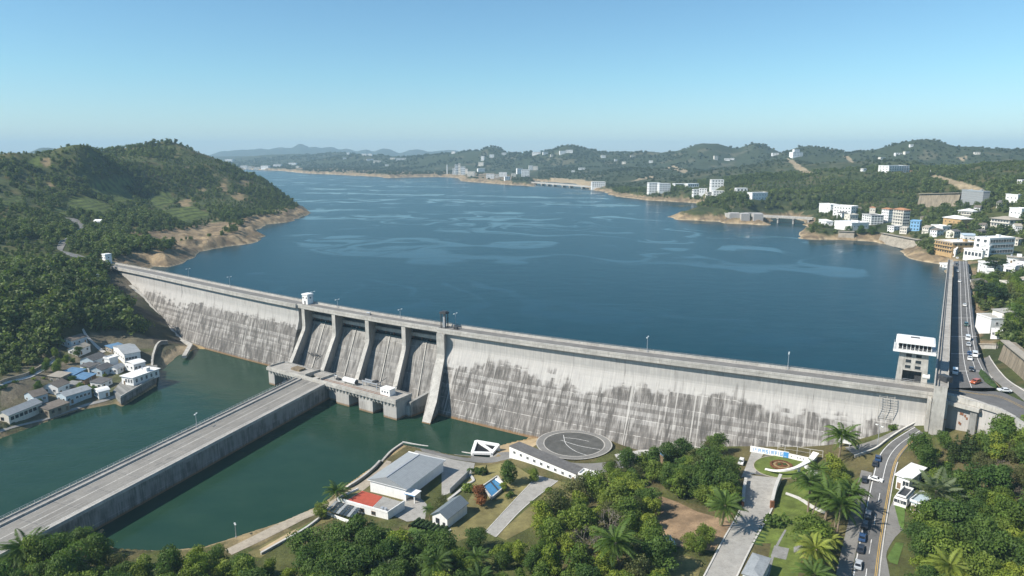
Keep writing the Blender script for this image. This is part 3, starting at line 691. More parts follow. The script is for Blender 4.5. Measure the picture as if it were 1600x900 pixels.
s, o = to_axis(G(174, 411, ZC)); crest_hut(S_BEG - 1, 2.5, 5.0, 5.2, 7.6, 'white hut with stepped roof where the dam crest meets the left hillside')
s, o = to_axis(G(484, 473, ZC)); crest_hut(s, 2.2, 4.8, 4.4, 5.6, 'white hut standing on the crest at the left edge of the spillway')
s, o = to_axis(G(698, 512, ZC))
t = thing('lifting_gantry', 'dark four-legged gate lifting frame above the right end of the spillway', 'gantry', axis_pt(s - 1.5, 4.5, ZC - .25), axis_dir(s))
for x in (-1.3, 1.3):
    for y in (-1.2, 1.2):
        m = MB(); m.box((x, y, 0), (.42, .42, 7.6)); m.build('leg', M['darksteel'], t)
m = MB(); m.box((0, 0, 7.6), (3.9, 3.5, .9)); m.box((0, 0, 8.5), (3.0, 2.6, .35)); m.build('head_beam', M['darksteel'], t)
m = MB(); m.box((0, 0, .3), (1.5, 1.3, 5.6)); m.build('hoist', M['steel'], t)
t = thing('crest_railing', 'short dark railing with a crouched winch beside the gantry frame on the crest', 'railing', axis_pt(s + 5, 3, ZC - .25), axis_dir(s))
m = MB()
for x in np.arange(-3, 3.1, 1.5): m.box((x, 0, 0), (.12, .12, 1.5))
m.bar((-3, 0, 1.4), (3, 0, 1.4), .12, .12); m.bar((-3, 0, .7), (3, 0, .7), .1, .1); m.build('rail', M['darksteel'], t)
m = MB(); m.box((.5, -1.4, 0), (2.2, 1.2, 1.5)); m.build('winch', M['darksteel'], t)
s_, o = to_axis(G(581, 489, ZC))
t = thing('valve_winch', 'small grey winch machine on the crest above the third spillway bay', 'winch', axis_pt(s_, 2.5, ZC - .25), axis_dir(s_))
m = MB(); m.box((0, 0, 0), (3.2, 1.3, .5)); m.build('base', M['concrete_dark'], t)
m = MB(); m.tube([(-1.2, 0, .95), (1.2, 0, .95)], .45, 10); m.build('drum', M['steel'], t)

# platform at the spillway's foot
PB = [(-135.5, 383.5), (-138.6, 370.9), (-57.0, 317.0), (-51.5, 328.5)]       # back-left, front-left, front-right, back-right
pdir = np.array([PB[2][0] - PB[1][0], PB[2][1] - PB[1][1]]); PLEN = np.hypot(*pdir); pdir = pdir / PLEN; pn = np.array([-pdir[1], pdir[0]])   # pn points to the dam
PO = np.array(PB[1])
def pl(u, v, z=20.0): q = PO + pdir * u + pn * v; return (q[0], q[1], z)
plat = thing('spillway_platform', 'grey concrete service platform on stout piers at the foot of the spillway', 'platform', pl(PLEN / 2, 6, 10), math.atan2(pdir[1], pdir[0]))
def pbox(m, u0, u1, v0, v1, z0, z1): m.prism([pl(u0, v0)[:2], pl(u1, v0)[:2], pl(u1, v1)[:2], pl(u0, v1)[:2]], z0, z1)
def platform():
    L = PLEN; W = 12.0
    m = MB(); pbox(m, 0, 30.5, 0, W, 18.9, 20); pbox(m, 42.0, L, 0, W, 18.9, 20); pbox(m, 30.5, 42, 0, 1.2, 18.9, 20); pbox(m, 30.5, 42, W - 5.6, W, 18.9, 20)
    m.build('deck', M['deck'], plat, True)
    m = MB(); pbox(m, 30.5, 42, 1.2, W - 5.6, 12.5, 13.2); m.build('pit_floor', M['wallc'], plat, True, uv=[(v[0] * .7 + v[1] * .3, v[2]) for v in m.v])
    m = MB(); pbox(m, 36, 40.5, 2.4, 5.6, 13.2, 17.2); m.build('pit_machine', M['tan_roof'], plat, True)
    m = MB(); pbox(m, -.1, L + .1, -.12, .42, 20.003, 20.75); m.build('front_parapet', M['concrete'], plat, True)
    m = MB(); pbox(m, L - .4, L + .1, .43, W, 20.003, 20.75); m.build('side_parapet', M['concrete'], plat, True)
    m = MB(); pbox(m, -.1, .35, .43, W, 20.003, 20.8); m.build('side_parapet', M['concrete'], plat, True)
    m = MB(); pbox(m, -.6, L + .4, -.5, -.125, 18.5, 20.1); m.build('edge_beam', M['concrete'], plat, True)
    blocks = [(0, 5, .35), (33, 36, .35), (38.2, 42.4, .35), (55, 64.6, .35), (71.8, 81.6, .35), (89, L, .35)]
    for a, b, k in blocks:
        m = MB(); pbox(m, a, min(b, L), k, W - .5, 3, 18.88); m.build('pier', M['blockc'], plat, True, uv=[(v[0] - v[1], v[2]) for v in m.v])
    for a, b in ((44.2, 54.2), (65.4, 70.8), (82.4, 88.2)):
        m = MB(); pbox(m, a, b, 2.6 if a < 50 else 6.5, W - 3.3, 3, 15.6); m.build('recessed_wall', M['blockc'], plat, True, uv=[(v[0] - v[1], v[2]) for v in m.v])
    m = MB(); pbox(m, 0.5, L - .5, W - 3.2, W - .6, 3, 18.85); m.build('back_wall', M['wallc'], plat, True, uv=[(v[0] - v[1], v[2]) for v in m.v])
    for u in np.arange(2.2, L, 2.45):
        m = MB(); q = [pl(u - .42, .34), pl(u + .42, .34)]
        a, b = pl(u - .4, .33, 16.4), pl(u + .4, .33, 16.4); c, d = pl(u - .4, -.48, 18.5), pl(u + .4, -.48, 18.5); e, f = pl(u - .4, .33, 18.5), pl(u + .4, .33, 18.5)
        m.add([a, b, c, d, e, f], [(0, 2, 3, 1), (0, 4, 2), (1, 3, 5), (2, 4, 5, 3), (0, 1, 5, 4)]); m.build('corbel', M['concrete'], plat, True)
    for a, b in ((5, 33), (42.4, 55), (64.6, 71.8), (81.6, 89)):
        m = MB(); pbox(m, a, b, .5, 1.2, 16.9, 18.87); m.build('spandrel', M['blockc'], plat, True, uv=[(v[0] - v[1], v[2]) for v in m.v])
    m = MB(); pbox(m, 14.5, 21.5, 4.6, 9, 20.003, 21.1); m.build('hatch', M['soilbox'], plat, True)
    m = MB(); pbox(m, 29.8, 30.4, 1.3, W, 20.003, 21.2); m.build('pit_kerb', M['concrete'], plat, True)
    m = MB(); pbox(m, 42.1, 42.7, 1.3, W, 20.003, 21.2); m.build('pit_kerb', M['concrete'], plat, True)
    m = MB(); pbox(m, 0.6, L - 1, W - .5, W - .1, 20.003, 20.6); m.build('back_parapet', M['concrete_dark'], plat, True)
    for v in (2.6, 3.9):
        m = MB(); pbox(m, 22, L - 4, v, v + .16, 20.003, 20.16) if False else pbox(m, 43, L - 8, v, v + .16, 20.003, 20.16); m.build('crane_rail', M['rust'], plat, True)
    # wing wall beside the last bay
    m = MB(); a = pl(L + 2.2, 7.5); b = pl(L + 4.4, 27); dx, dy = b[0]-a[0], b[1]-a[1]; l = math.hypot(dx, dy); nx, ny = -dy/l*.9, dx/l*.9
    m.prism([(a[0]-nx, a[1]-ny), (b[0]-nx, b[1]-ny), (b[0]+nx, b[1]+ny), (a[0]+nx, a[1]+ny)], 3, [17.6, 20.6, 20.6, 17.6]); m.build('wing_wall', M['wallc'], plat, True, uv=[(v[0] * .3 + v[1], v[2]) for v in m.v])
    m = MB(); pbox(m, L + .15, L + 2.4, 7, 9.2, 3, 15.5); m.build('buttress', M['blockc'], plat, True, uv=[(v[0] - v[1], v[2]) for v in m.v])
M['blockc'] = concrete_face('block_concrete', light=(.46, .44, .40), dark=(.22, .205, .185), stain_z=12.0, joint=400, amount=.55)
M['soilbox'] = simple('rusty_cover', (.20, .155, .10), .9, .3, .8, .4)
platform()
pr = math.atan2(pdir[1], pdir[0])
t = thing('storage_tank', 'white horizontal cylindrical tank on the spillway platform', 'tank', pl(60, 6.2, 20.003), pr)
m = MB(); m.tube([(-4.6, 0, 1.7), (-4.4, 0, 1.7), (4.4, 0, 1.7), (4.6, 0, 1.7)], [1.0, 1.45, 1.45, 1.0], 16); m.build('shell', M['white'], t, smooth=False)
for x in (-3, 3):
    m = MB(); m.box((x, 0, 0), (.7, 2.4, .7)); m.build('saddle', M['concrete_dark'], t)
m = MB(); m.tube([(4.3, 0, 1.7), (4.75, 0, 1.7)], [1.2, 1.2], 12); m.build('end_cap', M['darksteel'], t)
t = thing('platform_kiosk', 'white box kiosk at the right end of the spillway platform', 'kiosk', pl(87.5, 5.5, 20.003), pr)
m = MB(); m.box((0, 0, 0), (6.4, 4.2, 3.2)); m.build('wall', M['white'], t); m = MB(); m.box((0, 0, 3.2), (6.8, 4.6, .25)); m.build('roof', M['white'], t)
for x in (-1.8, 0, 1.8):
    m = MB(); m.box((x, -2.13, 1.4), (.8, .07, .8)); m.build('window', M['glass'], t)
t = thing('gantry_crane', 'grey travelling crane beam beside the white tank on the spillway platform', 'crane', pl(73, 8.5, 20.003), pr)
for x in (-5, 5):
    for y in (-1.2, 1.2):
        m = MB(); m.box((x, y, 0), (.35, .35, 2.6)); m.build('leg', M['steel'], t)
m = MB()
for y in (-1.2, 1.2): m.box((0, y, 2.6), (11, .5, .7))
m.build('girder', M['steel'], t); m = MB(); m.box((3, 0, 3.3), (2, 2.8, .8)); m.build('trolley', M['darksteel'], t)
m = MB(); m.tube([(5, 0, 3), (8.5, 2.5, 6)], .2, 5); m.build('jib', M['darksteel'], t)
t = thing('pump_set', 'small dark pump set with pipework between the pit and the white tank', 'pump', pl(50, 7, 20.003), pr)
m = MB(); m.box((0, 0, 0), (2.5, 1.5, 1.1)); m.build('casing', M['darksteel'], t); m = MB(); m.tube([(-1, .3, 1.0), (-1, .3, 2.0), (-3.5, .3, 2.0), (-3.5, .3, 0)], .18, 6); m.build('pipe', M['steel'], t)
p = G(489, 557, 22.5)
t = thing('wire_debris_frame', 'tangled dark wire frame lying on the first spillway chute', 'wire frame', (p[0], p[1], p[2]), pr)
m = MB()
for k in range(14):
    a = k / 13 * 9 - 4.5; m.tube([(a, math.sin(k * 1.7) * 1.2, 1.6 + math.sin(k * 2.3) * .5 ), (a + 1.2, math.sin(k * 1.1) * 1.2, 1.7 + math.cos(k) * .5)], .14, 4)
m.tube([(-4.5, 0, 1.8), (-1, -.6, 1.4), (2, .3, 1.8), (5, 0, 1.6), (3.8, -.4, .2), (2.8, -1, -1.2)], .2, 5); m.build('frame', M['darksteel'], t)

# causeway
CL = [np.array((-116.0, 357.0)), np.array((-208.0, 106.0))]
cdir = (CL[1] - CL[0]); CLEN = np.hypot(*cdir); cdir /= CLEN; cn = np.array([-cdir[1], cdir[0]])       # cn points to the right-hand side (east)
if cn[0] < 0: cn = -cn
def cw(u, v, z): q = CL[0] + cdir * u + cn * v; return (q[0], q[1], z)
causeway = thing('causeway', 'long grey concrete causeway road crossing the green river to the spillway platform', 'causeway', cw(CLEN / 2, 10, 10))
CWW = 20.2
def cbox(m, u0, u1, v0, v1, z0, z1): m.prism([cw(u0, v0, 0)[:2], cw(u1, v0, 0)[:2], cw(u1, v1, 0)[:2], cw(u0, v1, 0)[:2]], z0, z1)
def build_causeway():
    L = CLEN
    us = np.linspace(3, L, 60); rows = []; uv = []
    for u in us:
        pr_ = [(0, 3), (0, 18.9), (CWW, 18.9), (CWW, 3)]
        rows.append([cw(u, v, z) for v, z in pr_]); uv += [(u, z) for v, z in pr_]
    m = MB(); m.strip(rows); m.build('side_wall', M['wallc'], causeway, True, uv=uv)
    def lane(nm, v0, v1, z, mat, z0=None):
        m = MB(); cbox(m, 3, L, v0, v1, z0 if z0 is not None else 18.7, z); m.build(nm, mat, causeway, True)
    lane('carriageway', 3.6, CWW - 2.3, 19.0, M['causeway_road']); lane('pavement', .45, 3.55, 19.22, M['deck']); lane('inner_kerb', 3.2, 3.56, 19.75, M['concrete']); lane('verge', CWW - 2.25, CWW - .45, 19.16, M['deck'])
    lane('parapet', -.1, .4, 19.75, M['concrete']); lane('parapet', CWW - .4, CWW + .1, 19.5, M['concrete']); lane('coping', CWW + .105, CWW + .4, 19.1, M['concrete'], 18.4)
    for v, mt, wd in ((10.4, 'causeway_line', .5), (4.1, 'line_white', .15), (CWW - 2.9, 'line_white', .15), (7.1, 'causeway_wear', .5), (13.6, 'causeway_wear', .5), (15.2, 'causeway_wear', .35)):
        m = MB(); m.strip([[cw(u, v, 19.006), cw(u, v + wd, 19.006)] for u in np.linspace(4, L, 3)]); m.build('road_line' if 'line' in mt else 'tyre_track', M[mt], causeway, True)
    m = MB()
    for u in np.arange(9, L, 12.2): m.strip([[cw(u, 3.7, 19.004), cw(u, CWW - 2.4, 19.004)], [cw(u + .22, 3.7, 19.004), cw(u + .22, CWW - 2.4, 19.004)]])
    m.build('expansion_joint', M['asphalt'], causeway, True)
    m = MB()
    for k in range(26):
        u = random.uniform(6, L); v = random.choice((7.5, 8.5, 13.5, 15)) + random.uniform(-.8, .8); n_ = 9; r0 = random.uniform(.5, 1.6)
        m.v += [cw(u + math.cos(q / n_ * 6.28) * r0 * random.uniform(.9, 2.6), v + math.sin(q / n_ * 6.28) * r0 * random.uniform(.4, .8), 19.008) for q in range(n_)]; m.f.append(tuple(range(len(m.v) - n_, len(m.v)))); m.mi.append(0)
    m.build('road_patch', M['road_crest'], causeway, True)
    m = MB()
    for u in np.arange(4, L, 2.6): m.box(cw(u, .15, 19.75), (.12, .12, 1.0), math.atan2(cdir[1], cdir[0]))
    for h in (.45, .98): m.bar(cw(4, .15, 19.75 + h), cw(L, .15, 19.75 + h), .08, .08)
    m.build('railing', M['steel'], causeway, True)
M['causeway_road'] = simple('worn_causeway_concrete', (.235, .22, .195), .95, .16, .15, .4)
M['causeway_line'] = simple('worn_road_line', (.44, .42, .38), .95, .3, .8, .5)
M['causeway_wear'] = simple('causeway_tracks', (.28, .265, .24), .95, .2, .4, .3)
build_causeway()
q = hit(222, 704); lamp_post(cw(float((np.array(q[:2]) - CL[0]) @ cdir), 1.2, 19.22), 0, 'slim single lamp post on the left railing of the causeway', 6.5, None, .8)

# intake tower behind the right end of the dam
p = G(1424, 597, ZC); s_t, _ = to_axis(p)
tower = thing('intake_tower', 'white and grey intake tower with overhanging flat roofed control room beside the dam crest', 'tower', axis_pt(s_t, -5.4, ZL - 6), axis_dir(s_t) - .08)
def build_tower():
    B = ZC - (ZL - 6)        # crest level in tower coordinates
    def leg(x0, x1, x2, x3, y0, y1):
        m = MB(); H = B + 12.6
        m.add([(x0, y0, 0), (x1, y0, 0), (x1, y1, 0), (x0, y1, 0), (x2, y0, H), (x3, y0, H), (x3, y1, H), (x2, y1, H)], [(3, 2, 1, 0), (4, 5, 6, 7), (0, 1, 5, 4), (1, 2, 6, 5), (2, 3, 7, 6), (3, 0, 4, 7)])
        m.build('leg', M['concrete'], tower)
    leg(-6.1, -3.3, -4.9, -3.3, -4, 4); leg(3.3, 6.1, 3.3, 4.9, -4, 4)
    m = MB(); m.box((0, -2.4, B + 5.0), (6.56, 3.1, 7.5)); m.build('front_wall', M['concrete'], tower)
    m = MB(); m.box((0, 3.2, 0), (6.56, 1.5, B + 12.4)); m.build('back_wall', M['concrete_dark'], tower)
    m = MB(); m.box((0, -3.2, B - 1.2), (6.5, 1.4, 1.0)); m.box((0, -3.6, B + .6), (6.5, .12, .12)); m.box((0, -3.6, B + 1.3), (6.5, .12, .12)); m.build('service_rail', M['steel'], tower)
    for x in (-1.7, 1.7):
        for k in range(3):
            m = MB(); m.box((x, -3.99, B + 5.9 + 2.3 * k), (1.9, .1, 1.25)); f = m.build('window', M['glass'], tower)
            m = MB(); m.box((x, -4.02, B + 5.75 + 2.3 * k), (2.2, .22, .14)); m.build('sill', M['concrete'], f)
    m = MB(); m.box((0, 0, B + 12.6), (14.6, 11.8, .9)); m.build('balcony_slab', M['white'], tower)
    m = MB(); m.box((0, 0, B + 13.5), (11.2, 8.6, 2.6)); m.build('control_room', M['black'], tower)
    for x in np.linspace(-5.6, 5.6, 9):
        m = MB(); m.box((x, -4.36, B + 13.5), (.22, .16, 2.6)); m.build('mullion', M['white'], tower)
    for y in np.linspace(-3.4, 3.4, 5):
        m = MB(); m.box((5.66, y, B + 13.5), (.16, .22, 2.6)); m.build('mullion', M['white'], tower)
    m = MB()
    for a, b in (((-7.2, -5.8), (7.2, -5.8)), ((7.2, -5.8), (7.2, 5.8)), ((-7.2, -5.8), (-7.2, 5.8))):
        for h in (.5, 1.0): m.bar((*a, B + 13.5 + h), (*b, B + 13.5 + h), .08, .08)
    for x in np.linspace(-7.2, 7.2, 10): m.box((x, -5.8, B + 13.5), (.1, .1, 1.05))
    for y in np.linspace(-5, 5.8, 8): m.box((7.2, y, B + 13.5), (.1, .1, 1.05))
    m.build('railing', M['steel'], tower)
    m = MB(); m.box((0, 0, B + 16.1), (13.4, 11, .9)); m.box((0, 0, B + 17.0), (12.6, 10.2, .25)); m.build('roof', M['white'], tower)
    m = MB(); m.box((-.2, 1.2, B + 17.25), (3.2, .9, .3)); m.build('roof_vent', M['darksteel'], tower)
build_tower()
t = thing('valve_housing', 'dark valve housing with a white drum between intake tower and raised walkway', 'valve housing', axis_pt(S_END - 6.0, -2.6, ZC - .25), axis_dir(S_END - 6))
m = MB(); m.box((0, 0, 0), (3.2, 2.4, 3.2)); m.build('casing', M['darksteel'], t); m = MB(); m.tube([(1.0, -1.0, 3.6), (3.4, -1.0, 3.6)], 1.0, 12); m.build('drum', M['white'], t)

# raised walkway along the lake, right bank
WZ = 55.6
wl0, wr0 = G(1460, 603, WZ), G(1481, 606, WZ); wl1, wr1 = G(1481.5, 406, WZ), G(1488.5, 406, WZ)
walk = thing('raised_walkway', 'long raised concrete walkway with side walls between the lake and the road', 'walkway', (*((wl0 + wr0) / 2)[:2], ZC))
m = MB(); m.prism([wl0[:2], wr0[:2], wr1[:2], wl1[:2]], 30, WZ); m.build('wall', M['wallc2'] if 'wallc2' in M else M['concrete'], walk, True)
def along(a0, a1, b0, b1, f0, f1, z0, z1, nm, mat):
    m = MB(); q = [a0 + (b0 - a0) * f0, a0 + (b0 - a0) * f1, a1 + (b1 - a1) * f1, a1 + (b1 - a1) * f0]; m.prism([v[:2] for v in q], z0, z1); return m.build(nm, mat, walk, True)
along(wl0, wl1, wr0, wr1, -.05, .06, WZ + .003, WZ + 1.0, 'parapet', M['concrete']); along(wl0, wl1, wr0, wr1, .26, .31, WZ + .003, WZ + .7, 'parapet', M['concrete_dark']); along(wl0, wl1, wr0, wr1, .97, 1.04, WZ + .003, WZ + .55, 'parapet', M['concrete'])
along(wl0, wl1, wr0, wr1, .32, .96, WZ + .003, WZ + .06, 'paving', M['deck'])
m = MB(); c = wl0 * .25 + wr0 * .75; c2 = c + (wl1 - wl0) * .045; m.box((*((c + c2) / 2)[:2], WZ + .07), (2.6, 4.2, 2.2), .15); m.build('stair_hatch', M['darksteel'], walk, True)
# stair pier at the dam's right end and the retaining wall that carries the road on
sp_ = thing('stair_pier', 'tall concrete pier with a ladder channel at the right end of the dam', 'pier', axis_pt(S_END - 1, 12, 36), axis_dir(S_END))
def build_stair():
    m = MB(); m.box((1.2, 0, -6), (4.4, 7, 20.2)); m.build('shaft', M['concrete'], sp_)
    m = MB(); m.box((-2.3, -1.2, -6), (1.0, 4.0, 19.5)); m.build('channel_wall', M['concrete'], sp_)
    m = MB(); m.box((-1.4, -1.4, -6), (.75, 3.2, 18)); m.build('ladder_channel', M['darksteel'], sp_)
    m = MB()
    for k in range(40): m.box((-1.4, -3.06, -5.5 + k * .44), (.7, .1, .1))
    m.build('ladder', M['steel'], sp_)
    m = MB(); m.box((1.2, -4.3, -6), (4.6, 1.5, 8.4)); m.build('foot_block', M['white'], sp_)
    m = MB(); m.box((1.6, -3.56, 6.6), (3.6, .1, .35)); m.build('pipe_bracket', M['orange'], sp_)
    m = MB()
    for x, z in ((.2, -2.2), (.8, -2.9), (1.5, -2.5)): m.box((x, -5.08, z), (.5, .05, .8))
    m.build('painted_sign', M['paleblue'], sp_)
build_stair()
rw = [axis_pt(S_END + 2.5, 10.5, 0)[:2], G(1531, 631, ZC + .6)[:2], G(1560, 640, ZC + .6)[:2], G(1582, 652, ZC + .6)[:2], G(1612, 676, ZC + .6)[:2]]
rwall = thing('retaining_wall', 'tall pale concrete retaining wall under the road at the right bank', 'retaining wall', (*rw[1], 38))
m = MB(); rows = []; uv = []; acc = 0
for i, p in enumerate(rw):
    if i: acc += math.hypot(p[0] - rw[i-1][0], p[1] - rw[i-1][1])
    a = rw[max(i-1, 0)]; b = rw[min(i+1, 4)]; dx, dy = b[0]-a[0], b[1]-a[1]; l = math.hypot(dx, dy); nx, ny = -dy/l, dx/l
    pf = [(0, 28), (0, 50.4), (1.2, 50.4), (1.2, 28)]
    rows.append([(p[0]+nx*o, p[1]+ny*o, z) for o, z in pf]); uv += [(acc, z) for o, z in pf]
M['retain'] = concrete_face('retaining_concrete', light=(.47, .45, .42), dark=(.24, .225, .205), stain_z=30, joint=12.5, amount=.7)
m.strip(rows); m.build('wall_face', M['retain'], rwall, True, uv=uv)
m = MB()
for a, b in zip(rw[:-1], rw[1:]): m.bar((a[0], a[1], 49.3), (b[0], b[1], 49.3), 1.6, 1.95)
m.build('parapet', M['concrete'], rwall, True)
a, b = np.array(rw[0]), np.array(rw[1])
m = MB(); m.bar((*(a + (b-a)*.02 + np.array([-.4, -1.6])), 47.9), (*(b + np.array([-.4, -1.2])), 47.9), 2.6, 1.3); m.build('overhang', M['concrete'], rwall, True)
c = a + (b - a) * .88; m = MB(); m.box((c[0] - .4, c[1] - .6, 30), (2.2, 1.6, 17.85), math.atan2(b[1]-a[1], b[0]-a[0])); m.build('pilaster', M['concrete_dark'], rwall, True)
for k, (f, z) in enumerate(((.48, 44.6), (.54, 44.6), (.62, 44.2), (.68, 43.4), (.47, 41), (.51, 40.7))):
    c = a + (b - a) * f; m = MB(); m.box((c[0] + .0, c[1] - .02, z), (.55, .3, .9), math.atan2(b[1]-a[1], b[0]-a[0])); m.build('drain_opening', M['rust'], rwall, True)
# planted ledge on the wall
a, b = G(1533, 662, 42.5), G(1578, 648, 46.5)
t = thing('planter_ledge', 'sloping concrete planter ledge with a clipped hedge on the retaining wall', 'planter', (*((a + b) / 2)[:2], 40))
d = (b - a)[:2]; d /= np.hypot(*d); n_ = np.array([-d[1], d[0]])
m = MB(); q = [a[:2] - n_ * 1.6, b[:2] - n_ * 1.6, b[:2] + n_ * 2, a[:2] + n_ * 2]; m.prism(q, 34, [42.2, 46.2, 46.2, 42.2]); m.build('ledge', M['concrete'], t, True)
m = MB(); a2, b2 = a + (b - a) * .05, a + (b - a) * .7
rows = []
for f in np.linspace(0, 1, 26):
    c = a2 + (b2 - a2) * f; rr = 1.15 * (1 - .75 * (abs(f - .5) * 2) ** 6)
    rows.append([(c[0] + n_[0] * (math.cos(th) * rr + random.uniform(-.15, .15)), c[1] + n_[1] * (math.cos(th) * rr + random.uniform(-.15, .15)), c[2] + .1 + abs(math.sin(th)) * rr * 1.25 + random.uniform(-.2, .2)) for th in np.linspace(0, math.pi, 9)])
M['hedge'] = simple('clipped_hedge', (.035, .065, .018), .95, .5, 2.2, .4)
m.strip(rows); m.build('hedge', M['hedge'], t, True)
# ladder scaffold on the face
t = thing('inspection_ladder', 'tall steel inspection ladder frame fixed to the dam face near its right end', 'ladder', axis_pt(S_END - 17, 11, 36), axis_dir(S_END - 15))
m = MB()
for x in (-2.6, 0, 2.6):
    m.tube([(x, 0, -2.5), (x, 1.2, 11.0)], .13, 5)
for k in range(14): m.tube([(-2.6, .09 * k, -1.8 + k * .95), (2.6, .09 * k, -1.8 + k * .95)], .08, 4)
m.build('frame', M['concrete'], t)
m = MB()
for k in range(26): m.tube([(-1.9, .045 * k + .1, -1.5 + k * .48), (-.7, .045 * k + .1, -1.5 + k * .48)], .05, 4)
m.build('rung', M['steel'], t)
# ------------------------------------------------------------------ roads, paving, lawns
def hts(pts):
    a = np.array([p[:2] for p in pts], float); return height(a[:, 0], a[:, 1])
def patch(name, poly, mat, lift=.06, world=False, fine=2.5):
    """a sheet draped on the land; poly in photo pixels or world points"""
    P = [p[:2] for p in poly] if world else [hit(*p)[:2] for p in poly]
    bm = bmesh.new(); vs = [bm.verts.new((x, y, 0)) for x, y in P]
    bm.faces.new(vs); bmesh.ops.triangulate(bm, faces=bm.faces[:])
    for _ in range(6):
        es = [e for e in bm.edges if e.calc_length() > fine]
        if not es: break
        bmesh.ops.subdivide_edges(bm, edges=es, cuts=1); bmesh.ops.triangulate(bm, faces=[f for f in bm.faces if len(f.verts) > 3])
    co = np.array([v.co[:] for v in bm.verts]); z = height(co[:, 0], co[:, 1])
    for v, h in zip(bm.verts, z): v.co.z = h + lift
    bmesh.ops.recalc_face_normals(bm, faces=bm.faces[:])
    if sum(f.normal.z for f in bm.faces) < 0: bmesh.ops.reverse_faces(bm, faces=bm.faces[:])
    me = bpy.data.meshes.new(name); bm.to_mesh(me); bm.free(); me.materials.append(mat)
    return tag(link(name, me), kind='structure')
def smooth_line(P, step=2.0):
    P = np.array([p[:2] for p in P], float)
    if len(P) > 2:
        Q = np.vstack([2 * P[0] - P[1], P, 2 * P[-1] - P[-2]]); out = []
        for i in range(1, len(Q) - 2):
            n = max(2, int(np.hypot(*(Q[i+1] - Q[i])) / step))
            for t in np.linspace(0, 1, n, endpoint=False):
                a, b, c, d = Q[i-1], Q[i], Q[i+1], Q[i+2]
                out.append(.5 * ((2*b) + (c-a)*t + (2*a-5*b+4*c-d)*t*t + (3*b-a-3*c+d)*t**3))
        out.append(P[-1]); return np.array(out)
    n = max(2, int(np.hypot(*(P[1] - P[0])) / step)); return P[0] + (P[1] - P[0]) * np.linspace(0, 1, n + 1)[:, None]
def resample(L, n):
    d = np.concatenate([[0], np.cumsum(np.hypot(*np.diff(L, axis=0).T))]); t = np.linspace(0, d[-1], n)
    return np.stack([np.interp(t, d, L[:, 0]), np.interp(t, d, L[:, 1])], 1)
def road(name, left, right, mat, lift=.08, across=6, zfix=None, rise=0.0):
    """ribbon between two edges given in pixels; returns the smoothed edges"""
    f = (lambda p: G(*p, zfix)) if zfix else (lambda p: hit(*p))
    A = smooth_line([f(p) for p in left]); B = smooth_line([f(p) for p in right]); n = max(len(A), len(B)); A = resample(A, n); B = resample(B, n)
    rows = []
    for a, b in zip(A, B): rows.append([a + (b - a) * t for t in np.linspace(0, 1, across)])
    R_ = np.array(rows); Z = np.full(R_.shape[:2], zfix) if zfix else height(R_[..., 0], R_[..., 1])
    m = MB(); m.strip([[(R_[i, j, 0], R_[i, j, 1], Z[i, j] + lift + rise) for j in range(across)] for i in range(n)])
    o = m.build(name, mat); tag(o, kind='structure')
    flip_up(o); return A, B
def flip_up(o):
    me = o.data
    if len(me.polygons) and sum(p.normal.z * p.area for p in me.polygons) < 0: me.flip_normals()
def band(name, A, off, wdt, mat, lift=.1, zfix=None, h=0.0, dash=None, frac=None, parent=None):
    """a line or kerb running along an edge A at an offset; h > 0 gives it height"""
    A = np.array(A); n = len(A); T = np.gradient(A, axis=0); T /= np.maximum(np.hypot(T[:, 0], T[:, 1])[:, None], 1e-6); N = np.stack([-T[:, 1], T[:, 0]], 1)
    L = A + N * off; Rr = A + N * (off + wdt)
    zl = np.full(n, zfix) if zfix else height(L[:, 0], L[:, 1]); zr = np.full(n, zfix) if zfix else height(Rr[:, 0], Rr[:, 1])
    m = MB()
    if dash: 
        k = 0; i = 0
        while i + dash[0] < n:
            j = i + dash[0]; m.strip([[(*L[q], zl[q] + lift), (*Rr[q], zr[q] + lift)] for q in range(i, j + 1)]); i = j + dash[1]
    elif h > 0:
        m.strip([[(*L[q], zl[q] - .2), (*L[q], zl[q] + lift + h), (*Rr[q], zr[q] + lift + h), (*Rr[q], zr[q] - .2)] for q in range(n)])
    else: m.strip([[(*L[q], zl[q] + lift), (*Rr[q], zr[q] + lift)] for q in range(n)])
    o = m.build(name, mat, parent)
    if parent is None: tag(o, kind='structure')
    if h <= 0: flip_up(o)
    return o
def wall_line(name, label, pts, h, th, mat, coping=None, cat='wall', world=False, base=-.4, group=None):
    """a free-standing wall following points (pixels of its foot)"""
    A = smooth_line([p if world else hit(*p) for p in pts], 1.5); z = height(A[:, 0], A[:, 1])
    c = A.mean(0); t = thing(name, label, cat, (c[0], c[1], float(z.mean())), 0, group)
    T = np.gradient(A, axis=0); T /= np.maximum(np.hypot(T[:, 0], T[:, 1])[:, None], 1e-6); N = np.stack([-T[:, 1], T[:, 0]], 1) * th / 2
    def body(w, z0, z1, nm, mt):
        m = MB(); n = len(A)
        m.strip([[(*(A[i]+N[i]*w), z[i]+z0), (*(A[i]+N[i]*w), z[i]+z1), (*(A[i]-N[i]*w), z[i]+z1), (*(A[i]-N[i]*w), z[i]+z0)] for i in range(n)])
        e = 4 * (n - 1); m.f += [(0, 1, 2, 3), (e + 3, e + 2, e + 1, e)]; m.mi += [0, 0]; m.build(nm, mt, t, True)
    body(1, base, h, 'wall_body', mat)
    if coping is not None: body(1.5, h + .003, h + .15, 'coping', coping)
    return t

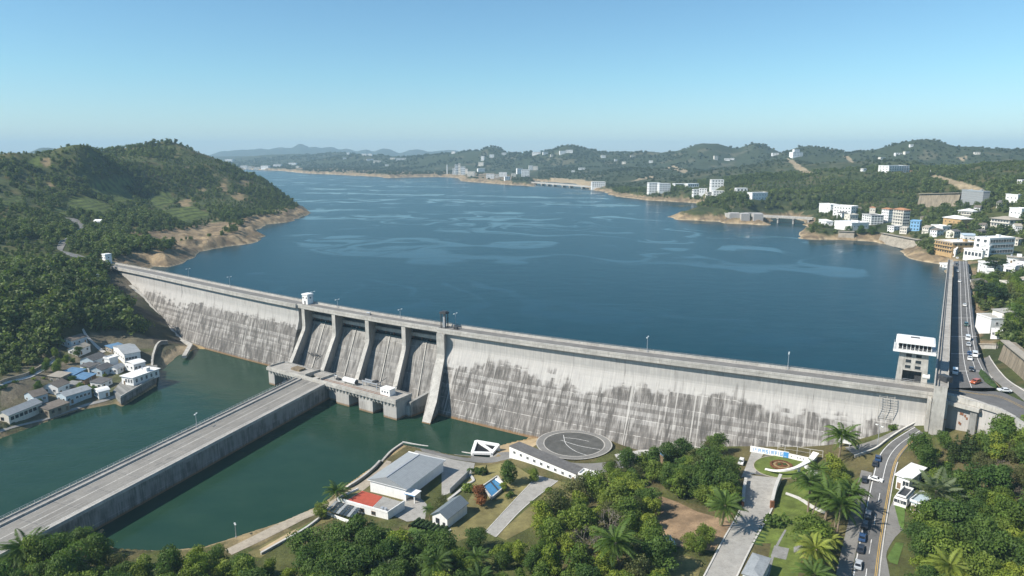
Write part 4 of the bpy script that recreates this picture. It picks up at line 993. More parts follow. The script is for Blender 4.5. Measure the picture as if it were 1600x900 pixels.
# lower road past the guard booths
RL = [(1322,960),(1333,890),(1343,840),(1354,785),(1364,740),(1373,712),(1390,692),(1412,678),(1428,668)]
RR = [(1368,960),(1373,895),(1380,840),(1388,790),(1396,745),(1404,718),(1418,700),(1434,688),(1446,680)]
eA, eB = road('lower_road', RL, RR, M['asphalt'], .10)
band('road_line', eA, -.5, .22, M['line_white'], .112); band('road_line', eB, .35, .16, M['line_yellow'], .112); band('road_line', eB, .75, .16, M['line_yellow'], .112)
mid = eA * .46 + eB * .54
band('centre_line', mid[int(len(mid)*.28):], 0, .18, M['line_white'], .112, dash=(3, 4)); band('centre_line', mid[:int(len(mid)*.33)], 0, .18, M['line_white'], .112, dash=(3, 4)); band('centre_line', mid[int(len(mid)*.66):], 0, .18, M['line_white'], .113)
road('pavement', [(1296,960),(1308,890),(1322,830),(1335,775),(1346,735)], [(1321,960),(1332,890),(1342,840),(1353,785),(1363,740)], M['asphalt_old'], .09)
band('kerb', eB[:int(len(eB)*.8)], -.32, .3, M['kerb'], .1, h=.1)
road('booth_apron', [(1374,960),(1375,895),(1382,845),(1390,795)], [(1400,960),(1388,890),(1385,865),(1400,838),(1412,826),(1404,800),(1397,780)], M['asphalt_old'], .094)
patch('verge_lawn', [(1397,790),(1414,796),(1412,830),(1405,822)], M['lawn'], .12); patch('verge_lawn', [(1386,872),(1400,848),(1412,850),(1402,884),(1390,880)], M['lawn'], .12)
road('side_road', [(1320,700),(1345,695),(1372,686),(1400,672),(1425,664)], [(1335,712),(1366,704),(1385,692),(1408,676),(1430,668)], M['asphalt_old'], .10)
# road on the right bank, at the level of the crest
uA, uB = road('upper_road', [(1483,606),(1485,560),(1487,500),(1489,450),(1490,408)], [(1562,606),(1541,578),(1527,540),(1519,480),(1512,408)], M['asphalt'], .02, zfix=ZC)
band('road_line', uB, 1.2, .2, M['line_white'], .032, zfix=ZC); m_ = uA * .42 + uB * .58
band('road_line', resample(uA * .55 + uB * .45, 80), 0, .2, M['line_white'], .032, zfix=ZC)
band('road_line', resample(uA * .28 + uB * .72, 80)[6:], 0, .18, M['line_white'], .032, zfix=ZC)
cA, cB = road('crossing_road', [(1484,606.5),(1530,612),(1562,612),(1600,628),(1650,648)], [(1472,613),(1500,618),(1532,628),(1572,644),(1630,680)], M['asphalt'], .028, zfix=ZC)
band('road_line', resample(cA * .72 + cB * .28, 60), 0, .18, M['line_yellow'], .04, zfix=ZC); band('road_line', resample(cA * .65 + cB * .35, 60), 0, .18, M['line_yellow'], .04, zfix=ZC)
band('kerb', cB, -.1, .35, M['kerb'], .03, zfix=ZC, h=.15)
hA, hB = road('hill_road', [(1533,562),(1548,588),(1566,606)], [(1546,556),(1562,580),(1590,604),(1640,632)], M['asphalt_old'], .05)
road('hill_road', [(1566,606),(1600,628),(1640,650)], [(1590,604),(1620,620),(1650,640)], M['asphalt_old'], .07)
band('kerb', hB, -.3, .3, M['kerb'], .05, h=.14)
for y in (497, 526, 553, 580):       # zebra bars and stop lines across the upper road
    a, b = G(1487 + (y-497)*-.02, y, ZC), G(1521 + (y-497)*.22, y, ZC); m = MB(); m.strip([[(a[0], a[1], ZC + .036), (b[0], b[1], ZC + .036)], [(a[0], a[1] + .35, ZC + .036), (b[0], b[1] + .35, ZC + .036)]]); o = m.build('road_line', M['line_white']); tag(o, kind='structure'); flip_up(o)
t = wall_line('road_parapet', 'long low concrete parapet along the right edge of the upper road', [tuple(p) for p in [uB[i] + np.array([.9, 0]) for i in range(8, len(uB))]], 1.1, .5, M['concrete'], M['kerb'], 'parapet', world=True)
patch('median_strip', [(1530,581),(1536,578),(1562,606),(1556,610),(1540,596)], M['soil'], .12)
# road on the left hillside
road('hill_track', [(150,408),(128,400),(104,394),(90,390),(92,380),(112,369),(124,358),(119,350),(98,345)], [(168,413),(140,405),(110,401),(98,392),(104,380),(122,371),(134,360),(128,346),(100,341)], M['asphalt_old'], .35)
band('kerb', smooth_line([hit(*p) for p in [(92,381),(112,370),(124,359)]]), 0, .4, M['kerb'], .4, h=.5)
road('hill_path', [(118,500),(150,494),(178,487),(192,481),(190,476),(183,473)], [(118,503),(151,497),(180,490),(196,482),(193,474),(185,470)], M['kerb'], .4)
road('village_path', [(0,600),(30,592),(52,584),(72,571),(85,562)], [(0,605),(32,595),(54,588),(75,574),(88,564)], M['kerb'], .25)
road('village_steps', [(128,515),(133,526),(146,540),(160,552)], [(131,514),(137,525),(150,538),(166,550)], M['kerb'], .25)
road('shore_path', [(0,672),(30,664),(70,655),(120,637),(160,625),(183,617)], [(0,677),(30,668),(70,659),(122,640),(162,629),(187,620)], M['paving'], .2)
# compound
road('quay_road', [(640,694),(700,705),(760,712),(800,706),(830,700),(850,714),(900,724),(950,722),(990,712),(1040,706)], [(660,706),(700,716),(760,724),(792,718),(815,716),(850,728),(900,740),(950,738),(1000,726),(1050,716)], M['asphalt_old'], .07)
patch('yard', [(650,704),(706,718),(742,724),(738,742),(716,758),(700,772),(690,776),(690,740),(640,778),(634,742),(618,735)], M['paving'], .06)
patch('forecourt', [(620,788),(650,772),(668,790),(664,812),(636,816),(600,800)], M['paving'], .064)
patch('dry_lawn', [(742,728),(795,722),(826,742),(842,746),(760,830),(706,850),(694,826),(728,790),(745,760),(716,758),(738,742)], M['drylawn'], .05)
patch('dry_lawn', [(872,752),(905,760),(880,790),(838,820),(790,845),(774,838)], M['drylawn'], .05)
pA, pB = road('paved_path', [(759,832),(800,787),(841,743)], [(774,840),(820,792),(871,752)], M['paving'], .09)
band('kerb', pA, 0, .3, M['kerb'], .09, h=.1); band('kerb', pB, -.3, .3, M['kerb'], .09, h=.1)
patch('lawn', [(637,830),(652,812),(697,826),(690,842),(668,850)], M['lawn'], .07)
patch('shore_path', [(352,860),(420,826),(470,803),(520,782),(560,758),(590,735),(604,720),(612,722),(600,742),(566,768),(525,792),(476,812),(424,838),(362,868)], M['sandpath'] if 'sandpath' in M else M['paving'], .1)
patch('dry_bank', [(380,868),(430,842),(480,818),(530,798),(540,806),(500,820),(440,850),(408,872)], M['drylawn'], .08)
patch('pale_path', [(405,860),(436,842),(462,828),(468,831),(440,848),(412,866)], M['sand'], .12); patch('bank_lawn', [(436,846),(470,826),(492,812),(498,816),(474,832),(442,852)], M['lawn'], .11)
patch('sand_spit', [(764,712),(780,697),(815,690),(845,684),(840,694),(815,712),(790,708)], M['sand'], .03)
c_ = G(897, 694.5, 16)
def disc(name, r0, r1, mat, lift, n=56, cx=0, cy=0, sx=1.0):
    m = MB(); rows = []
    for r in np.linspace(r0, r1, max(2, int((r1 - r0) / 2.5) + 2)):
        rows.append([(c_[0] + cx + math.cos(a) * r * sx, c_[1] + cy + math.sin(a) * r * (.93 + .05 * math.cos(a + 2.6)), 0) for a in np.linspace(0, 2 * math.pi, n)])
    a = np.array(rows); z = np.maximum(height(a[..., 0], a[..., 1]).min() * 0 + HZ, HZ); m.strip([[(q[0], q[1], HZ + lift) for q in r] for r in rows]); o = m.build(name, mat); tag(o, kind='structure'); flip_up(o)
HZ = max(ground(c_[0] + r_ * math.cos(a), c_[1] + r_ * math.sin(a) - (1 if r_ > 9 else 0)) for r_ in (0, 4, 8, 12) for a in np.linspace(0, 6.28, 12)) + .03
disc('turning_circle', .01, 16.4, M['asphalt_old'], .06, sx=1.0); disc('turning_circle', .01, 13.0, M['asphalt_dark'] if 'asphalt_dark' in M else M['asphalt'], .075, sx=.98)
disc('circle_kerb', 13.1, 13.6, M['concrete'], .12, sx=.98); disc('circle_kerb', 15.9, 16.4, M['concrete'], .1, sx=1.0)
for q in ([(876,688),(905,697),(938,703)], [(880,680),(884,694),(900,706),(918,712)], [(880,684),(900,686),(920,690)]):
    L = smooth_line([G(*p, HZ) for p in q]); band('painted_line', L, 0, .22, M['line_white'], .09, zfix=HZ)
# ramp garden and parking
rA, rB = road('ramp_road', [(1094,915),(1128,850),(1160,788),(1163,742)], [(1144,915),(1176,850),(1206,794),(1219,748)], M['paving'], .11)
band('kerb', rA[:int(len(rA)*.75)], -.05, .45, M['kerb'], .1, h=.25); band('kerb', rB[:int(len(rB)*.75)], -.4, .45, M['kerb'], .1, h=.25)
road('ramp_road', [(1158,747),(1166,728),(1174,707)], [(1181,741),(1183,727),(1193,710)], M['paving'], .105)
patch('parking', [(1160,738),(1196,711),(1240,719),(1262,728),(1246,744),(1220,749)], M['asphalt'], .085)
cl = hit(1220, 731)
def oval(name, r, mat, lift, c, k=1.0, h=0.0):
    P = [(c[0] + r * math.cos(a), c[1] + r * k * math.sin(a)) for a in np.linspace(0, 2 * math.pi, 40, endpoint=False)]
    return patch(name, P, mat, lift, True)
oval('round_lawn', 9.8, M['lawn_bright'] if 'lawn_bright' in M else M['lawn'], .13, cl); 
band('kerb', np.array([(cl[0] + 9.9 * math.cos(a), cl[1] + 9.9 * math.sin(a)) for a in np.linspace(0, 2 * math.pi, 50)]), 0, .3, M['tan_roof'], .1, h=.12)
patch('garden_lawn', [(1212,795),(1225,760),(1262,750),(1292,770),(1262,830),(1246,905),(1195,905),(1205,850),(1178,850)], M['lawn_bright'] if 'lawn_bright' in M else M['lawn'], .07)
road('garden_path', [(1228,770),(1250,778),(1272,792),(1290,800)], [(1227,773),(1248,782),(1269,796),(1288,804)], M['kerb'], .13); road('garden_path', [(1226,828),(1208,862),(1196,905)], [(1229,829),(1212,863),(1201,905)], M['concrete_dark'], .13)
patch('terrace', [(1210,853),(1233,858),(1228,876),(1204,870)], M['concrete_dark'], .14); patch('terrace', [(1240,856),(1254,851),(1258,861),(1240,864)], M['concrete_dark'], .14)
patch('bare_earth', [(1022,772),(1060,786),(1090,800),(1130,812),(1145,800),(1148,815),(1116,862),(1100,860),(1030,850),(1018,820)], M['soil'], .05)
patch('bare_earth', [(1040,875),(1068,868),(1098,880),(1090,905),(1045,905)], M['drylawn'], .055)
patch('foot_path', [(960,712),(1000,705),(1040,700),(1075,697),(1078,702),(1040,708),(1000,714),(965,720)], M['kerb'], .5)

def low_hedge(name, label, pts, w_, h_, z=None):
    P = smooth_line([(G(*p, z) if z else hit(*p)) for p in pts], 1.2); n = len(P); T = np.gradient(P, axis=0); T /= np.hypot(T[:, 0], T[:, 1])[:, None]; N = np.stack([-T[:, 1], T[:, 0]], 1); zs = np.full(n, z) if z else height(P[:, 0], P[:, 1])
    t = thing(name, label, 'hedge', (*P[n // 2], float(zs[n // 2]))); m = MB(); rows = []
    for i in range(n):
        k = w_ * (1 - .7 * abs(2 * i / (n - 1) - 1) ** 5)
        rows.append([(*(P[i] + N[i] * (math.cos(a) * k + random.uniform(-.15, .15))), zs[i] + abs(math.sin(a)) * h_ * (.8 + .4 * random.random())) for a in np.linspace(0, math.pi, 8)])
    m.strip(rows); m.build('foliage', simple('clipped_hedge', (.035, .065, .018), .95, .5, 2.2, .4), t, True)
low_hedge('median_hedge', 'green hedge filling the planted median at the upper road junction', [(1533, 581), (1541, 592), (1550, 601), (1558, 607)], 1.5, 1.2, ZC)
M['pool'] = simple('pool_blue', (.06, .20, .36), .25, .15, .6, .1)
M['panel_a'] = simple('dark_panel_glass', (.045, .06, .075), .25, .2, .6, .1)
M['hedge'] = simple('clipped_hedge', (.035, .065, .018), .95, .5, 2.2, .4)
# ------------------------------------------------------------------ buildings
_winmesh = {}
def window_mesh(w, h, frame):
    k = (round(w, 2), round(h, 2), frame)
    if k not in _winmesh:
        m = MB(); t = .12
        for c, d in (((0, 0, -t), (w + 2 * t, .2, t)), ((0, 0, h), (w + 2 * t, .2, t)), ((-w / 2 - t / 2, 0, 0), (t, .16, h)), ((w / 2 + t / 2, 0, 0), (t, .16, h)), ((0, .02, 0), (.07, .1, h))): m.box(c, d)
        o = m.build('window', M[frame]); me = o.data; bpy.data.objects.remove(o)
        m = MB(); m.box((0, .05, 0), (w, .1, h)); o = m.build('pane', M['glass']); mp = o.data; bpy.data.objects.remove(o)
        _winmesh[k] = (me, mp)
    return _winmesh[k]
def add_window(par, x, y, z, rz, w, h, frame='white', far=False):
    me, mp = window_mesh(w, h, frame)
    if far:
        o = link('window', mp, par); o.location = (x, y, z); o.rotation_euler.z = rz; return
    o = link('window', me, par); o.location = (x, y, z); o.rotation_euler.z = rz
    link('pane', mp, o)
def roof_mesh(kind, w, d, h, over, pitch):
    m = MB(); W, Dd = w / 2 + over, d / 2 + over; t = .18
    if kind == 'gable':                                    # ridge along x
        r = pitch * (d / 2); e = h - over * pitch
        for s in (-1, 1):
            m.add([(-W, s * Dd, e), (W, s * Dd, e), (W, 0, h + r), (-W, 0, h + r), (-W, s * Dd, e + t), (W, s * Dd, e + t), (W, 0, h + r + t), (-W, 0, h + r + t)],
                  [(0, 1, 2, 3), (4, 5, 6, 7), (0, 1, 5, 4), (1, 2, 6, 5), (2, 3, 7, 6), (3, 0, 4, 7)] if s > 0 else [(3, 2, 1, 0), (7, 6, 5, 4), (4, 5, 1, 0), (5, 6, 2, 1), (6, 7, 3, 2), (7, 4, 0, 3)])
    elif kind == 'hip':
        r = pitch * min(W, Dd); k = max(W - Dd, 0); k2 = max(Dd - W, 0)
        b = [(-W, -Dd, h), (W, -Dd, h), (W, Dd, h), (-W, Dd, h)]
        if k > 0: m.add(b + [(-k, 0, h + r), (k, 0, h + r)], [(3, 2, 1, 0), (0, 1, 5, 4), (1, 2, 5), (2, 3, 4, 5), (3, 0, 4)])
        else: m.add(b + [(0, -k2, h + r), (0, k2 + 1e-3, h + r)], [(3, 2, 1, 0), (0, 1, 4), (1, 2, 5, 4), (2, 3, 5), (3, 0, 4, 5)])
        m.box((0, 0, h - .22), (2 * W, 2 * Dd, .215))
    elif kind == 'shed':
        m.add([(-W, -Dd, h), (W, -Dd, h), (W, Dd, h + pitch * d), (-W, Dd, h + pitch * d), (-W, -Dd, h + t), (W, -Dd, h + t), (W, Dd, h + pitch * d + t), (-W, Dd, h + pitch * d + t)],
              [(3, 2, 1, 0), (4, 5, 6, 7), (0, 1, 5, 4), (1, 2, 6, 5), (2, 3, 7, 6), (3, 0, 4, 7)])
    elif kind == 'curve':
        rows = []
        for i in range(9):
            y = -Dd + 2 * Dd * i / 8; z = h + pitch * d * (1 - (2 * i / 8 - 1) ** 2); rows.append([(-W, y, z), (W, y, z)])
        m.strip([r for r in rows]); m.strip([[(x, y, z + t) for x, y, z in r] for r in rows])
    else:
        m.box((0, 0, h), (w + 2 * over, d + 2 * over, .3))
    return m
def building(name, label, cat, loc, w, d, h, rz, roof='flat', wall='white', roofm='concrete', pitch=.45, over=.4, win=(3, 1), side=(2, 1), door=True, far=False, wsize=(1.3, 1.3), parapet=True, group=None, frame='white', z0=1.0, base=3.0, skipwin=False, bands=0, chimney=False):
    """a house: local -y is its front, loc the middle of its floor"""
    t = thing(name, label, cat, loc, rz, group)
    m = MB(); m.box((0, 0, -base), (w, d, base + h))
    if roof == 'gable':
        r = pitch * d / 2
        for s in (-1, 1): m.add([(s * w / 2, -d / 2, h), (s * w / 2, d / 2, h), (s * w / 2, 0, h + r), (s * (w / 2 - .2), -d / 2, h), (s * (w / 2 - .2), d / 2, h), (s * (w / 2 - .2), 0, h + r)], [(0, 1, 2), (3, 5, 4), (0, 3, 4, 1), (1, 4, 5, 2), (2, 5, 3, 0)])
    if roof == 'shed':
        r = pitch * d
        for s in (-1, 1): m.add([(s * w / 2, -d / 2, h), (s * w / 2, d / 2, h), (s * w / 2, d / 2, h + r), (s * (w / 2 - .2), -d / 2, h), (s * (w / 2 - .2), d / 2, h), (s * (w / 2 - .2), d / 2, h + r)], [(0, 1, 2), (3, 5, 4), (2, 5, 3, 0), (1, 4, 5, 2)])
    m.build('wall', M[wall], t)
    rf = roof_mesh(roof, w, d, h, over, pitch).build('roof', M[roofm], t)
    if roof == 'flat' and parapet:
        m = MB(); W, Q = w + 2 * over, d + 2 * over
        for c, q in (((0, -Q / 2 + .1, h + .303), (W, .2, .6)), ((0, Q / 2 - .1, h + .303), (W, .2, .6)), ((-W / 2 + .1, 0, h + .303), (.2, Q - .42, .6)), ((W / 2 - .1, 0, h + .303), (.2, Q - .42, .6))): m.box(c, q)
        m.build('parapet', M[wall], rf)
    if roof == 'flat' and not far and over >= 0 and w > 7 and roofm != 'slate' and name not in ('guard_booth', 'booth_office'):
        m = MB(); m.box((w * .22, d * .15, h + .3), (min(3, w * .3), min(2.6, d * .3), 2.0)); m.build('stair_head', M[wall], rf)
        m = MB(); m.tube([(-w * .25, d * .2, h + .3), (-w * .25, d * .2, h + 1.7)], [.65, .65], 10); m.build('water_tank', M['steel'], rf)
    if chimney:
        m = MB(); m.box((w * .22, d * .12, h), (.8, .8, 2.4)); m.build('chimney', M['concrete_dark'], rf)
    for k in range(bands):
        m = MB(); m.box((0, -d / 2 - .55, h * (k + 1) / (bands + 1) - .2), (w + .1, 1.1, .28)); m.build('balcony', M[wall], t)
        m = MB(); m.box((0, -d / 2 - 1.02, h * (k + 1) / (bands + 1) + .1), (w, .1, .8)); m.build('balustrade', M[wall], t)
    if door and not far:
        x = -w * .28 if win[0] % 2 == 0 else w * .5 - 1.4
        m = MB(); m.box((x, -d / 2 - .03, 0), (1.1, .08, 2.1)); m.build('door', M['timber'], t)
    ww, wh = wsize; cs, sn = math.cos(rz), math.sin(rz)
    def facade(n, fl, L, nx, ny):
        gx, gy = nx * cs - ny * sn, nx * sn + ny * cs
        if gx * -loc[0] + gy * -loc[1] < -.25 * math.hypot(loc[0], loc[1]): return
        for f in range(fl):
            zz = z0 + f * (h / fl) if fl > 1 else max(z0, (h - wh) * .55)
            for i in range(n):
                u = (-.5 + (i + .5) / n) * L * .94
                if door and not far and f == 0 and ny < 0 and abs(u - x) < .55 + ww / 2: continue
                px_, py_ = (u, ny * (d / 2 + .02)) if nx == 0 else (nx * (w / 2 + .02), u)
                add_window(t, px_, py_, zz, 0 if ny < 0 else (math.pi / 2 if nx > 0 else (-math.pi / 2 if nx < 0 else math.pi)), ww, wh, frame, far)
    if win[0]: facade(win[0], win[1], w, 0, -1)
    if side[0]: facade(side[0], side[1], d, 1, 0); facade(side[0], side[1], d, -1, 0)
    return t
def bld(name, label, A, B, d, h, z=None, cat='building', maxd=None, wmin=2.5, **k):
    """place a building by the two ends of its front wall's foot (pixels), its depth and height (metres)"""
    if maxd:
        y = (A[1] + B[1]) / 2; p = None
        for dy in np.arange(0, 26, .5):
            q = hit((A[0] + B[0]) / 2, y + dy)
            if q[1] < maxd: p = q; break
        if p is None: p = hit((A[0] + B[0]) / 2, y + 26)
        dep = p[1]; a = np.array([ray(A[0], A[1])[0] / ray(A[0], A[1])[1] * dep, dep]); b = np.array([ray(B[0], B[1])[0] / ray(B[0], B[1])[1] * dep, dep + (A[1] - B[1]) * 0])
    else:
        a = (G(*A, z) if z else hit(*A))[:2]; b = (G(*B, z) if z else hit(*B))[:2]
    v = b - a; w = max(np.hypot(*v), wmin); rz = math.atan2(v[1], v[0]); n = np.array([-v[1], v[0]]) / max(np.hypot(*v), 1e-6)
    c = (a + b) / 2 + n * d / 2
    hs = [ground(*(a + v * f + n * d * g)) for f in (0.05, .95) for g in (.05, .5)]
    zz = z if z else float(np.mean(hs))
    return building(name, label, cat, (c[0], c[1], zz), w, d, h, rz, **k)

# --- village below the left hillside
VG = 'houses of the riverside village'
bld('long_shed', 'long low grey-roofed shed with dark windowed front, leftmost on the riverbank', (15,662), (67,643), 7.5, 4.2, cat='shed', roof='gable', roofm='grey_roof', wall='cream', win=(7, 1), side=(1, 1), group=VG, wsize=(1.5, 1.4), frame='darksteel')
bld('village_house', 'low brown-roofed house with weeds behind, second from left along the riverbank', (78,655), (110,642), 7, 3.4, cat='house', roof='shed', pitch=.12, roofm='brown_roof', wall='stone', win=(3, 1), group=VG, frame='timber')
bld('village_house', 'long house with pale grey sheet roof and light blue walls on the riverbank', (105,636), (144,621), 8.5, 4.6, cat='house', roof='gable', pitch=.3, roofm='grey_roof', wall='paleblue', win=(6, 1), group=VG)
bld('village_house', 'light blue house with brown tile roof behind the leftmost shed', (55,636), (76,628), 9, 4.2, cat='house', roof='gable', roofm='brown_roof', wall='paleblue', win=(2, 1), group=VG)
bld('village_house', 'white gabled house with brown roof in the middle of the riverside village', (92,619), (110,612), 9, 4.4, cat='house', roof='gable', roofm='brown_roof', wall='white', win=(2, 1), group=VG)
bld('open_shed', 'blue sheet-roofed shed, upper one of the two in the village', (116,596), (136,587), 8, 3.3, cat='shed', roof='shed', pitch=.1, roofm='blue_roof', wall='stone', win=(2, 1), group=VG)
bld('open_shed', 'blue sheet-roofed shed, lower one of the two in the village', (133,602), (151,593), 8, 3.0, cat='shed', roof='shed', pitch=.12, roofm='blue_roof', wall='timber', win=(1, 1), group=VG)
bld('village_house', 'brown-roofed light blue house, highest of the village under the trees', (113,547), (137,538), 8, 4.2, cat='house', roof='gable', pitch=.35, roofm='brown_roof', wall='paleblue', win=(3, 1), group=VG)
bld('village_house', 'small white house with pale tan roof beside the yard of bare earth', (124,558), (142,550), 7, 3.8, cat='house', roof='gable', roofm='tan_roof', wall='white', win=(2, 1), group=VG)
bld('village_house', 'grey-roofed house with white trim at the foot of the hillside steps', (147,576), (167,568), 9, 4.5, cat='house', roof='gable', roofm='slate', wall='paleblue', win=(2, 1), group=VG)
bld('village_house', 'dark-roofed open house next to the lower blue shed', (140,584), (158,577), 6, 3.3, cat='house', roof='shed', pitch=.15, roofm='slate', wall='white', win=(2, 1), group=VG)
bld('white_tower_house', 'narrow windowless white cube tower house in the village', (173,578), (186,574), 5, 6.2, cat='house', roof='flat', wall='white', roofm='white', win=(0, 0), side=(0, 0), door=False, group=VG)
bld('village_hall', 'biggest village building, long pale grey roof and white front with arched windows', (196,571), (221,567), 24, 6.5, cat='hall', roof='gable', pitch=.16, roofm='grey_roof', wall='white', win=(5, 1), side=(6, 1), group=VG)
bld('open_shed', 'blue-roofed lean-to beside the big village hall', (176,553), (196,547), 7, 3, cat='shed', roof='shed', pitch=.12, roofm='blue_roof', wall='stone', win=(1, 1), group=VG)
bld('village_house', 'black-roofed house with a blue gutter below the white cube tower', (160,589), (178,581), 8, 3.6, cat='house', roof='gable', roofm='slate', wall='paleblue', win=(2, 1), group=VG)
bld('village_house', 'small pale-roofed hut between the hall and the quay house', (184,585), (197,579), 6, 3, cat='hut', roof='gable', roofm='grey_roof', wall='white', win=(1, 1), group=VG)
bld('village_house', 'shallow white shed with grey roof behind the quay terrace', (160,608), (176,600), 7, 3.0, cat='shed', roof='shed', pitch=.1, roofm='slate', wall='white', win=(2, 1), group=VG)
bld('boat_house', 'small white arched boathouse at the water edge of the village', (155,625), (172,619), 6, 3.4, cat='boathouse', roof='curve', pitch=.2, roofm='white', wall='white', win=(1, 1), wsize=(2.2, 2), group=VG)
bld('village_house', 'brown-roofed cottage against the slope above the two blue sheds', (96,600), (112,594), 7, 3.3, cat='house', roof='shed', pitch=.12, roofm='tan_roof', wall='stone', win=(2, 1), group=VG)
bld('village_house', 'little grey hut squeezed behind the long pale-roofed house', (113,612), (128,605), 5, 2.8, cat='hut', roof='shed', pitch=.1, roofm='concrete_dark', wall='stone', win=(1, 1), group=VG)
bld('hill_hut', 'blue and white hut standing among trees just below the left end of the dam', (146,442), (159,440), 6, 4.5, cat='hut', roof='shed', pitch=.1, roofm='paleblue', wall='white', win=(2, 1))
bld('hill_house', 'tiny white house by the bend of the hillside track', (146,347), (156,346), 8, 4.5, cat='house', roof='gable', roofm='white', wall='white', win=(2, 1), maxd=760)
# quay terrace and the two houses on it
q = [G(*p, 14.3) for p in [(188,622), (243,590), (246,570), (224,571), (196,588), (176,611)]]
t = thing('quay_terrace', 'raised stone quay terrace at the water edge of the village', 'quay', (*(sum(q) / 6)[:2], 10))
m = MB(); m.prism([p[:2] for p in q], 4, 14.3); m.build('quay_wall', M['wallc'], t, True, uv=[(v[0] + v[1], v[2]) for v in m.v])
a, b = q[0], q[1]; m = MB(); m.bar((a[0], a[1], 14.303), (b[0], b[1], 14.303), .5, 1.0); m.build('parapet', M['concrete'], t, True)
bld('quay_house', 'white flat-roofed house with tall windows on the quay terrace', (191,600), (209,603), 17, 4.6, z=14.32, cat='house', roof='flat', wall='white', roofm='white', parapet=False, over=.7, win=(4, 1), side=(5, 1), group=VG, wsize=(1.2, 2), base=.0)
bld('quay_house', 'white upper house with a curved roof in front of the big village hall', (210,582), (228,577), 9, 4.6, z=14.32, cat='house', roof='curve', pitch=.1, wall='white', roofm='white', win=(3, 1), side=(2, 1), group=VG, base=.0)
wall_line('village_wall', 'grey rubble retaining wall behind the village on the slope', [(0,601), (40,588), (72,569), (92,556)], 1.8, .6, M['stone'])
wall_line('slope_wall', 'dark curved flood wall running from the big village hall to the dam foot', [(238,578), (241,556), (248,541), (262,538)], 2.4, .8, M['concrete_dark'], M['concrete'])
# --- compound on the near bank
a, b, c = hit(579, 769), hit(634, 783), hit(691, 737)
v = (b - a)[:2]; wd = np.hypot(*v); rz = math.atan2(v[1], v[0]); n = np.array([-v[1], v[0]]) / wd; dp = float((c - b)[:2] @ n)
cc = (a + b)[:2] / 2 + n * dp / 2
hall = building('main_hall', 'large white hall with ribbed grey gable roof on the near river bank', 'hall', (cc[0], cc[1], 14.4), dp, wd, 4.9, rz - math.pi / 2 + math.pi, roof='flat', wall='white', roofm='white', over=-.3, parapet=False, win=(0, 0), side=(0, 0), door=False)
for ch in list(hall.children):
    if ch.name.startswith('roof'):
        for c2 in list(ch.children): bpy.data.objects.remove(c2)
        bpy.data.objects.remove(ch)
m = MB(); X_, Y_, h_ = dp / 2 + .6, wd / 2 + .9, 4.9; r_ = 2.9; k_ = X_ - wd * .34
m.add([(-X_, -Y_, h_), (X_, -Y_, h_), (X_, Y_, h_), (-X_, Y_, h_), (-X_, 0, h_ + r_), (k_, 0, h_ + r_)], [(3, 2, 1, 0), (0, 1, 5, 4), (1, 2, 5), (2, 3, 4, 5), (3, 0, 4)]); hr = m.build('roof', M['ribbed'], hall)
m = MB(); m.bar((-X_, 0, h_ + r_ - .05), (k_, 0, h_ + r_ - .05), .6, .16); m.build('ridge_cap', M['steel'], hr)
for sg in (-1, 1):
    m = MB(); m.bar((k_, 0, h_ + r_ - .06), (X_, sg * Y_, h_ - .06), .5, .16); m.build('hip_cap', M['white'], hr)
m = MB(); m.box((0, 0, h_ - .3), (2 * X_, 2 * Y_, .29)); m.build('eaves', M['white'], hr)
for k, u in enumerate(np.linspace(-.42, .42, 7)): add_window(hall, u * dp, wd / 2 + .03, 2.0, math.pi, 1.8, 1.5, 'white')
for y_, z_, w_ in ((1, 2.6, 1.0), (-3.6, 1.8, 1.6)): add_window(hall, dp / 2 + .03, y_, z_, math.pi / 2, w_, 1.4, 'darksteel')
def fr(u, v_, z): q_ = a[:2] + v / wd * u - n * v_; return (q_[0], q_[1], z)      # u along the hall's front, v out from it
porch = thing('entrance_porch', 'small white porch with blue trim at the corner of the large white hall', 'porch', fr(wd + 2.2, -1.5, 14.4), rz)
for x in (-1.9, 1.9):
    m = MB(); m.box((x, -1.8, 0), (.35, .35, 3)); m.build('column', M['white'], porch)
m = MB(); m.box((0, 0, 3.0), (4.6, 4.4, .3)); m.build('roof', M['white'], porch); m = MB(); m.box((0, -2.24, 3.05), (4.6, .06, .22)); m.build('trim', M['blue'], porch)
m = MB(); m.box((0, 1.8, 0), (4, .3, 3)); m.build('back_wall', M['cream'], porch)
# terrace building in front of the hall
tb = thing('terrace_building', 'low white building with a red painted flat roof terrace in front of the large hall', 'building', fr(wd / 2 - 1, 6, 14.0), rz)
def tpx(*ps): return [G(*p, 17.6)[:2] for p in ps]
Q = tpx((560, 764), (632, 784), (606, 801), (527, 779))
m = MB(); m.prism(Q, 12, 17.3); m.build('wall', M['white'], tb, True)
m = MB(); m.prism(tpx((566, 766), (598, 775), (580, 793), (541, 782)), 17.303, 17.4); m.build('red_terrace', M['redfloor'], tb, True)
m = MB(); m.prism(tpx((560.5, 764.3), (565.5, 765.7), (540, 781.7), (528, 778.8)), 17.303, 17.39); m.build('planted_roof', M['drylawn'], tb, True)
m = MB(); m.prism(tpx((598.6, 775.2), (631, 784), (605.5, 800.2), (581, 793.3)), 17.303, 17.385); m.build('grey_terrace', M['paving'], tb, True)
for i, j in ((0, 3), (3, 2), (2, 1)):
    m = MB(); m.bar((*Q[i], 17.303), (*Q[j], 17.303), .3, .75); m.build('parapet', M['white'], tb, True)
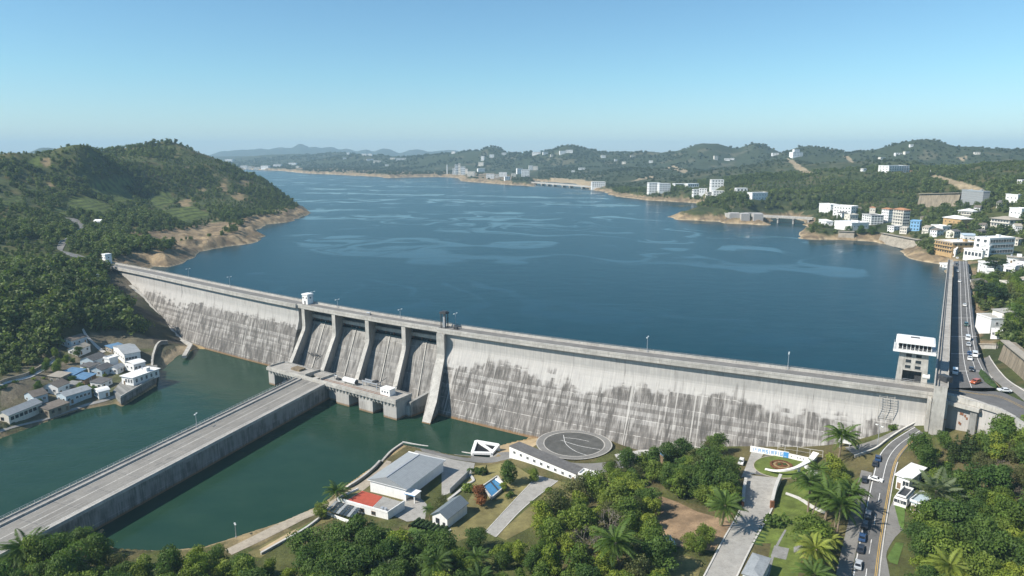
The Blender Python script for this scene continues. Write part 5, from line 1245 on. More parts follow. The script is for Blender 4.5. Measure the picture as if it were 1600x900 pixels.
for f in (.12, .3, .5, .72):
    p = Q[3] + (Q[2] - Q[3]) * f; e = Q[2] - Q[3]; g_ = np.array([e[1], -e[0]]) / np.hypot(*e)
    o = link('window', window_mesh(1.5, 1.2, 'timber')[0], tb); rr = math.atan2(e[1], e[0]) - rz
    lx, ly = p[0] - tb.location.x, p[1] - tb.location.y; c0, s0 = math.cos(-rz), math.sin(-rz); o.location = (lx * c0 - ly * s0, lx * s0 + ly * c0 - .05, 1.3); o.rotation_euler.z = rr; link('pane', window_mesh(1.5, 1.2, 'timber')[1], o)
t = thing('rooftop_plant', 'small cluster of grey ventilation units at the corner of the red roof terrace', 'ventilation unit', (*tpx((601, 797))[0], 17.39), rz)
for x in (-1, .4):
    m = MB(); m.box((x, 0, 0), (1.0, .9, 1.1)); m.build('casing', M['steel'], t)
# carport of dark panels
cp = thing('panel_carport', 'low carport roofed with rows of dark glass panels beside the white terrace building', 'carport', (*G(538, 797, 14)[:2], 14), rz)
P0, P1, P2, P3 = [G(*p, 16.2) for p in ((524, 784), (564, 796), (552, 809), (508, 797))]
for k in range(8):
    f0, f1 = k / 8 + .012, (k + 1) / 8 - .012; q = [P0 + (P1 - P0) * f0, P0 + (P1 - P0) * f1, P3 + (P2 - P3) * f1, P3 + (P2 - P3) * f0]
    m = MB(); m.prism([x[:2] for x in q], [16.6, 16.6, 16.1, 16.1], [16.7, 16.7, 16.2, 16.2]); m.build('panel', M['panel_a'] if k % 3 else M['grey_roof'], cp, True)
for p in (P0, P1, P2, P3):
    m = MB(); m.box((p[0], p[1], 13.5), (.2, .2, 2.6)); m.build('post', M['steel'], cp, True)
M_wall = wall_line('compound_wall', 'white garden wall around the panel carport at the river end of the compound', [(500, 800), (530, 812), (556, 821)], 1.0, .35, M['white'])
wall_line('bank_wall', 'low white kerb wall along the dry river bank left of the compound', [(408, 868), (440, 850), (475, 830), (500, 812)], .8, .5, M['concrete'], M['kerb'])
wall_line('quay_parapet', 'white parapet along the river quay behind the large hall', [(629, 694), (655, 699), (690, 704), (735, 712), (752, 713)], 1.1, .5, M['white'], M['kerb'])
wall_line('quay_parapet', 'dark-sided quay wall running along the water left of the large hall', [(629, 696), (610, 710), (592, 726), (572, 745), (548, 762), (530, 772)], 1.2, .6, M['concrete_dark'], M['concrete'])
t = thing('draft_gate', 'white concrete frame around dark water gates beside the sand spit', 'gate frame', (*G(765, 702, 10)[:2], 10), 0)
A0, B0, C0, D0 = G(738, 709, 11.2), G(744, 691, 13), G(779, 697, 13), G(768, 710, 11.2)
m = MB()
for p_, q_ in ((A0, B0), (B0, C0), (C0, D0), (A0, D0)): m.bar(p_, q_, 1.3, .9)
m.bar(B0 + (C0 - B0) * .1, C0 + (D0 - C0) * .8, 1.1, .8); m.build('frame', M['white'], t, True)
m = MB(); m.add([A0, B0, C0, D0], [(0, 1, 2, 3)]); m.build('gate_leaf', M['black'], t, True)
m = MB()
for p_ in (A0, B0, C0, D0): m.box((p_[0], p_[1], 7), (1.2, 1.2, p_[2] - 7)); 
m.build('post', M['white'], t, True)
bld('gable_shed', 'small white gabled shed with slate roof beside the clipped hedge rows', (676, 820), (699, 827), 12, 4.0, cat='shed', roof='flat', wall='white', roofm='white', win=(0, 0), side=(0, 0), door=False, over=-.2, parapet=False)
sh = bpy.data.objects['gable_shed']
for ch in list(sh.children):
    if ch.name.startswith('roof'): bpy.data.objects.remove(ch)
_wall = [c for c in sh.children if c.name.startswith('wall')][0]; xs = [v_.co.x for v_ in _wall.data.vertices]; W2 = max(xs)
rm = roof_mesh('gable', 12, 2 * W2, 4.0, .5, .6).build('roof', M['ribbed_b'], sh); rm.rotation_euler.z = math.pi / 2
m = MB(); m.add([(-W2, -6, 4), (W2, -6, 4), (0, -6, 4 + W2 * .6), (-W2, -5.8, 4), (W2, -5.8, 4), (0, -5.8, 4 + W2 * .6)], [(0, 1, 2), (3, 5, 4), (1, 4, 5, 2), (0, 2, 5, 3)]); m.build('gable', M['white'], sh)
add_window(sh, -.9, -6.05, 1.4, 0, 1.2, 1.5, 'darksteel'); m = MB(); m.box((1.7, -6.04, 0), (1.0, .08, 2.1)); m.build('door', M['darksteel'], sh)
bld('long_block', 'long white single-storey block with a dark flat roof beside the turning circle', (796, 716), (900, 751), 6.0, 3.7, cat='building', roof='flat', wall='white', roofm='slate', parapet=False, over=.15, win=(9, 1), side=(1, 1), wsize=(1.2, 1.2))
bld('small_kiosk', 'low white kiosk wall extension at the right end of the long dark-roofed block', (905, 752), (928, 757), 4, 2.4, cat='kiosk', roof='flat', wall='white', roofm='white', win=(1, 1), side=(0, 0), door=False)
pool = thing('blue_tank', 'blue water tank with pale walls and a white crossbar in the compound garden', 'water tank', (*hit(770, 762)[:2], 15), 0)
Q = [G(*p, 15.9)[:2] for p in ((754, 760), (777, 744), (789, 760), (768, 778))]
m = MB(); m.prism(Q, 13.5, 15.75); m.build('basin', M['concrete'], pool, True)
cq = sum(Q) / 4; m = MB(); m.prism([cq + (x - cq) * .86 for x in Q], 15.753, 15.8); m.build('water', M['pool'], pool, True)
for i in range(4): m = MB(); m.bar((*Q[i], 15.753), (*Q[(i+1) % 4], 15.753), .5, .5); m.build('rim', M['kerb'], pool, True)
m = MB(); m.bar((*(Q[1] * .5 + Q[0] * .5), 15.9), (*(Q[2] * .55 + Q[3] * .45), 15.9), .35, .3); m.build('divider', M['darksteel'], pool, True); m = MB(); m.bar((*(Q[1] * .62 + cq * .38), 16.1), (*Q[2], 16.1), .9, .5); m.build('crossbar', M['white'], pool, True)
wall_line('yard_fence', 'grey mesh fence wall between the hall yard and the garden', [(703, 772), (718, 758), (733, 743)], 2.2, .15, M['steel'])
wall_line('garden_wall', 'zigzag white path wall in the compound garden left of the blue tank', [(700, 783), (716, 770), (730, 758), (740, 752), (734, 743)], .5, 1.0, M['kerb'])
wall_line('garden_wall', 'short white wall bounding the clipped hedge lawn', [(652, 844), (672, 852), (690, 842), (704, 830)], .6, .4, M['white'])
for k in range(8):                                          # clipped hedge rows on the small lawn
    a_, b_ = hit(641 + k * 6.6, 828 + k * 1.7 - 4), hit(655 + k * 6.2, 813 + k * 1.9)
    hz = thing('hedge_row', 'clipped green hedge row on the small lawn by the gabled shed', 'hedge', (*((a_ + b_) / 2)[:2], float((a_ + b_)[2] / 2)), 0, 'clipped hedge rows on the small lawn')
    m = MB(); rows = []
    for f in np.linspace(0, 1, 14):
        c_2 = a_ + (b_ - a_) * f; rows.append([(c_2[0] + math.cos(th) * .75 + random.uniform(-.12, .12), c_2[1] + random.uniform(-.12, .12), c_2[2] + abs(math.sin(th)) * 1.15 + random.uniform(-.12, .12)) for th in np.linspace(0, math.pi, 7)])
    m.strip(rows); m.build('foliage', M['hedge'], hz, True)
# --- ramp, garden wall with lettering, sculpture, booth
def gate_wall(label, foot, h):
    t = wall_line('ramp_wall', label, foot, h, .7, M['white'], M['kerb'], 'wall'); return t
gw = gate_wall('white ramp wall with a rusty red end panel on the left side of the wide ramp', [(1161, 790), (1162, 772), (1165, 754)], 1.7)
p = hit(1160, 792); m = MB(); m.box((p[0], p[1], p[2]), (.75, .9, 1.75)); m.build('end_panel', M['rust'], gw, True)
gw = gate_wall('taller white ramp wall with a rusty red end panel on the right side of the wide ramp', [(1206, 792), (1211, 772), (1219, 752)], 2.6)
p = hit(1206, 794); m = MB(); m.box((p[0], p[1], p[2]), (1.2, .9, 2.6)); m.build('end_panel', M['rust'], gw, True)
sw = [hit(1172, 706), hit(1232, 716), hit(1266, 724)]
sign = thing('lettered_wall', 'low white wall with blue painted characters and a solid blue end panel at the dam foot', 'wall', (*sw[1][:2], float(sw[1][2])), 0)
zt = max(x[2] for x in sw); hgt = 2.5
for i, (p_, q_) in enumerate(zip(sw[:-1], sw[1:])):
    m = MB(); m.bar((p_[0], p_[1], p_[2] - 1), (q_[0], q_[1], q_[2] - 1), .4, hgt + 1 - .5 * i); m.build('wall_panel', M['white'], sign, True)
def mark(seg, u0, v0, u1, v1, mat, proud=.03):
    p_, q_ = sw[seg], sw[seg + 1]; e = (q_ - p_); L = np.hypot(e[0], e[1]); nrm = np.array([e[1], -e[0]]) / L * (.2 + proud)
    x = p_[:2] + e[:2] / L * u0 + nrm; y = p_[:2] + e[:2] / L * u1 + nrm; z0 = p_[2] + e[2] * u0 / L; z1 = p_[2] + e[2] * u1 / L
    return [(x[0], x[1], z0 + v0), (y[0], y[1], z1 + v0), (y[0], y[1], z1 + v1), (x[0], x[1], z0 + v1)]
Lw = np.hypot(*(sw[1] - sw[0])[:2])
GL = {'I': [(.3, 0, .6, 1)], 'v': [(.1, .6, .9, .9), (.35, .35, .65, .6)], 'R': [(0, 0, .22, 1), (.22, .8, .9, 1), (.75, .45, .95, .8), (.22, .4, .9, .55), (.6, 0, .85, .4)], 'M': [(0, 0, .2, 1), (.8, 0, 1, 1), (.4, .2, .6, .9), (.2, .7, .4, .95), (.6, .7, .8, .95)],
      'S': [(0, .8, .95, 1), (0, .45, .25, .8), (0, .42, .95, .6), (.7, .1, .95, .42), (0, 0, .95, .18)], 'F': [(0, 0, .2, 1), (0, .8, 1, 1), (.8, 0, 1, .8), (.3, .5, .7, .65), (.4, .1, .6, .7)], 'T': [(0, .8, 1, 1), (.4, 0, .6, .8), (.05, .4, .95, .55)], 'G': [(0, 0, .22, 1), (.22, .8, 1, 1), (.22, 0, 1, .2), (.78, .2, 1, .55), (.5, .42, .78, .58)]}
u = .07 * Lw
for ch, gap in (('I', .02), ('v', .05), ('R', .035), ('M', .025), ('S', .02), ('I', .02), ('F', .02), ('T', .02), ('I', .02), ('G', .02)):
    cw_ = .065 * Lw if ch not in 'Iv' else .04 * Lw
    m = MB()
    for x0, y0, x1, y1 in GL[ch]: m.add(mark(0, u + x0 * cw_, .55 + y0 * 1.45, u + x1 * cw_, .55 + y1 * 1.45, None), [(0, 1, 2, 3)])
    m.build('painted_character', M['blue'], sign, True); u += cw_ + gap * Lw
m = MB(); m.add(mark(0, .865 * Lw, .05, 1.0 * Lw, 2.42, None), [(0, 1, 2, 3)]); m.build('blue_panel', M['blue'], sign, True)
m = MB(); m.add(mark(0, .89 * Lw, .5, .95 * Lw, .62, None, .05), [(0, 1, 2, 3)]); m.build('painted_line', M['white'], sign, True)
for u_ in (.12, .42, .55, .7):
    m = MB(); m.add(mark(1, u_ * 8, .8, u_ * 8 + .3, 1.3, None), [(0, 1, 2, 3)]); m.build('small_mark', M['darksteel'], sign, True)
wall_line('wire_fence', 'thin white rail fence around the dark strip at the foot of the dam', [(1214, 706), (1240, 709), (1275, 715)], 2.2, .12, M['kerb']) if False else None
t = thing('rail_fence', 'thin pale rail fence enclosing a dark strip at the dam foot behind the lettered wall', 'fence', tuple(hit(1245, 712)), 0)
m = MB(); pts = [hit(*p_) for p_ in ((1215, 706), (1226, 708), (1245, 711), (1265, 714), (1285, 717))]
for p_ in pts: m.tube([p_, p_ + np.array([0, 0, 3.2])], .1, 5)
m.build('post', M['kerb'], t, True); m = MB(); m.tube([p_ + np.array([0, 0, 3.2]) for p_ in pts], .09, 5); m.tube([p_ + np.array([0, 0, 1.6]) for p_ in pts], .05, 5); m.build('rail', M['kerb'], t, True)
t = thing('white_sculpture', 'sweeping white concrete sculpture beam that forks at one end across the round lawn', 'sculpture', tuple(hit(1240, 742)), 0)
arc = smooth_line([hit(*p_)[:2] for p_ in ((1196, 735), (1208, 741), (1224, 744), (1242, 742), (1256, 735), (1266, 727), (1274, 719))], 1.0); n_ = len(arc)
m = MB(); rows = []
for i, p_ in enumerate(arc):
    f = i / (n_ - 1); z = ground(*p_) + .3 + 1.7 * math.sin(math.pi * min(f * 1.2, 1)) + 2.2 * f * f; w_ = .25 + .9 * f; a_ = arc[min(i+1, n_-1)] - arc[max(i-1, 0)]; a_ = a_ / np.hypot(*a_); nn = np.array([-a_[1], a_[0]]) * w_
    rows.append([(*(p_ - nn), z), (*(p_ - nn), z + .6), (*(p_ + nn), z + .6), (*(p_ + nn), z)])
m.strip([r + [r[0]] for r in rows]); m.build('beam', M['white'], t, True)
i = int(n_ * .62); p_ = arc[i]; q_ = hit(1276, 741)[:2]; z = ground(*p_)
m = MB(); e = q_ - p_; e /= np.hypot(*e); nn = np.array([-e[1], e[0]]); m.prism([p_ + nn * .5, p_ - nn * .5, q_ - nn * 1.6, q_ + nn * 1.6], [z + 2.2] * 2 + [z + 1.0] * 2, [z + 2.7] * 2 + [z + 1.6] * 2); m.build('fork', M['white'], t, True)
m = MB(); m.box((*arc[n_ // 2], ground(*arc[n_ // 2]) - .2), (.7, .7, 2.2)); m.box((*q_, ground(*q_) - .2), (.7, .7, 1.3)); m.box((*arc[-1], ground(*arc[-1]) - .3), (.8, .8, 3.2)); m.box((*arc[0], ground(*arc[0]) - .3), (.4, .4, .8)); m.build('footing', M['white'], t, True)
fb = hit(1221, 729)
t = thing('flower_bed', 'round raised flower bed with brown planting on the round lawn', 'flower bed', tuple(fb), 0)
def ringm(r0, r1, z0, z1, mt, nm):
    m = MB(); rows = []
    for a_ in np.linspace(0, 2 * math.pi, 40):
        rows.append([(math.cos(a_) * r, math.sin(a_) * r, z + random.uniform(-.07, .07)) for r, z in ((r1, 0), (r1, z1 * .7), (r1 * .93, z1), (r0 * .5 + r1 * .5, z1 * 1.05), (r0, z0))])
    m.strip(rows); m.build(nm, mt, t)
M['bedbrown'] = simple('brown_planting', (.12, .055, .025), .95, .4, 1.5, .2); M['bedtan'] = simple('straw_planting', (.27, .20, .10), .95, .3, 1.5, .2)
ringm(3.0, 4.2, .5, .8, M['bedbrown'], 'outer_ring'); ringm(2.2, 3.0, .55, .6, M['bedtan'], 'gravel_ring'); ringm(.01, 2.2, .8, .75, M['bedbrown'], 'centre_bed')
for x, y in ((-1.0, -.3), (1.1, -.2)):
    m = MB(); m.box((x, y, .5), (.1, .1, .1)); m.v = []; m.f = []; m.mi = []
    rows = [[(x + math.cos(a_) * r + random.uniform(-.08, .08), y + math.sin(a_) * r * .8, z) for a_ in np.linspace(0, 2 * math.pi, 10)] for r, z in ((.8, .5), (.75, .95), (.4, 1.2), (.01, 1.25))]
    m.strip(rows); m.build('green_clump', M['hedge'], t)
bld('ramp_kiosk', 'white kiosk with a pale hipped roof beside the lower end of the ramp', (1159, 918), (1186, 926), 11, 4.2, cat='kiosk', roof='hip', pitch=.25, wall='white', roofm='grey_roof', win=(2, 1), side=(3, 1), over=.35)
bld('guard_booth', 'white guard booth with a big flat canopy roof beside the lower road', (1399, 764), (1419, 770), 12.5, 4.4, cat='booth', roof='flat', wall='white', roofm='white', parapet=False, over=.6, win=(2, 1), side=(2, 1), wsize=(1.8, 1.8))
bld('booth_office', 'low dark-windowed white office with an open dark top in front of the guard booth', (1396, 790), (1415, 795), 8.5, 2.8, cat='office', roof='flat', wall='white', roofm='darksteel', over=-.35, win=(2, 1), side=(2, 1), wsize=(1.9, 1.2), door=False)
bld('yard_office', 'small white office half hidden by palms right of the guard booth', (1422, 800), (1440, 806), 8, 3.2, cat='office', roof='flat', wall='white', roofm='paleblue', win=(2, 1), side=(1, 1))
t = thing('notice_board', 'blank white notice board on two posts at the foot of the dam', 'notice board', tuple(hit(1319, 700)), -.5)
m = MB(); m.box((0, 0, 1.8), (4.6, .25, 3.4)); m.build('board', M['white'], t)
for x in (-1.7, 1.7):
    m = MB(); m.box((x, .1, -.5), (.22, .22, 2.3)); m.build('post', M['steel'], t)
wall_line('road_wall', 'low concrete wall curving beside the lower road below the dam face', [(1335, 716), (1366, 704), (1386, 690), (1408, 675), (1430, 664)], .9, .4, M['concrete'], M['kerb'])
lamp_post(hit(1371, 697), .4, 'grey lamp post beside the bend of the lower road', 8, None)
lamp_post(hit(369, 840), .6, 'short white post standing on the sandy river bank', 5, None, .3)

bld('blue_canopy', 'low shed with a pale blue flat roof at the edge of the bare earth patch', (1027, 864), (1053, 861), 4.0, 2.4, cat='shed', roof='flat', wall='stone', roofm='paleblue', parapet=False, over=.4, win=(0, 0), side=(0, 0), door=False)
bld('blue_tarp_hut', 'tiny blue-roofed hut in the trees at the dam foot', (1040, 726), (1051, 722), 3.5, 3.0, cat='hut', roof='shed', pitch=.15, wall='timber', roofm='blue_roof', over=.3, win=(0, 0), side=(0, 0))
for k in range(9):
    a_, b_ = hit(1192 - k * 2.6 + 4, 806 + k * 5.4), hit(1206 - k * 2.4 + 4, 811 + k * 5.2)
    hz = thing('planting_strip', 'narrow clipped planting strip on the stepped lawn beside the ramp', 'hedge', (*((a_ + b_) / 2)[:2], float((a_ + b_)[2] / 2)), 0, 'planting strips on the stepped lawn by the ramp')
    m = MB(); rows = []
    for f in np.linspace(0, 1, 10):
        c_2 = a_ + (b_ - a_) * f; rows.append([(c_2[0], c_2[1] + math.cos(th) * .3 + random.uniform(-.06, .06), c_2[2] + abs(math.sin(th)) * .55 + random.uniform(-.06, .06)) for th in np.linspace(0, math.pi, 6)])
    m.strip(rows); m.build('foliage', M['hedge'], hz, True)
M['blue_bright'] = simple('bright_blue_paint', (.22, .42, .62), .6, .08, .6, .15)
# ------------------------------------------------------------------ right bank houses
RG = 'buildings on the right hillside'
bld('villa', 'white courtyard villa with tall blank white wall beside the upper road', (1522, 522), (1546, 521), 12, 7.5, cat='villa', wall='white', roofm='concrete', win=(0, 0), side=(2, 2), door=False, over=.1)
bld('villa_wing', 'grey-roofed open terrace wing attached behind the white courtyard villa', (1547, 513), (1565, 513), 12, 8.0, cat='villa wing', roof='shed', pitch=.05, wall='cream', roofm='concrete', win=(2, 1), side=(1, 1), over=.6, wsize=(2.2, 1.8), door=False)
bld('villa_annexe', 'small white flat annexe in front of the courtyard villa', (1547, 530), (1563, 530), 6, 3.6, cat='annexe', wall='white', roofm='white', win=(2, 1), side=(1, 1), over=.05, door=False)
bld('ochre_hotel', 'ochre terraced hotel with pale awnings at the far end of the raised walkway', (1459, 396), (1486, 404), 26, 10.5, cat='hotel', wall='ochre', roofm='white', win=(7, 3), side=(5, 3), over=.6, wsize=(1.9, 1.7), frame='ochre', door=False, bands=2)
bld('balcony_block', 'white apartment block with a chequer of deep dark balconies on the right hillside', (1543, 399), (1583, 396), 14, 13.5, cat='apartment block', wall='white', roofm='white', win=(9, 3), side=(2, 3), over=.1, wsize=(2.6, 2.5), door=False, z0=1.2)
bld('hillside_house', 'white stepped house left of the balcony apartment block', (1530, 404), (1544, 402), 12, 8.5, cat='house', wall='white', roofm='white', win=(2, 2), side=(2, 2), group=RG)
bld('arched_house', 'low white house with a row of dark arches above the road end', (1504, 408), (1534, 405), 12, 6.8, cat='house', wall='white', roofm='cream', win=(5, 1), side=(2, 1), wsize=(2.2, 3.2), door=False)
bld('hillside_house', 'white cube house below the dark pines right of the upper road', (1526, 430), (1541, 430), 10, 7.5, cat='house', wall='white', roofm='white', win=(2, 2), side=(2, 2), group=RG)
bld('hillside_house', 'smaller white house joined on the right of the cube house below the pines', (1541, 434), (1551, 434), 9, 5.0, cat='house', wall='white', roofm='white', win=(2, 1), side=(2, 1), group=RG)
bld('hillside_house', 'white house with one wide dark window near the right photo edge', (1566, 433), (1584, 432), 10, 7.0, cat='house', wall='white', roofm='white', win=(1, 1), side=(2, 1), wsize=(3.5, 2.2), door=False, group=RG)
bld('hillside_house', 'large white house with dark tile roof cut by the right photo edge', (1585, 428), (1606, 428), 14, 9.0, cat='house', roof='hip', pitch=.3, wall='white', roofm='slate', win=(3, 2), side=(2, 2), group=RG)
bld('hillside_house', 'low white house with orange flat roof below the balcony apartment block', (1574, 412), (1600, 411), 10, 4.5, cat='house', wall='white', roofm='tan_roof', win=(4, 1), side=(1, 1), parapet=False, over=.7, group=RG)
bld('round_restaurant', 'pale two-storey pavilion with wide tan roof and balcony on the right hillside', (1547, 355), (1576, 356), 16, 8.0, cat='restaurant', roof='hip', pitch=.28, wall='cream', roofm='tan_roof', win=(6, 2), side=(3, 2), over=1.6, bands=1, wsize=(2.4, 1.9), door=False)
bld('hillside_house', 'white block house directly right of and above the tan-roofed pavilion', (1575, 345), (1594, 345), 12, 12.0, cat='house', wall='white', roofm='white', win=(3, 2), side=(2, 2), group=RG, far=True)
bld('hill_pavilion', 'white pavilion with a small roof lantern below the striped glass building', (1496, 343), (1518, 343), 14, 9.0, cat='pavilion', roof='hip', pitch=.3, wall='cream', roofm='white', win=(5, 2), side=(2, 2), over=1.2, bands=1, wsize=(2.4, 1.8), far=True)
bld('hillside_house', 'brown-walled house with a white pitched roof uphill of the blue cube building', (1472, 357), (1500, 358), 14, 11.0, cat='house', roof='hip', pitch=.35, wall='ochre', roofm='white', win=(4, 2), side=(2, 2), over=1.0, far=True, group=RG)
bld('hillside_house', 'long low white house left below the brown-walled house', (1454, 362), (1472, 363), 10, 6.0, cat='house', wall='white', roofm='white', win=(5, 1), side=(2, 1), far=True, group=RG)
bld('hillside_house', 'white house with a pale blue roof among trees above the arched house', (1505, 379), (1526, 379), 10, 6.5, cat='house', roof='shed', pitch=.12, wall='white', roofm='paleblue', win=(3, 1), side=(1, 1), far=True, group=RG)
bld('hillside_house', 'small white house alone in the trees near the right photo edge', (1570, 318), (1589, 318), 12, 7.5, cat='house', wall='white', roofm='white', win=(3, 1), side=(2, 1), far=True, group=RG)
bld('blue_house', 'bright blue cube building on the right bank terrace', (1421, 361), (1436, 361), 10, 10.5, cat='building', wall='blue_bright', roofm='blue_bright', win=(3, 3), side=(2, 3), far=True, wsize=(1.4, 1.4))
bld('apartment_tower', 'taller pale apartment tower with orange hip roof and dark balconies on the headland', (1393, 356), (1409, 358), 9, 21.0, cat='apartment tower', roof='hip', pitch=.35, wall='cream', roofm='orange', win=(4, 6), side=(3, 6), bands=5, over=.9, far=True, wsize=(2.0, 1.9))
bld('apartment_tower', 'shorter white apartment tower with orange hip roof left of the taller one', (1376, 347), (1387, 348), 7, 16.5, cat='apartment tower', roof='hip', pitch=.35, wall='white', roofm='orange', win=(4, 5), side=(2, 5), over=.7, far=True, wsize=(1.4, 1.5))
bld('lake_hotel', 'four-storey grey and white block on the headland left of the two towers', (1346, 350), (1360, 352), 16, 11.5, cat='block', wall='white', roofm='slate', win=(4, 4), side=(4, 4), far=True, wsize=(2.4, 1.5))
bld('lake_hall', 'long low white hall near the headland shore', (1303, 357), (1330, 361), 24, 8.5, cat='hall', wall='white', roofm='white', win=(0, 0), side=(4, 1), door=False)
bld('lake_block', 'big white three-storey block with pale blue side wall on the headland', (1301, 337), (1329, 339), 18, 12.5, cat='block', wall='white', roofm='white', win=(6, 3), side=(3, 3), far=True, wsize=(1.6, 1.6))
bld('lake_block', 'plain white block leftmost on the headland by the lake bridge', (1279, 333), (1297, 333), 14, 10.5, cat='block', wall='white', roofm='white', win=(2, 1), side=(2, 1), far=True)
bld('headland_house', 'small white house hidden in the trees left of the long low hall', (1279, 351), (1291, 352), 8, 5, cat='house', wall='white', roofm='white', win=(2, 1), side=(1, 1), far=True)
bld('headland_house', 'stepped cream house between the three-storey block and the grey block', (1327, 348), (1340, 347), 10, 9, cat='house', wall='cream', roofm='cream', win=(3, 2), side=(2, 2), far=True)
bld('headland_house', 'cream house with a little orange roof above the grey block', (1358, 337), (1367, 337), 9, 10, cat='house', roof='hip', pitch=.4, wall='cream', roofm='orange', win=(2, 2), side=(1, 2), far=True)
bld('terrace_hotel', 'long white stepped hotel on the ridge of the right hill', (1388, 271), (1420, 270), 22, 11, cat='hotel', wall='white', roofm='white', win=(8, 3), side=(3, 3), bands=2, far=True, wsize=(2.6, 1.4))
bld('forest_house', 'pair of white houses in dense forest above the lake bridge', (1175, 312), (1199, 312), 12, 10, cat='house', wall='white', roofm='white', win=(5, 2), side=(2, 2), far=True)
bld('glass_building', 'sloped grey striped glass building with a small white top on the right hill', (1500, 321), (1534, 322), 8, 17, cat='building', wall='steelstripe', roofm='paleblue', win=(0, 0), side=(0, 0), door=False)
bld('shore_cabin', 'white shed on stilts at the water beside the far end of the walkway', (1468, 419), (1479, 420), 9, 3, cat='cabin', wall='white', roofm='white', win=(2, 1), side=(1, 1), base=8)
bld('road_gatehouse', 'small white gatehouse where the raised walkway ends', (1483, 402), (1492, 402), 6, 6, cat='gatehouse', roof='gable', pitch=.7, wall='white', roofm='white', win=(1, 1), side=(1, 1))
EXTRA = [(1440,365,1450,'cream','tan_roof','tan-roofed cottage between the blue cube and the ochre hotel'),(1452,372,1463,'white','brown_roof','brown-roofed white cottage directly behind the ochre hotel'),(1490,372,1500,'cream','slate','grey-roofed cream cottage right of the ochre hotel'),(1512,352,1522,'white','tan_roof','tan-roofed white house below the hill pavilion'),(1528,360,1538,'cream','brown_roof','brown-roofed cream house left of the tan-roofed pavilion'),(1533,372,1542,'stone','slate','small stone house below the tan-roofed pavilion'),
 (1585,366,1596,'white','tan_roof','white house with tan roof below the right edge block house'),(1405,366,1416,'cream','concrete','flat cream shore house below the apartment towers'),(1386,363,1396,'white','concrete','flat white shore house below the shorter tower'),(1315,342,1324,'white','slate','white cottage between the three-storey block and long hall'),(1338,333,1346,'cream','brown_roof','brown-roofed cottage above the grey block'),(1437,348,1446,'stone','brown_roof','small stone house up the slope right of the blue cube'),
 (1560,460,1572,'cream','concrete','low cream house beneath the pines at the upper road'),(1588,452,1600,'white','tan_roof','white house with tan roof above the villa at the right edge'),(1515,455,1524,'stone','slate','stone hut beside the upper road parapet'),(1578,384,1590,'cream','tan_roof','cream house behind the balcony apartment block'),(1520,336,1530,'white','brown_roof','little brown-roofed white house right of the hill pavilion'),(1556,326,1564,'cream','slate','cream cottage high in the trees near the right edge')]
for x0, y0, x1, wl_, rf_, lb in EXTRA:
    bld('hillside_house', lb, (x0, y0), (x1, y0 + random.choice((-1, 0, 1))), random.uniform(8, 11), random.uniform(4.5, 7.5), cat='house', roof='flat' if rf_ == 'concrete' else random.choice(('gable', 'hip')), pitch=.4, wall=wl_, roofm=rf_, win=(3, 2), side=(2, 2), far=True, wsize=(1.3, 1.3), group=RG)
# stone terrace wall on the hill, shore revetment
def facing(name, label, a, b, h, th, mat, batter=0.0, cat='wall'):
    p, q = hit(*a), hit(*b); t = thing(name, label, cat, tuple((p + q) / 2)); d = (q - p)[:2]; d /= np.hypot(*d); n = np.array([-d[1], d[0]])
    m = MB(); K = 14; rows = []; uv = []
    for i in range(K + 1):
        c = p + (q - p) * i / K; z = c[2]
        rows.append([(*(c[:2]), z - 3), (*(c[:2] + n * batter), z + h), (*(c[:2] + n * (batter + th)), z + h), (*(c[:2] + n * (batter + th)), z - 3)]); uv += [(i * 5, z - 3), (i * 5, z + h), (i * 5, z + h), (i * 5, z - 3)]
    m.strip(rows); m.build('wall_body', mat, t, True, uv=uv); m = MB()
    for r, r2 in zip(rows[:-1], rows[1:]): m.bar(r[1], r2[1], th * .8, .6)
    m.build('coping', M['tan_roof'], t, True)
M['terrace_stone'] = concrete_face('terraced_stone', light=(.30, .245, .17), dark=(.16, .135, .10), stain_z=95, joint=9, amount=.8)
facing('stone_terrace', 'wide brown masonry terrace wall on the wooded right hill', (1432, 323), (1495, 323), 17, 6, M['terrace_stone'], 3, 'retaining wall')
facing('shore_revetment', 'sloping grey stone revetment along the headland shore below the towers', (1370, 376), (1428, 388), 8, 5, M['stonerev'], 5, 'revetment')
facing('shore_revetment', 'shorter weathered revetment under the trees near the headland tip', (1309, 372), (1334, 374), 7.5, 4, M['stonerev'], 3, 'revetment')
facing('cliff_wall', 'tan rock retaining face beside the lower right hillside road', (1557, 563), (1606, 610), 9, 4, M['terrace_stone'], 2, 'retaining wall')
facing('villa_wall', 'low concrete garden wall below the courtyard villa', (1526, 545), (1556, 546), 2.2, .8, M['concrete'], 0)
# --- bridges
def bridge(name, label, a, b, z, wd, piers, depth=2.0, pw=2.5, zb=34, rail=True):
    p, q = G(*a, z), G(*b, z); d = (q - p); L = np.hypot(d[0], d[1]); rz = math.atan2(d[1], d[0])
    t = thing(name, label, 'bridge', tuple((p + q) / 2), rz)
    m = MB(); m.box((0, 0, -depth), (L, wd, depth)); m.build('deck', M['concrete'], t)
    for s in (-1, 1):
        m = MB(); m.box((0, s * (wd / 2 - .2), .003), (L, .35, 1.1)); m.build('parapet', M['concrete'], t)
    for f in piers:
        m = MB(); m.box((L * (f - .5), 0, zb - z), (pw, wd * .8, z - depth - zb)); m.build('pier', M['concrete'], t)
        m = MB(); m.box((L * (f - .5), 0, -depth - 1.2), (pw * 1.5, wd * 1.02, 1.19)); m.build('pier_cap', M['concrete'], t)
bridge('lake_viaduct', 'long low viaduct on seven piers along the far shore', (833, 284.5), (926, 291.5), 47, 13, [.04, .185, .29, .395, .55, .67, .86], 2.6, 6)
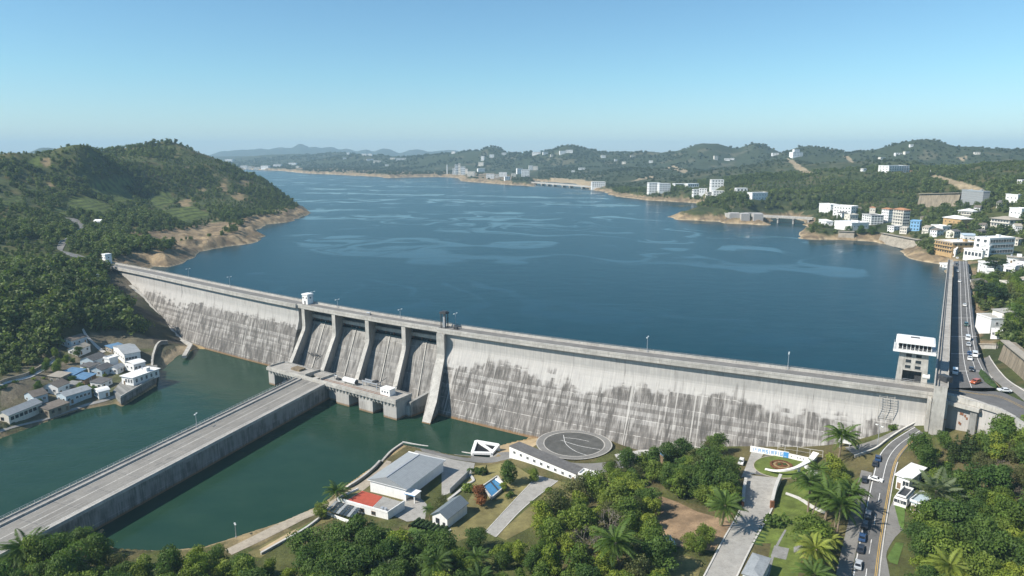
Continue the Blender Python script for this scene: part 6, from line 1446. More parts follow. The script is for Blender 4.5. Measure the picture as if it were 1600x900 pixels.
bridge('lake_bridge', 'flat concrete bridge on slim piers across the inlet beside the wooded headland', (1190, 337), (1270, 341), 49, 10, [.03, .34, .64, .93], 1.8, 1.8)
bridge('harbour_bridge', 'short dark-shadowed bridge beside the far white industrial towers', (696, 274), (720, 275), 44, 14, [.1, .9], 2.5, 8)
t = thing('intake_block', 'row of tall grey concrete intake blocks standing in the lake at the bridge end', 'intake block', (*G(1166, 349, 40)[:2], 40))
for x0, x1, y0, nm in ((1140, 1156, 348, 'block'), (1157.5, 1171, 349, 'block'), (1177, 1192, 349.5, 'block')):
    a, b = G(x0, y0, 40), G(x1, y0, 40); m = MB(); m.prism([a[:2], b[:2], b[:2] + np.array([2, 16]), a[:2] + np.array([2, 16])], 30, 53.5); m.build(nm, M['retain'], t, True, uv=[(v[0], v[2]) for v in m.v])
a, b = G(1141, 345, 40), G(1192, 346, 40); m = MB(); m.prism([a[:2] + np.array([0, 3]), b[:2] + np.array([0, 3]), b[:2] + np.array([0, 14]), a[:2] + np.array([0, 14])], 30, 52); m.build('back_wall', M['concrete_dark'], t, True)
a, b = G(1104, 322, 46), G(1142, 337, 50); t = thing('shore_ramp_wall', 'pale curved road wall descending to the intake blocks on the spit', 'wall', tuple((a + b) / 2)); m = MB(); m.bar((a[0], a[1], 42), (b[0], b[1], 46), 5, 6); m.build('wall_body', M['concrete'], t, True)
# --- far white buildings: (x0, x1, foot, top in pixels, kind, label)
FAR = [
 (1012,1030,301,286,'w','large white block, left of two joined ones above the far right shore'),(1028,1046,299,287,'w','long white block joined to the large far right shore block'),
 (1052,1070,293,287,'w','low white row house in trees right of the joined white blocks'),(1071,1090,293,287,'w','second low white row house in trees right of the joined white blocks'),
 (1110,1129,293,281,'w','square white four-storey block alone on the far right slope'),(1082,1092,305,297,'w','white cube house at the shore below the square four-storey block'),(1092,1104,302,295,'w','white peaked house uphill of the shore cube house'),
 (1103,1113,308,301,'c','small white house at the left edge of the wooded headland'),(1113,1131,306,299,'w','longer white house behind the wooded headland'),(1149,1166,300,294,'w','white house with dark windows above the wooded headland'),
 (1235,1252,244,238,'w','white tiered hilltop villa, wide lower tier'),(1239,1248,239,233.5,'w','small upper tier of the white hilltop villa'),(1206,1216,243,239,'w','white hilltop houses left of the tiered villa'),
 (1115,1121,250,244.5,'c','little white tower house on the ridge'),(1132,1140,251,248,'w','flat white ridge house right of the little tower house'),(1141,1147,250,247.5,'w','tiny white ridge house farthest right in its row'),
 (924,945,292,284.5,'w','long blank white hall at the right end of the viaduct'),
 (707,712,273,264,'w','lowest of the white industrial towers'),(711,716,273,258,'w','white industrial tower second from left'),(716,719.5,273,256,'c','tallest cream industrial tower'),(720,727,273,261,'w','wide white industrial tower'),(727,731,272,264,'c','cream industrial block right of the wide tower'),(731,742,275,268,'c','low cream works building right of the industrial towers'),
 (746,757,269,263.5,'w','white building alone between the works and the white cluster'),(760,772,279,272,'w','white lakeside house in the far cluster, leftmost'),(773,780,278,273,'c','cream lakeside house second in the far cluster'),(780,792,276,269.5,'w','white lakeside block third in the far cluster'),(788,797,281,276,'w','small white lakeside house in front of the far cluster'),
 (799,806,276,271,'c','cream house at the foot of the far white hotel'),(807,816,272,263,'w','left half of the far white hotel'),(815,827,276,265,'w','right half of the far white hotel'),(826,832,266,258.5,'w','white house above the far white hotel'),(833,840,266,260,'c','cream house beside the upper white house'),
 (752,757,251,244.5,'w','white hillside house high above the lone building'),(748,756,259,254,'c','cream hillside terrace house'),(765,772,246,241.5,'w','white houses just below the pointed hill'),(784,791,242.5,239.2,'w','white house right of the pointed hill'),(832,845,241.5,238.2,'w','white row on the far ridge'),(848,856,242,238.2,'w','white house on the far ridge right of the row'),(860,864,245,241.5,'c','lone cream house on the far ridge'),
 (874,884,240.5,236.2,'w','big white hilltop compound, left wing'),(884,895,238.5,234.8,'w','big white hilltop compound, right wing'),(939,946,246.5,243,'w','white house on the ridge toward the twin peaks'),(706,712,239.5,236.6,'w','white house on the crest above the industrial towers'),
 (904,914,265,262.5,'w','low white sheds on the slope above the viaduct'),(893,898,268.5,266.5,'w','small white shed left of the low sheds'),
 (377,386,263.5,260,'w','white lakeside houses at the far left end of the lake'),(387,394,264,261,'c','cream lakeside house at the far left end of the lake'),(397,406,265.5,262,'c','cream lakeside row next along the far left shore'),(409,422,262.5,259.3,'w','white row third along the far left shore'),(428,440,260.5,257,'w','white row on the slope of the far left shore'),(452,464,257.5,254.6,'w','white row high on the far left shore'),(463,468,262,259.5,'c','tiny cream house under the high row'),
 (353,365,252,249,'w','white houses seen just beside the left hill slope'),(536,541,248.5,246,'w','white house on the middle far hill'),(542,546,241,238.5,'w','tiny white house on the middle far crest'),(566,573,243,240.4,'w','white row on the middle far crest, left'),(575,582,243,240.4,'w','white row on the middle far crest, right'),
 (573,583,251,248.5,'w','long white terrace on the middle far hill'),(584,595,253.5,251,'c','cream row below the long white terrace'),(602,607,259.5,257,'w','white house low on the middle far hill'),(620,634,250.5,247.5,'w','white hall near the middle far crest'),(610,618,249,246.5,'c','cream house left of the white hall on the crest'),
 (1398,1407,242,239,'w','white houses high on the right far peak'),(1421,1426,229,226,'w','single white house near the top of the right far peak'),(1373,1382,249,246,'c','cream house on the flank of the right far peak'),(1412,1420,239.5,237,'c','cream house below the top of the right far peak'),(1346,1352,268,264,'w','white villa left of the long stepped hotel'),(1423,1436,271,267,'o','orange-roofed lodge right of the long stepped hotel'),
 (1592,1602,288,282,'w','white house on the wooded ridge at the right photo edge'),(1522,1530,241,238,'c','cream houses along the ridge near the right photo edge'),
 (960,964,252,249,'w','white hut on the slope below the twin peaks'),(972,978,256,253,'c','cream hut right of the white hut below the twin peaks'),(1014,1020,254,251,'w','white house below the large twin peak'),(985,992,246,243.5,'c','cream house on the saddle of the ridge'),
]
def far_building(x0, x1, y0, y1, k, label):
    px = (x0 + x1) / 2; p = None
    lim = 1500 if y0 > 285 and x0 > 950 else 6200
    for dy in np.arange(0, 14, .4):
        q = hit(px, y0 + dy)
        if q[1] < lim * 1.6 and q[1] < 9000: p = q; break
    if p is None: return
    dep = p[1] * CP - (p[2] - CAMZ) * SP; w = (x1 - x0) / FOC * dep; h = max((y0 - y1) / FOC * dep, 3.0)
    wall = {'w': 'white', 'c': 'cream', 'o': 'ochre'}[k]
    rz = random.uniform(-.3, .3); fl = max(1, min(4, int(h / 4))); n = max(2, min(6, int(w / 5)))
    building('far_house', label, 'house', (p[0], p[1], p[2]), w, max(8, w * .6), h, rz, wall=wall, roofm='orange' if k == 'o' else wall, win=(n, fl), side=(2, fl) if p[1] < 2000 else (0, 0), far=True, wsize=(w / n * .45, h / fl * .42), over=.3, parapet=False, base=8, z0=h / fl * .35, group='scattered white houses round the lake')
for f in FAR: far_building(*f)
p = hit(698.8, 272); t = thing('chimney_stack', 'thin pale chimney stack left of the far white industrial towers', 'chimney', tuple(p)); m = MB(); hh = 14 / FOC * p[1]; m.tube([(0, 0, -2), (0, 0, hh)], [2.6, 1.8], 10); m.build('shaft', M['white'], t); m = MB(); m.tube([(0, 0, hh), (0, 0, hh + 1.5)], [2.3, 2.3], 10); m.build('cap', M['concrete_dark'], t)
p = hit(1453, 274); t = thing('hill_monument', 'thin pale obelisk on the cleared ridge of the right hill', 'obelisk', tuple(p)); m = MB(); m.tube([(0, 0, -1), (0, 0, 8), (0, 0, 9.5)], [1.3, .7, .05], 4); m.build('shaft', M['cream'], t); m = MB(); m.box((0, 0, -1), (4, 4, 2)); m.build('base', M['concrete'], t)

# ------------------------------------------------------------------ vehicles
def vehicle_meshes(kind):
    L, W, H = {'car': (4.5, 1.85, 1.45), 'van': (5.2, 2.0, 2.2), 'suv': (4.8, 1.95, 1.75)}[kind]
    side = {'car': [(-.5, .28), (-.5, .62), (-.47, .68), (-.24, .70), (-.10, 1.0), (.22, 1.0), (.42, .70), (.5, .66), (.5, .28)], 'suv': [(-.5, .28), (-.5, .60), (-.47, .64), (-.26, .66), (-.14, 1.0), (.40, 1.0), (.48, .66), (.5, .6), (.5, .28)], 'van': [(-.5, .22), (-.5, .55), (-.46, .62), (-.38, .66), (-.28, 1.0), (.49, 1.0), (.5, .9), (.5, .22)]}[kind]
    def taper(z): return W / 2 * (1.0 if z < .66 else 1.0 - .22 * (z - .66) / .34 * (1 if kind != 'van' else .45))
    m = MB(); n = len(side)
    for s in (-1, 1):
        for x, z in side: m.v.append((x * L, s * taper(z), z * H))
    m.f += [tuple(range(n)), tuple(range(n, 2*n))[::-1]] + [(j, n + j, n + (j+1) % n, (j+1) % n) for j in range(n)]; m.mi = [0] * len(m.f)
    body = m
    gl = MB(); top = [(x, z) for x, z in side if z > .64]
    idx = [i for i, q in enumerate(side) if q[1] >= 1.0 - 1e-6]; i0, i1 = idx[0], idx[-1]
    def quad(p, q, f0, f1):
        a = (p[0] + (q[0]-p[0]) * f0, p[1] + (q[1]-p[1]) * f0); b = (p[0] + (q[0]-p[0]) * f1, p[1] + (q[1]-p[1]) * f1)
        dx, dz = (q[0]-p[0]) * L, (q[1]-p[1]) * H; l = math.hypot(dx, dz); ox, oz = -dz / l * .02, dx / l * .02
        gl.add([(a[0]*L+ox, -taper(a[1])*.9, a[1]*H+oz), (b[0]*L+ox, -taper(b[1])*.86, b[1]*H+oz), (b[0]*L+ox, taper(b[1])*.86, b[1]*H+oz), (a[0]*L+ox, taper(a[1])*.9, a[1]*H+oz)], [(0, 1, 2, 3)])
    ws = MB(); keep = gl; gl = ws; quad(side[i0-1], side[i0], .08, .92); wind = ws
    rs = MB(); gl = rs; quad(side[i1], side[i1+1], .08, .92); rear = rs
    sd = MB(); zl, zh = .70, .95
    for s in (-1, 1):
        x0, x1 = side[i0][0], side[i1][0]; a0 = side[i0-1][0]; a1 = side[i1+1][0] if kind != 'van' else x1
        sd.add([((x0 * .35 + a0 * .65) * L, s * (taper(zl) + .015), zl * H), ((x1 * .4 + a1 * .6) * L, s * (taper(zl) + .015), zl * H), (x1 * .98 * L, s * (taper(zh) + .015), zh * H), (x0 * .95 * L, s * (taper(zh) + .015), zh * H)], [(0, 1, 2, 3)])
    wh = MB(); wh.tube([(0, -.12, 0), (0, .12, 0)], [.34, .34], 14)
    rim = MB(); rim.tube([(0, -.13, 0), (0, .13, 0)], [.19, .19], 10)
    hl = MB(); hl.box((0, 0, 0), (.08, .42, .16))
    return (L, W, H), body, wind, rear, sd, wh, rim, hl
VEH = {}
def mesh_of(mb, nm, mt):
    o = mb.build(nm, mt); me = o.data; bpy.data.objects.remove(o); return me
for k_ in ('car', 'van', 'suv'):
    dim, *ms = vehicle_meshes(k_); VEH[k_] = (dim, [mesh_of(a_, n_, M[t_]) for a_, n_, t_ in zip(ms, ('body', 'windscreen', 'rear_window', 'side_windows', 'wheel', 'rim', 'headlight'), ('white', 'carglass', 'carglass', 'carglass', 'tyre', 'steel', 'lamp'))])
PAINT = {n_: car_paint('paint_' + n_, c_) for n_, c_ in dict(white=(.78, .78, .76), silver=(.45, .47, .48), dark=(.03, .035, .045), blue=(.03, .07, .16), green=(.03, .08, .07), orange=(.45, .10, .03), grey=(.16, .17, .18)).items()}
_body = {}
def vehicle(px, py, heading, kind, colr, label, z=None, group='cars on the upper road'):
    (L, W, H), (me_b, me_w, me_r, me_s, me_wh, me_rim, me_hl) = VEH[kind]
    p = G(px, py, z) if z else hit(px, py); zz = (z if z else ground(p[0], p[1]) + .1) + .03
    t = thing('parked_car' if kind != 'van' else 'van', label, 'van' if kind == 'van' else 'car', (p[0], p[1], zz), heading, group)
    if (kind, colr) not in _body: b_ = me_b.copy(); b_.materials[0] = PAINT[colr]; _body[(kind, colr)] = b_
    link('body', _body[(kind, colr)], t); link('windscreen', me_w, t); link('rear_window', me_r, t); link('side_windows', me_s, t)
    for x in (-.31, .31):
        for s in (-1, 1):
            w_ = link('wheel', me_wh, t); w_.location = (x * L, s * (W / 2 - .1), .34); link('rim', me_rim, w_)
    for s in (-1, 1): o = link('headlight', me_hl, t); o.location = (-L / 2 + .01, s * W * .34, H * .48)
_u = G(1497, 440, ZC) - G(1508, 570, ZC); UP = math.atan2(_u[1], _u[0])     # nose towards the far end of the upper road
CARS = [(1507,478,'car','white','white car farthest of the line parked on the upper road',0),(1509.5,509,'suv','green','dark green car parked on the upper road near the villa',0),(1512,531,'van','white','white van with its roof rack, parked on the upper road below the villa',0),(1513,540,'car','silver','silver car right behind the white van on the upper road',0),
 (1514.5,554,'car','blue','dark blue car, third from the junction on the upper road',0),(1515,562,'car','white','white car second from the junction on the upper road',0),(1517.5,579,'car','dark','black car nearest the junction in the parked line',0),(1492,584,'van','white','white and blue van driving in the shadow of the raised walkway',.0),(1524,599,'suv','orange','orange-red car turning at the junction',-.5),(1569,612,'car','white','white car at the tip of the planted median',-1.2),
 (1523,557,'van','white','white van halted beside the road parapet',.0),(1494.5,414,'suv','dark','dark car at the far end of the upper road',0),(1495.5,404,'car','white','tiny white car near the gatehouse at the road end',0),(1496,425,'car','silver','silver car far along the upper road',0),(1499,441,'car','white','lone white car midway along the upper road',0)]
for px, py, k_, c_, lb, dr_ in CARS: vehicle(px, py, UP + dr_, k_, c_, lb, ZC + .02)
dn = lambda a_, b_: math.atan2(*(hit(*b_) - hit(*a_))[[1, 0]])
d_ = dn((1345, 840), (1362, 745))
for px, py, k_, c_, lb in [(1340.5,886,'car','silver','silver car with black roof, lowest on the lower road'),(1344,862,'car','dark','black car ahead of the lowest silver car'),(1347,843,'car','blue','dark car under palm shadow on the lower road'),(1351,823,'suv','dark','dark off-road car partly under palms'),(1356,808,'suv','grey','grey pickup-like car in the palm shade'),(1350.5,753,'car','dark','dark car half under the tree beside the white turning car'),(1367,728,'car','dark','black car second in the pair near the road bend'),(1371.5,719,'car','blue','dark blue car leading the pair near the road bend')]:
    vehicle(px, py, d_ + math.pi, k_, c_, lb, None, 'cars along the lower road')
vehicle(1368, 752, d_ + 1.4, 'car', 'white', 'white car turning across the lower road', None, 'cars along the lower road')
vehicle(1158, 725, dn((1155, 735), (1162, 715)), 'suv', 'white', 'white car parked at the top of the ramp beside the trees', None, None)
# ------------------------------------------------------------------ vegetation
def leaf_mat(name, c, c2, tip=.35, vary=.35):
    g = NT(name); oi = g.n('ShaderNodeObjectInfo'); p = g.pos(); col = g.n('ShaderNodeVertexColor', layer_name='Col').outputs[0]
    r = oi.outputs['Random']; n = g.noise(p, .22, 3); sp = g.n('ShaderNodeSeparateColor'); g.put(sp.inputs[0], col)
    big = g.noise(p, .012, 3)
    k = g.math('ADD', g.math('MULTIPLY', r, .55), g.math('MULTIPLY', g.ss(.35, .65, n), .45))
    k = g.math('ADD', k, g.math('MULTIPLY', g.math('SUBTRACT', g.ss(.35, .65, big), .5), .5), clamp=True)
    cc = g.mix(k, c, c2)
    cc = g.mix(1.0, cc, g.mix(sp.outputs[0], (1 - vary,) * 3, (1 + vary * 1.2, 1 + vary * 1.15, 1 + vary * .8)), 'MULTIPLY')
    g.base(cc, .62, .25)
    g.bsdf.inputs['Subsurface Weight'].default_value = 0
    tr = g.n('ShaderNodeBsdfTranslucent'); g.put(tr.inputs['Color'], g.mix(1.0, cc, (1.3, 1.5, .6), 'MULTIPLY'))
    ms = g.n('ShaderNodeMixShader'); ms.inputs[0].default_value = .30
    g.t.links.new(g.bsdf.outputs[0], ms.inputs[1]); g.t.links.new(tr.outputs[0], ms.inputs[2]); g.t.links.new(ms.outputs[0], g.out.inputs['Surface'])
    return g.m
LM = {'dark': leaf_mat('dark_foliage', (.054, .102, .022), (.105, .160, .033)), 'mid': leaf_mat('green_foliage', (.094, .150, .024), (.185, .235, .040)),
      'lime': leaf_mat('yellow_green_foliage', (.155, .21, .028), (.27, .305, .045)), 'olive': leaf_mat('olive_foliage', (.085, .105, .036), (.14, .145, .055)),
      'red': leaf_mat('russet_foliage', (.15, .055, .025), (.24, .10, .04)), 'conifer': leaf_mat('conifer_foliage', (.030, .058, .016), (.055, .085, .022)),
      'pine': leaf_mat('pine_foliage', (.022, .048, .020), (.040, .070, .030)), 'bare': leaf_mat('twig_haze', (.14, .115, .095), (.20, .17, .14)),
      'palm': leaf_mat('palm_foliage', (.050, .095, .018), (.095, .15, .03)), 'palm_gold': leaf_mat('golden_palm_foliage', (.14, .19, .03), (.24, .27, .055)),
      'palm_grey': leaf_mat('grey_palm_foliage', (.10, .13, .07), (.16, .19, .10)), 'forest': leaf_mat('forest_foliage', (.054, .086, .026), (.145, .180, .058), vary=.5), 'forest_far': leaf_mat('far_forest_foliage', (.032, .052, .022), (.075, .097, .038), vary=.4)}
BARK = simple('tree_bark', (.12, .095, .07), .95, .3, 2, .3); PALMBARK = simple('palm_bark', (.22, .17, .12), .95, .25, 2, .4)
def leaf_cloud(centres, radii, n, size, rng, squash=.85, shade=True):
    """leaf quads spread over lumps; returns vertices, faces and a brightness per vertex (variety between clumps)"""
    centres = np.asarray(centres, float); radii = np.asarray(radii, float); pw = radii ** 2; pick = rng.choice(len(radii), n, p=pw / pw.sum())
    d = rng.normal(size=(n, 3)); d /= np.linalg.norm(d, axis=1)[:, None]; d[:, 2] = np.where((d[:, 2] < -.35) & (rng.random(n) < .7), -d[:, 2], d[:, 2])
    rr = radii[pick] * np.where(rng.random(n) < .10, 1.05 + .35 * rng.random(n), .70 + .36 * rng.random(n)); P = centres[pick] + d * rr[:, None] * np.array([1, 1, squash])
    nrm = d + rng.normal(size=(n, 3)) * .55; nrm /= np.linalg.norm(nrm, axis=1)[:, None]
    a = np.cross(nrm, rng.normal(size=(n, 3))); a /= np.linalg.norm(a, axis=1)[:, None]; b = np.cross(nrm, a)
    s = size * (.6 + .8 * rng.random(n))[:, None]; a *= s * .5; b *= s * .5 * (.55 + .35 * rng.random(n))[:, None]
    V = np.stack([P - a * 1.15, P - b, P + a * 1.15, P + b], 1).reshape(-1, 3); F = np.arange(4 * n).reshape(-1, 4)
    lum = rng.random(len(radii))[pick] * .75 + rng.random(n) * .25
    return V, F, np.repeat(lum, 4)
def cloud_mesh(name, V, F, lum, mat):
    me = np_mesh(name, V, F, mat); at = me.color_attributes.new('Col', 'FLOAT_COLOR', 'POINT')
    if len(me.vertices) == len(lum): at.data.foreach_set('color', np.stack([lum, lum, lum, np.ones_like(lum)], 1).astype(np.float32).ravel())
    return me
def broad_tree(seed, mat, H=9.0, W=8.0, n=2300, size=.62, lumps=22, low=.22):
    rng = np.random.default_rng(seed); c = []; r = []
    for k in range(lumps):
        ang = rng.random() * 2 * math.pi; q = rng.random() ** .6; h = low + (1 - low) * rng.random()
        prof = math.sin(math.pi * min(max((h - low) / (1.08 - low), .06), 1) ** .8) ** .7
        c.append((math.cos(ang) * q * W * .40 * prof, math.sin(ang) * q * W * .40 * prof, h * H * .92)); r.append(W * (.09 + .16 * rng.random() ** 1.5))
    c.append((0, 0, H * .55)); r.append(W * .27)
    V, F, l = leaf_cloud(c, r, n, size, rng); crown = cloud_mesh('crown', V, F, l, LM[mat])
    m = MB(); m.tube([(0, 0, -.6), (.1, 0, H * .22), (.05, .1, H * .45), (0, 0, H * .7)], [H * .030, H * .023, H * .017, H * .006], 7)
    for k in range(5):
        p = c[k * 3]; m.tube([(.08, .03, H * .28 + k * .3), (p[0] * .5, p[1] * .5, H * .28 + (p[2] - H * .28) * .6), p], [H * .013, H * .009, H * .003], 5)
    return crown, mesh_of(m, 'trunk', BARK)
def bush(seed, mat, H=2.0, W=2.6, n=420, size=.42):
    rng = np.random.default_rng(seed); c = [(rng.normal() * W * .18, rng.normal() * W * .18, H * (.35 + .3 * rng.random())) for _ in range(7)]; r = [W * (.25 + .1 * rng.random()) for _ in c]
    V, F, l = leaf_cloud(c, r, n, size, rng); m = MB(); m.tube([(0, 0, -.3), (0, 0, H * .5)], [.09, .04], 5); return cloud_mesh('crown', V, F, l, LM[mat]), mesh_of(m, 'trunk', BARK)
def conifer(seed, H=12, W=6, mat='conifer', n=2200):
    rng = np.random.default_rng(seed); c = []; r = []
    for k in range(34):
        h = .08 + .9 * k / 33; w = W * .5 * (1 - h) ** .8; 
        for q in range(3 if h < .6 else 2):
            a = rng.random() * 6.28; c.append((math.cos(a) * w * .62, math.sin(a) * w * .62, h * H)); r.append(.25 + w * .42)
    V, F, l = leaf_cloud(c, r, n, .5, rng, .55); m = MB(); m.tube([(0, 0, -.6), (0, 0, H * .95)], [.24, .04], 7); return cloud_mesh('crown', V, F, l, LM[mat]), mesh_of(m, 'trunk', BARK)
def flat_pine(seed, H=14, W=13):
    rng = np.random.default_rng(seed); c = []; r = []
    for k in range(26):
        a = rng.random() * 6.28; q = rng.random() ** .5; h = H * (.45 + .5 * rng.random()); w = W * .5 * (1.15 - (h / H - .45)); c.append((math.cos(a) * q * w, math.sin(a) * q * w, h)); r.append(1.1 + rng.random() * 1.2)
    V, F, l = leaf_cloud(c, r, 2600, .6, rng, .38); m = MB(); m.tube([(0, 0, -.6), (.3, .1, H * .5), (0, 0, H * .9)], [.35, .25, .06], 7)
    for k in range(8): m.tube([(.2, .1, H * .4 + k * .5), c[k * 3]], [.13, .04], 5)
    return cloud_mesh('crown', V, F, l, LM['pine']), mesh_of(m, 'trunk', BARK)
def bare_tree(seed, H=8, W=8):
    rng = np.random.default_rng(seed); m = MB(); m.tube([(0, 0, -.5), (.1, .1, H * .4)], [.2, .13], 6); tips = []
    def grow(p, d, l, r, lev):
        q = p + d * l; m.tube([p, q], [r, r * .6], 4)
        if lev == 0: tips.append(q); return
        for _ in range(3): 
            e = d + rng.normal(size=3) * .55; e[2] = abs(e[2]) * .7 + .12; e /= np.linalg.norm(e); grow(q, e, l * .72, r * .6, lev - 1)
    for _ in range(5):
        e = rng.normal(size=3); e[2] = abs(e[2]) + .5; e /= np.linalg.norm(e); grow(np.array([.1, .1, H * .3]), e, H * .25, .09, 3)
    V, F, l = leaf_cloud(tips, [.45] * len(tips), 700, .22, rng); return cloud_mesh('crown', V, F, l, LM['bare']), mesh_of(m, 'trunk', simple('grey_bark', (.24, .21, .18), .95, .2, 2, .2))
def palm(seed, H=7, L=5.0, fronds=20, mat='palm', droop=1.0, wide=.62):
    rng = np.random.default_rng(seed); V = []; F = []; lum = []
    for k in range(fronds):
        az = k * 2.39996 + rng.normal() * .15; el = 1.15 - 1.25 * (k / fronds) + rng.normal() * .08; lf = L * (.8 + .3 * rng.random()); lk = .2 + .8 * rng.random()
        pts = []; p = np.array([0, 0, H * 1.0]); e = el; st = 9
        for i in range(st + 1):
            pts.append(p.copy()); dv = np.array([math.cos(az) * math.cos(e), math.sin(az) * math.cos(e), math.sin(e)]); p = p + dv * lf / st; e -= droop * (.10 + .13 * i / st) * (1.1 if el > .3 else .8)
        side = np.array([-math.sin(az), math.cos(az), 0])
        for i in range(1, st):
            for q in range(3):
                t = (q + .2) / 3; o = pts[i] * (1 - t) + pts[i + 1] * t; f = (i + t) / st; ln = wide * L * .32 * math.sin(math.pi * min(.18 + f * .80, 1)) ** .8
                fw = pts[i + 1] - pts[i]; fw = fw / np.linalg.norm(fw)
                for s in (-1, 1):
                    d = side * s * .85 + fw * .5 + np.array([0, 0, -.28 - .25 * rng.random()]); d /= np.linalg.norm(d); w = fw * .075 * L * .2 + np.array([0, 0, .02]); b = len(V)
                    tip = o + d * ln; mid = o + d * ln * .5 + np.array([0, 0, .06])
                    V += [o - w, mid - w * 1.3, tip, mid + w * 1.3]; F.append((b, b + 1, b + 2, b + 3)); lum += [lk * .8 + .2 * rng.random()] * 4
    crown = cloud_mesh('crown', np.array(V), np.array(F), np.array(lum), LM[mat]); m = MB()
    pts = [(0, 0, -.5), (.12, 0, H * .3), (.05, .05, H * .7), (0, 0, H)]; m.tube(pts, [.32, .24, .19, .24], 8); return crown, mesh_of(m, 'trunk', PALMBARK)
SPEC = {}
for i in range(4): SPEC['dark%d' % i] = broad_tree(20 + i, 'dark', 9.5, 9.0 + i * .5, 4200, .46, 30)
for i in range(4): SPEC['mid%d' % i] = broad_tree(40 + i, 'mid', 8.5, 8.0 + i * .4, 3800, .44, 28)
for i in range(3): SPEC['lime%d' % i] = broad_tree(60 + i, 'lime', 7.5, 7.0, 3200, .42, 24)
for i in range(2): SPEC['olive%d' % i] = broad_tree(70 + i, 'olive', 8.5, 8.0, 2600, .38, 34)
SPEC['red0'] = broad_tree(81, 'red', 7, 7.5, 2300, .5); SPEC['conifer0'] = conifer(90); SPEC['conifer1'] = conifer(91, 13, 7); SPEC['pine0'] = flat_pine(95); SPEC['pine1'] = flat_pine(96, 12, 12)
SPEC['bare0'] = bare_tree(100); SPEC['bare1'] = bare_tree(101, 7, 7)
for i in range(3): SPEC['palm%d' % i] = palm(110 + i, 6.0 + i, 5.6, 28)
for i in range(2): SPEC['gold%d' % i] = palm(120 + i, 4.5, 4.4, 34, 'palm_gold', 1.15, .66)
SPEC['grey0'] = palm(130, 6, 6.0, 20, 'palm_grey', .55, .8)
for i, m_ in enumerate(('dark', 'mid', 'lime')): SPEC['bush%d' % i] = bush(140 + i, m_)
WORDS = {'dark': ('dark green broad-leaved tree', 'tree'), 'mid': ('green broad-leaved tree', 'tree'), 'lime': ('yellow-green leafy tree', 'tree'), 'olive': ('olive thin-leaved tree', 'tree'), 'red': ('russet-leaved tree', 'tree'), 'conifer': ('pointed conifer', 'conifer'), 'pine': ('dark flat-layered pine', 'pine'), 'bare': ('leafless grey-twigged tree', 'tree'), 'palm': ('green feather palm', 'palm'), 'gold': ('golden-green feather palm', 'palm'), 'grey': ('grey-green fan-like palm', 'palm'), 'bush': ('rounded shrub', 'shrub')}
NAMES = {'conifer': 'conifer_tree', 'pine': 'pine_tree', 'bare': 'bare_tree', 'palm': 'palm_tree', 'gold': 'palm_tree', 'grey': 'palm_tree', 'bush': 'shrub'}
PLANTED = []
def plant(kind, x, y, s, label, group=None, z=None, sz=1.0):
    key = kind.rstrip('0123456789'); crown, trunk = SPEC[kind]
    t = thing(NAMES.get(key, 'broadleaf_tree'), label, WORDS[key][1], (x, y, (ground(x, y) if z is None else z) - .1), random.uniform(0, 6.28), group)
    u_ = (.84, 1.2) if key not in ('palm', 'gold', 'grey') else (.9, 1.1); t.scale = (s * random.uniform(*u_), s * random.uniform(*u_), s * sz * random.uniform(.85, 1.22)); tl = .05 if key not in ('palm', 'gold', 'grey') else .13; t.rotation_euler = (random.gauss(0, tl), random.gauss(0, tl), t.rotation_euler.z); link('crown', crown, t); link('trunk', trunk, t); PLANTED.append((x, y, s * 4.0)); return t
def any_of(key): return key + str(random.randrange(sum(1 for k in SPEC if k.rstrip('0123456789') == key)))
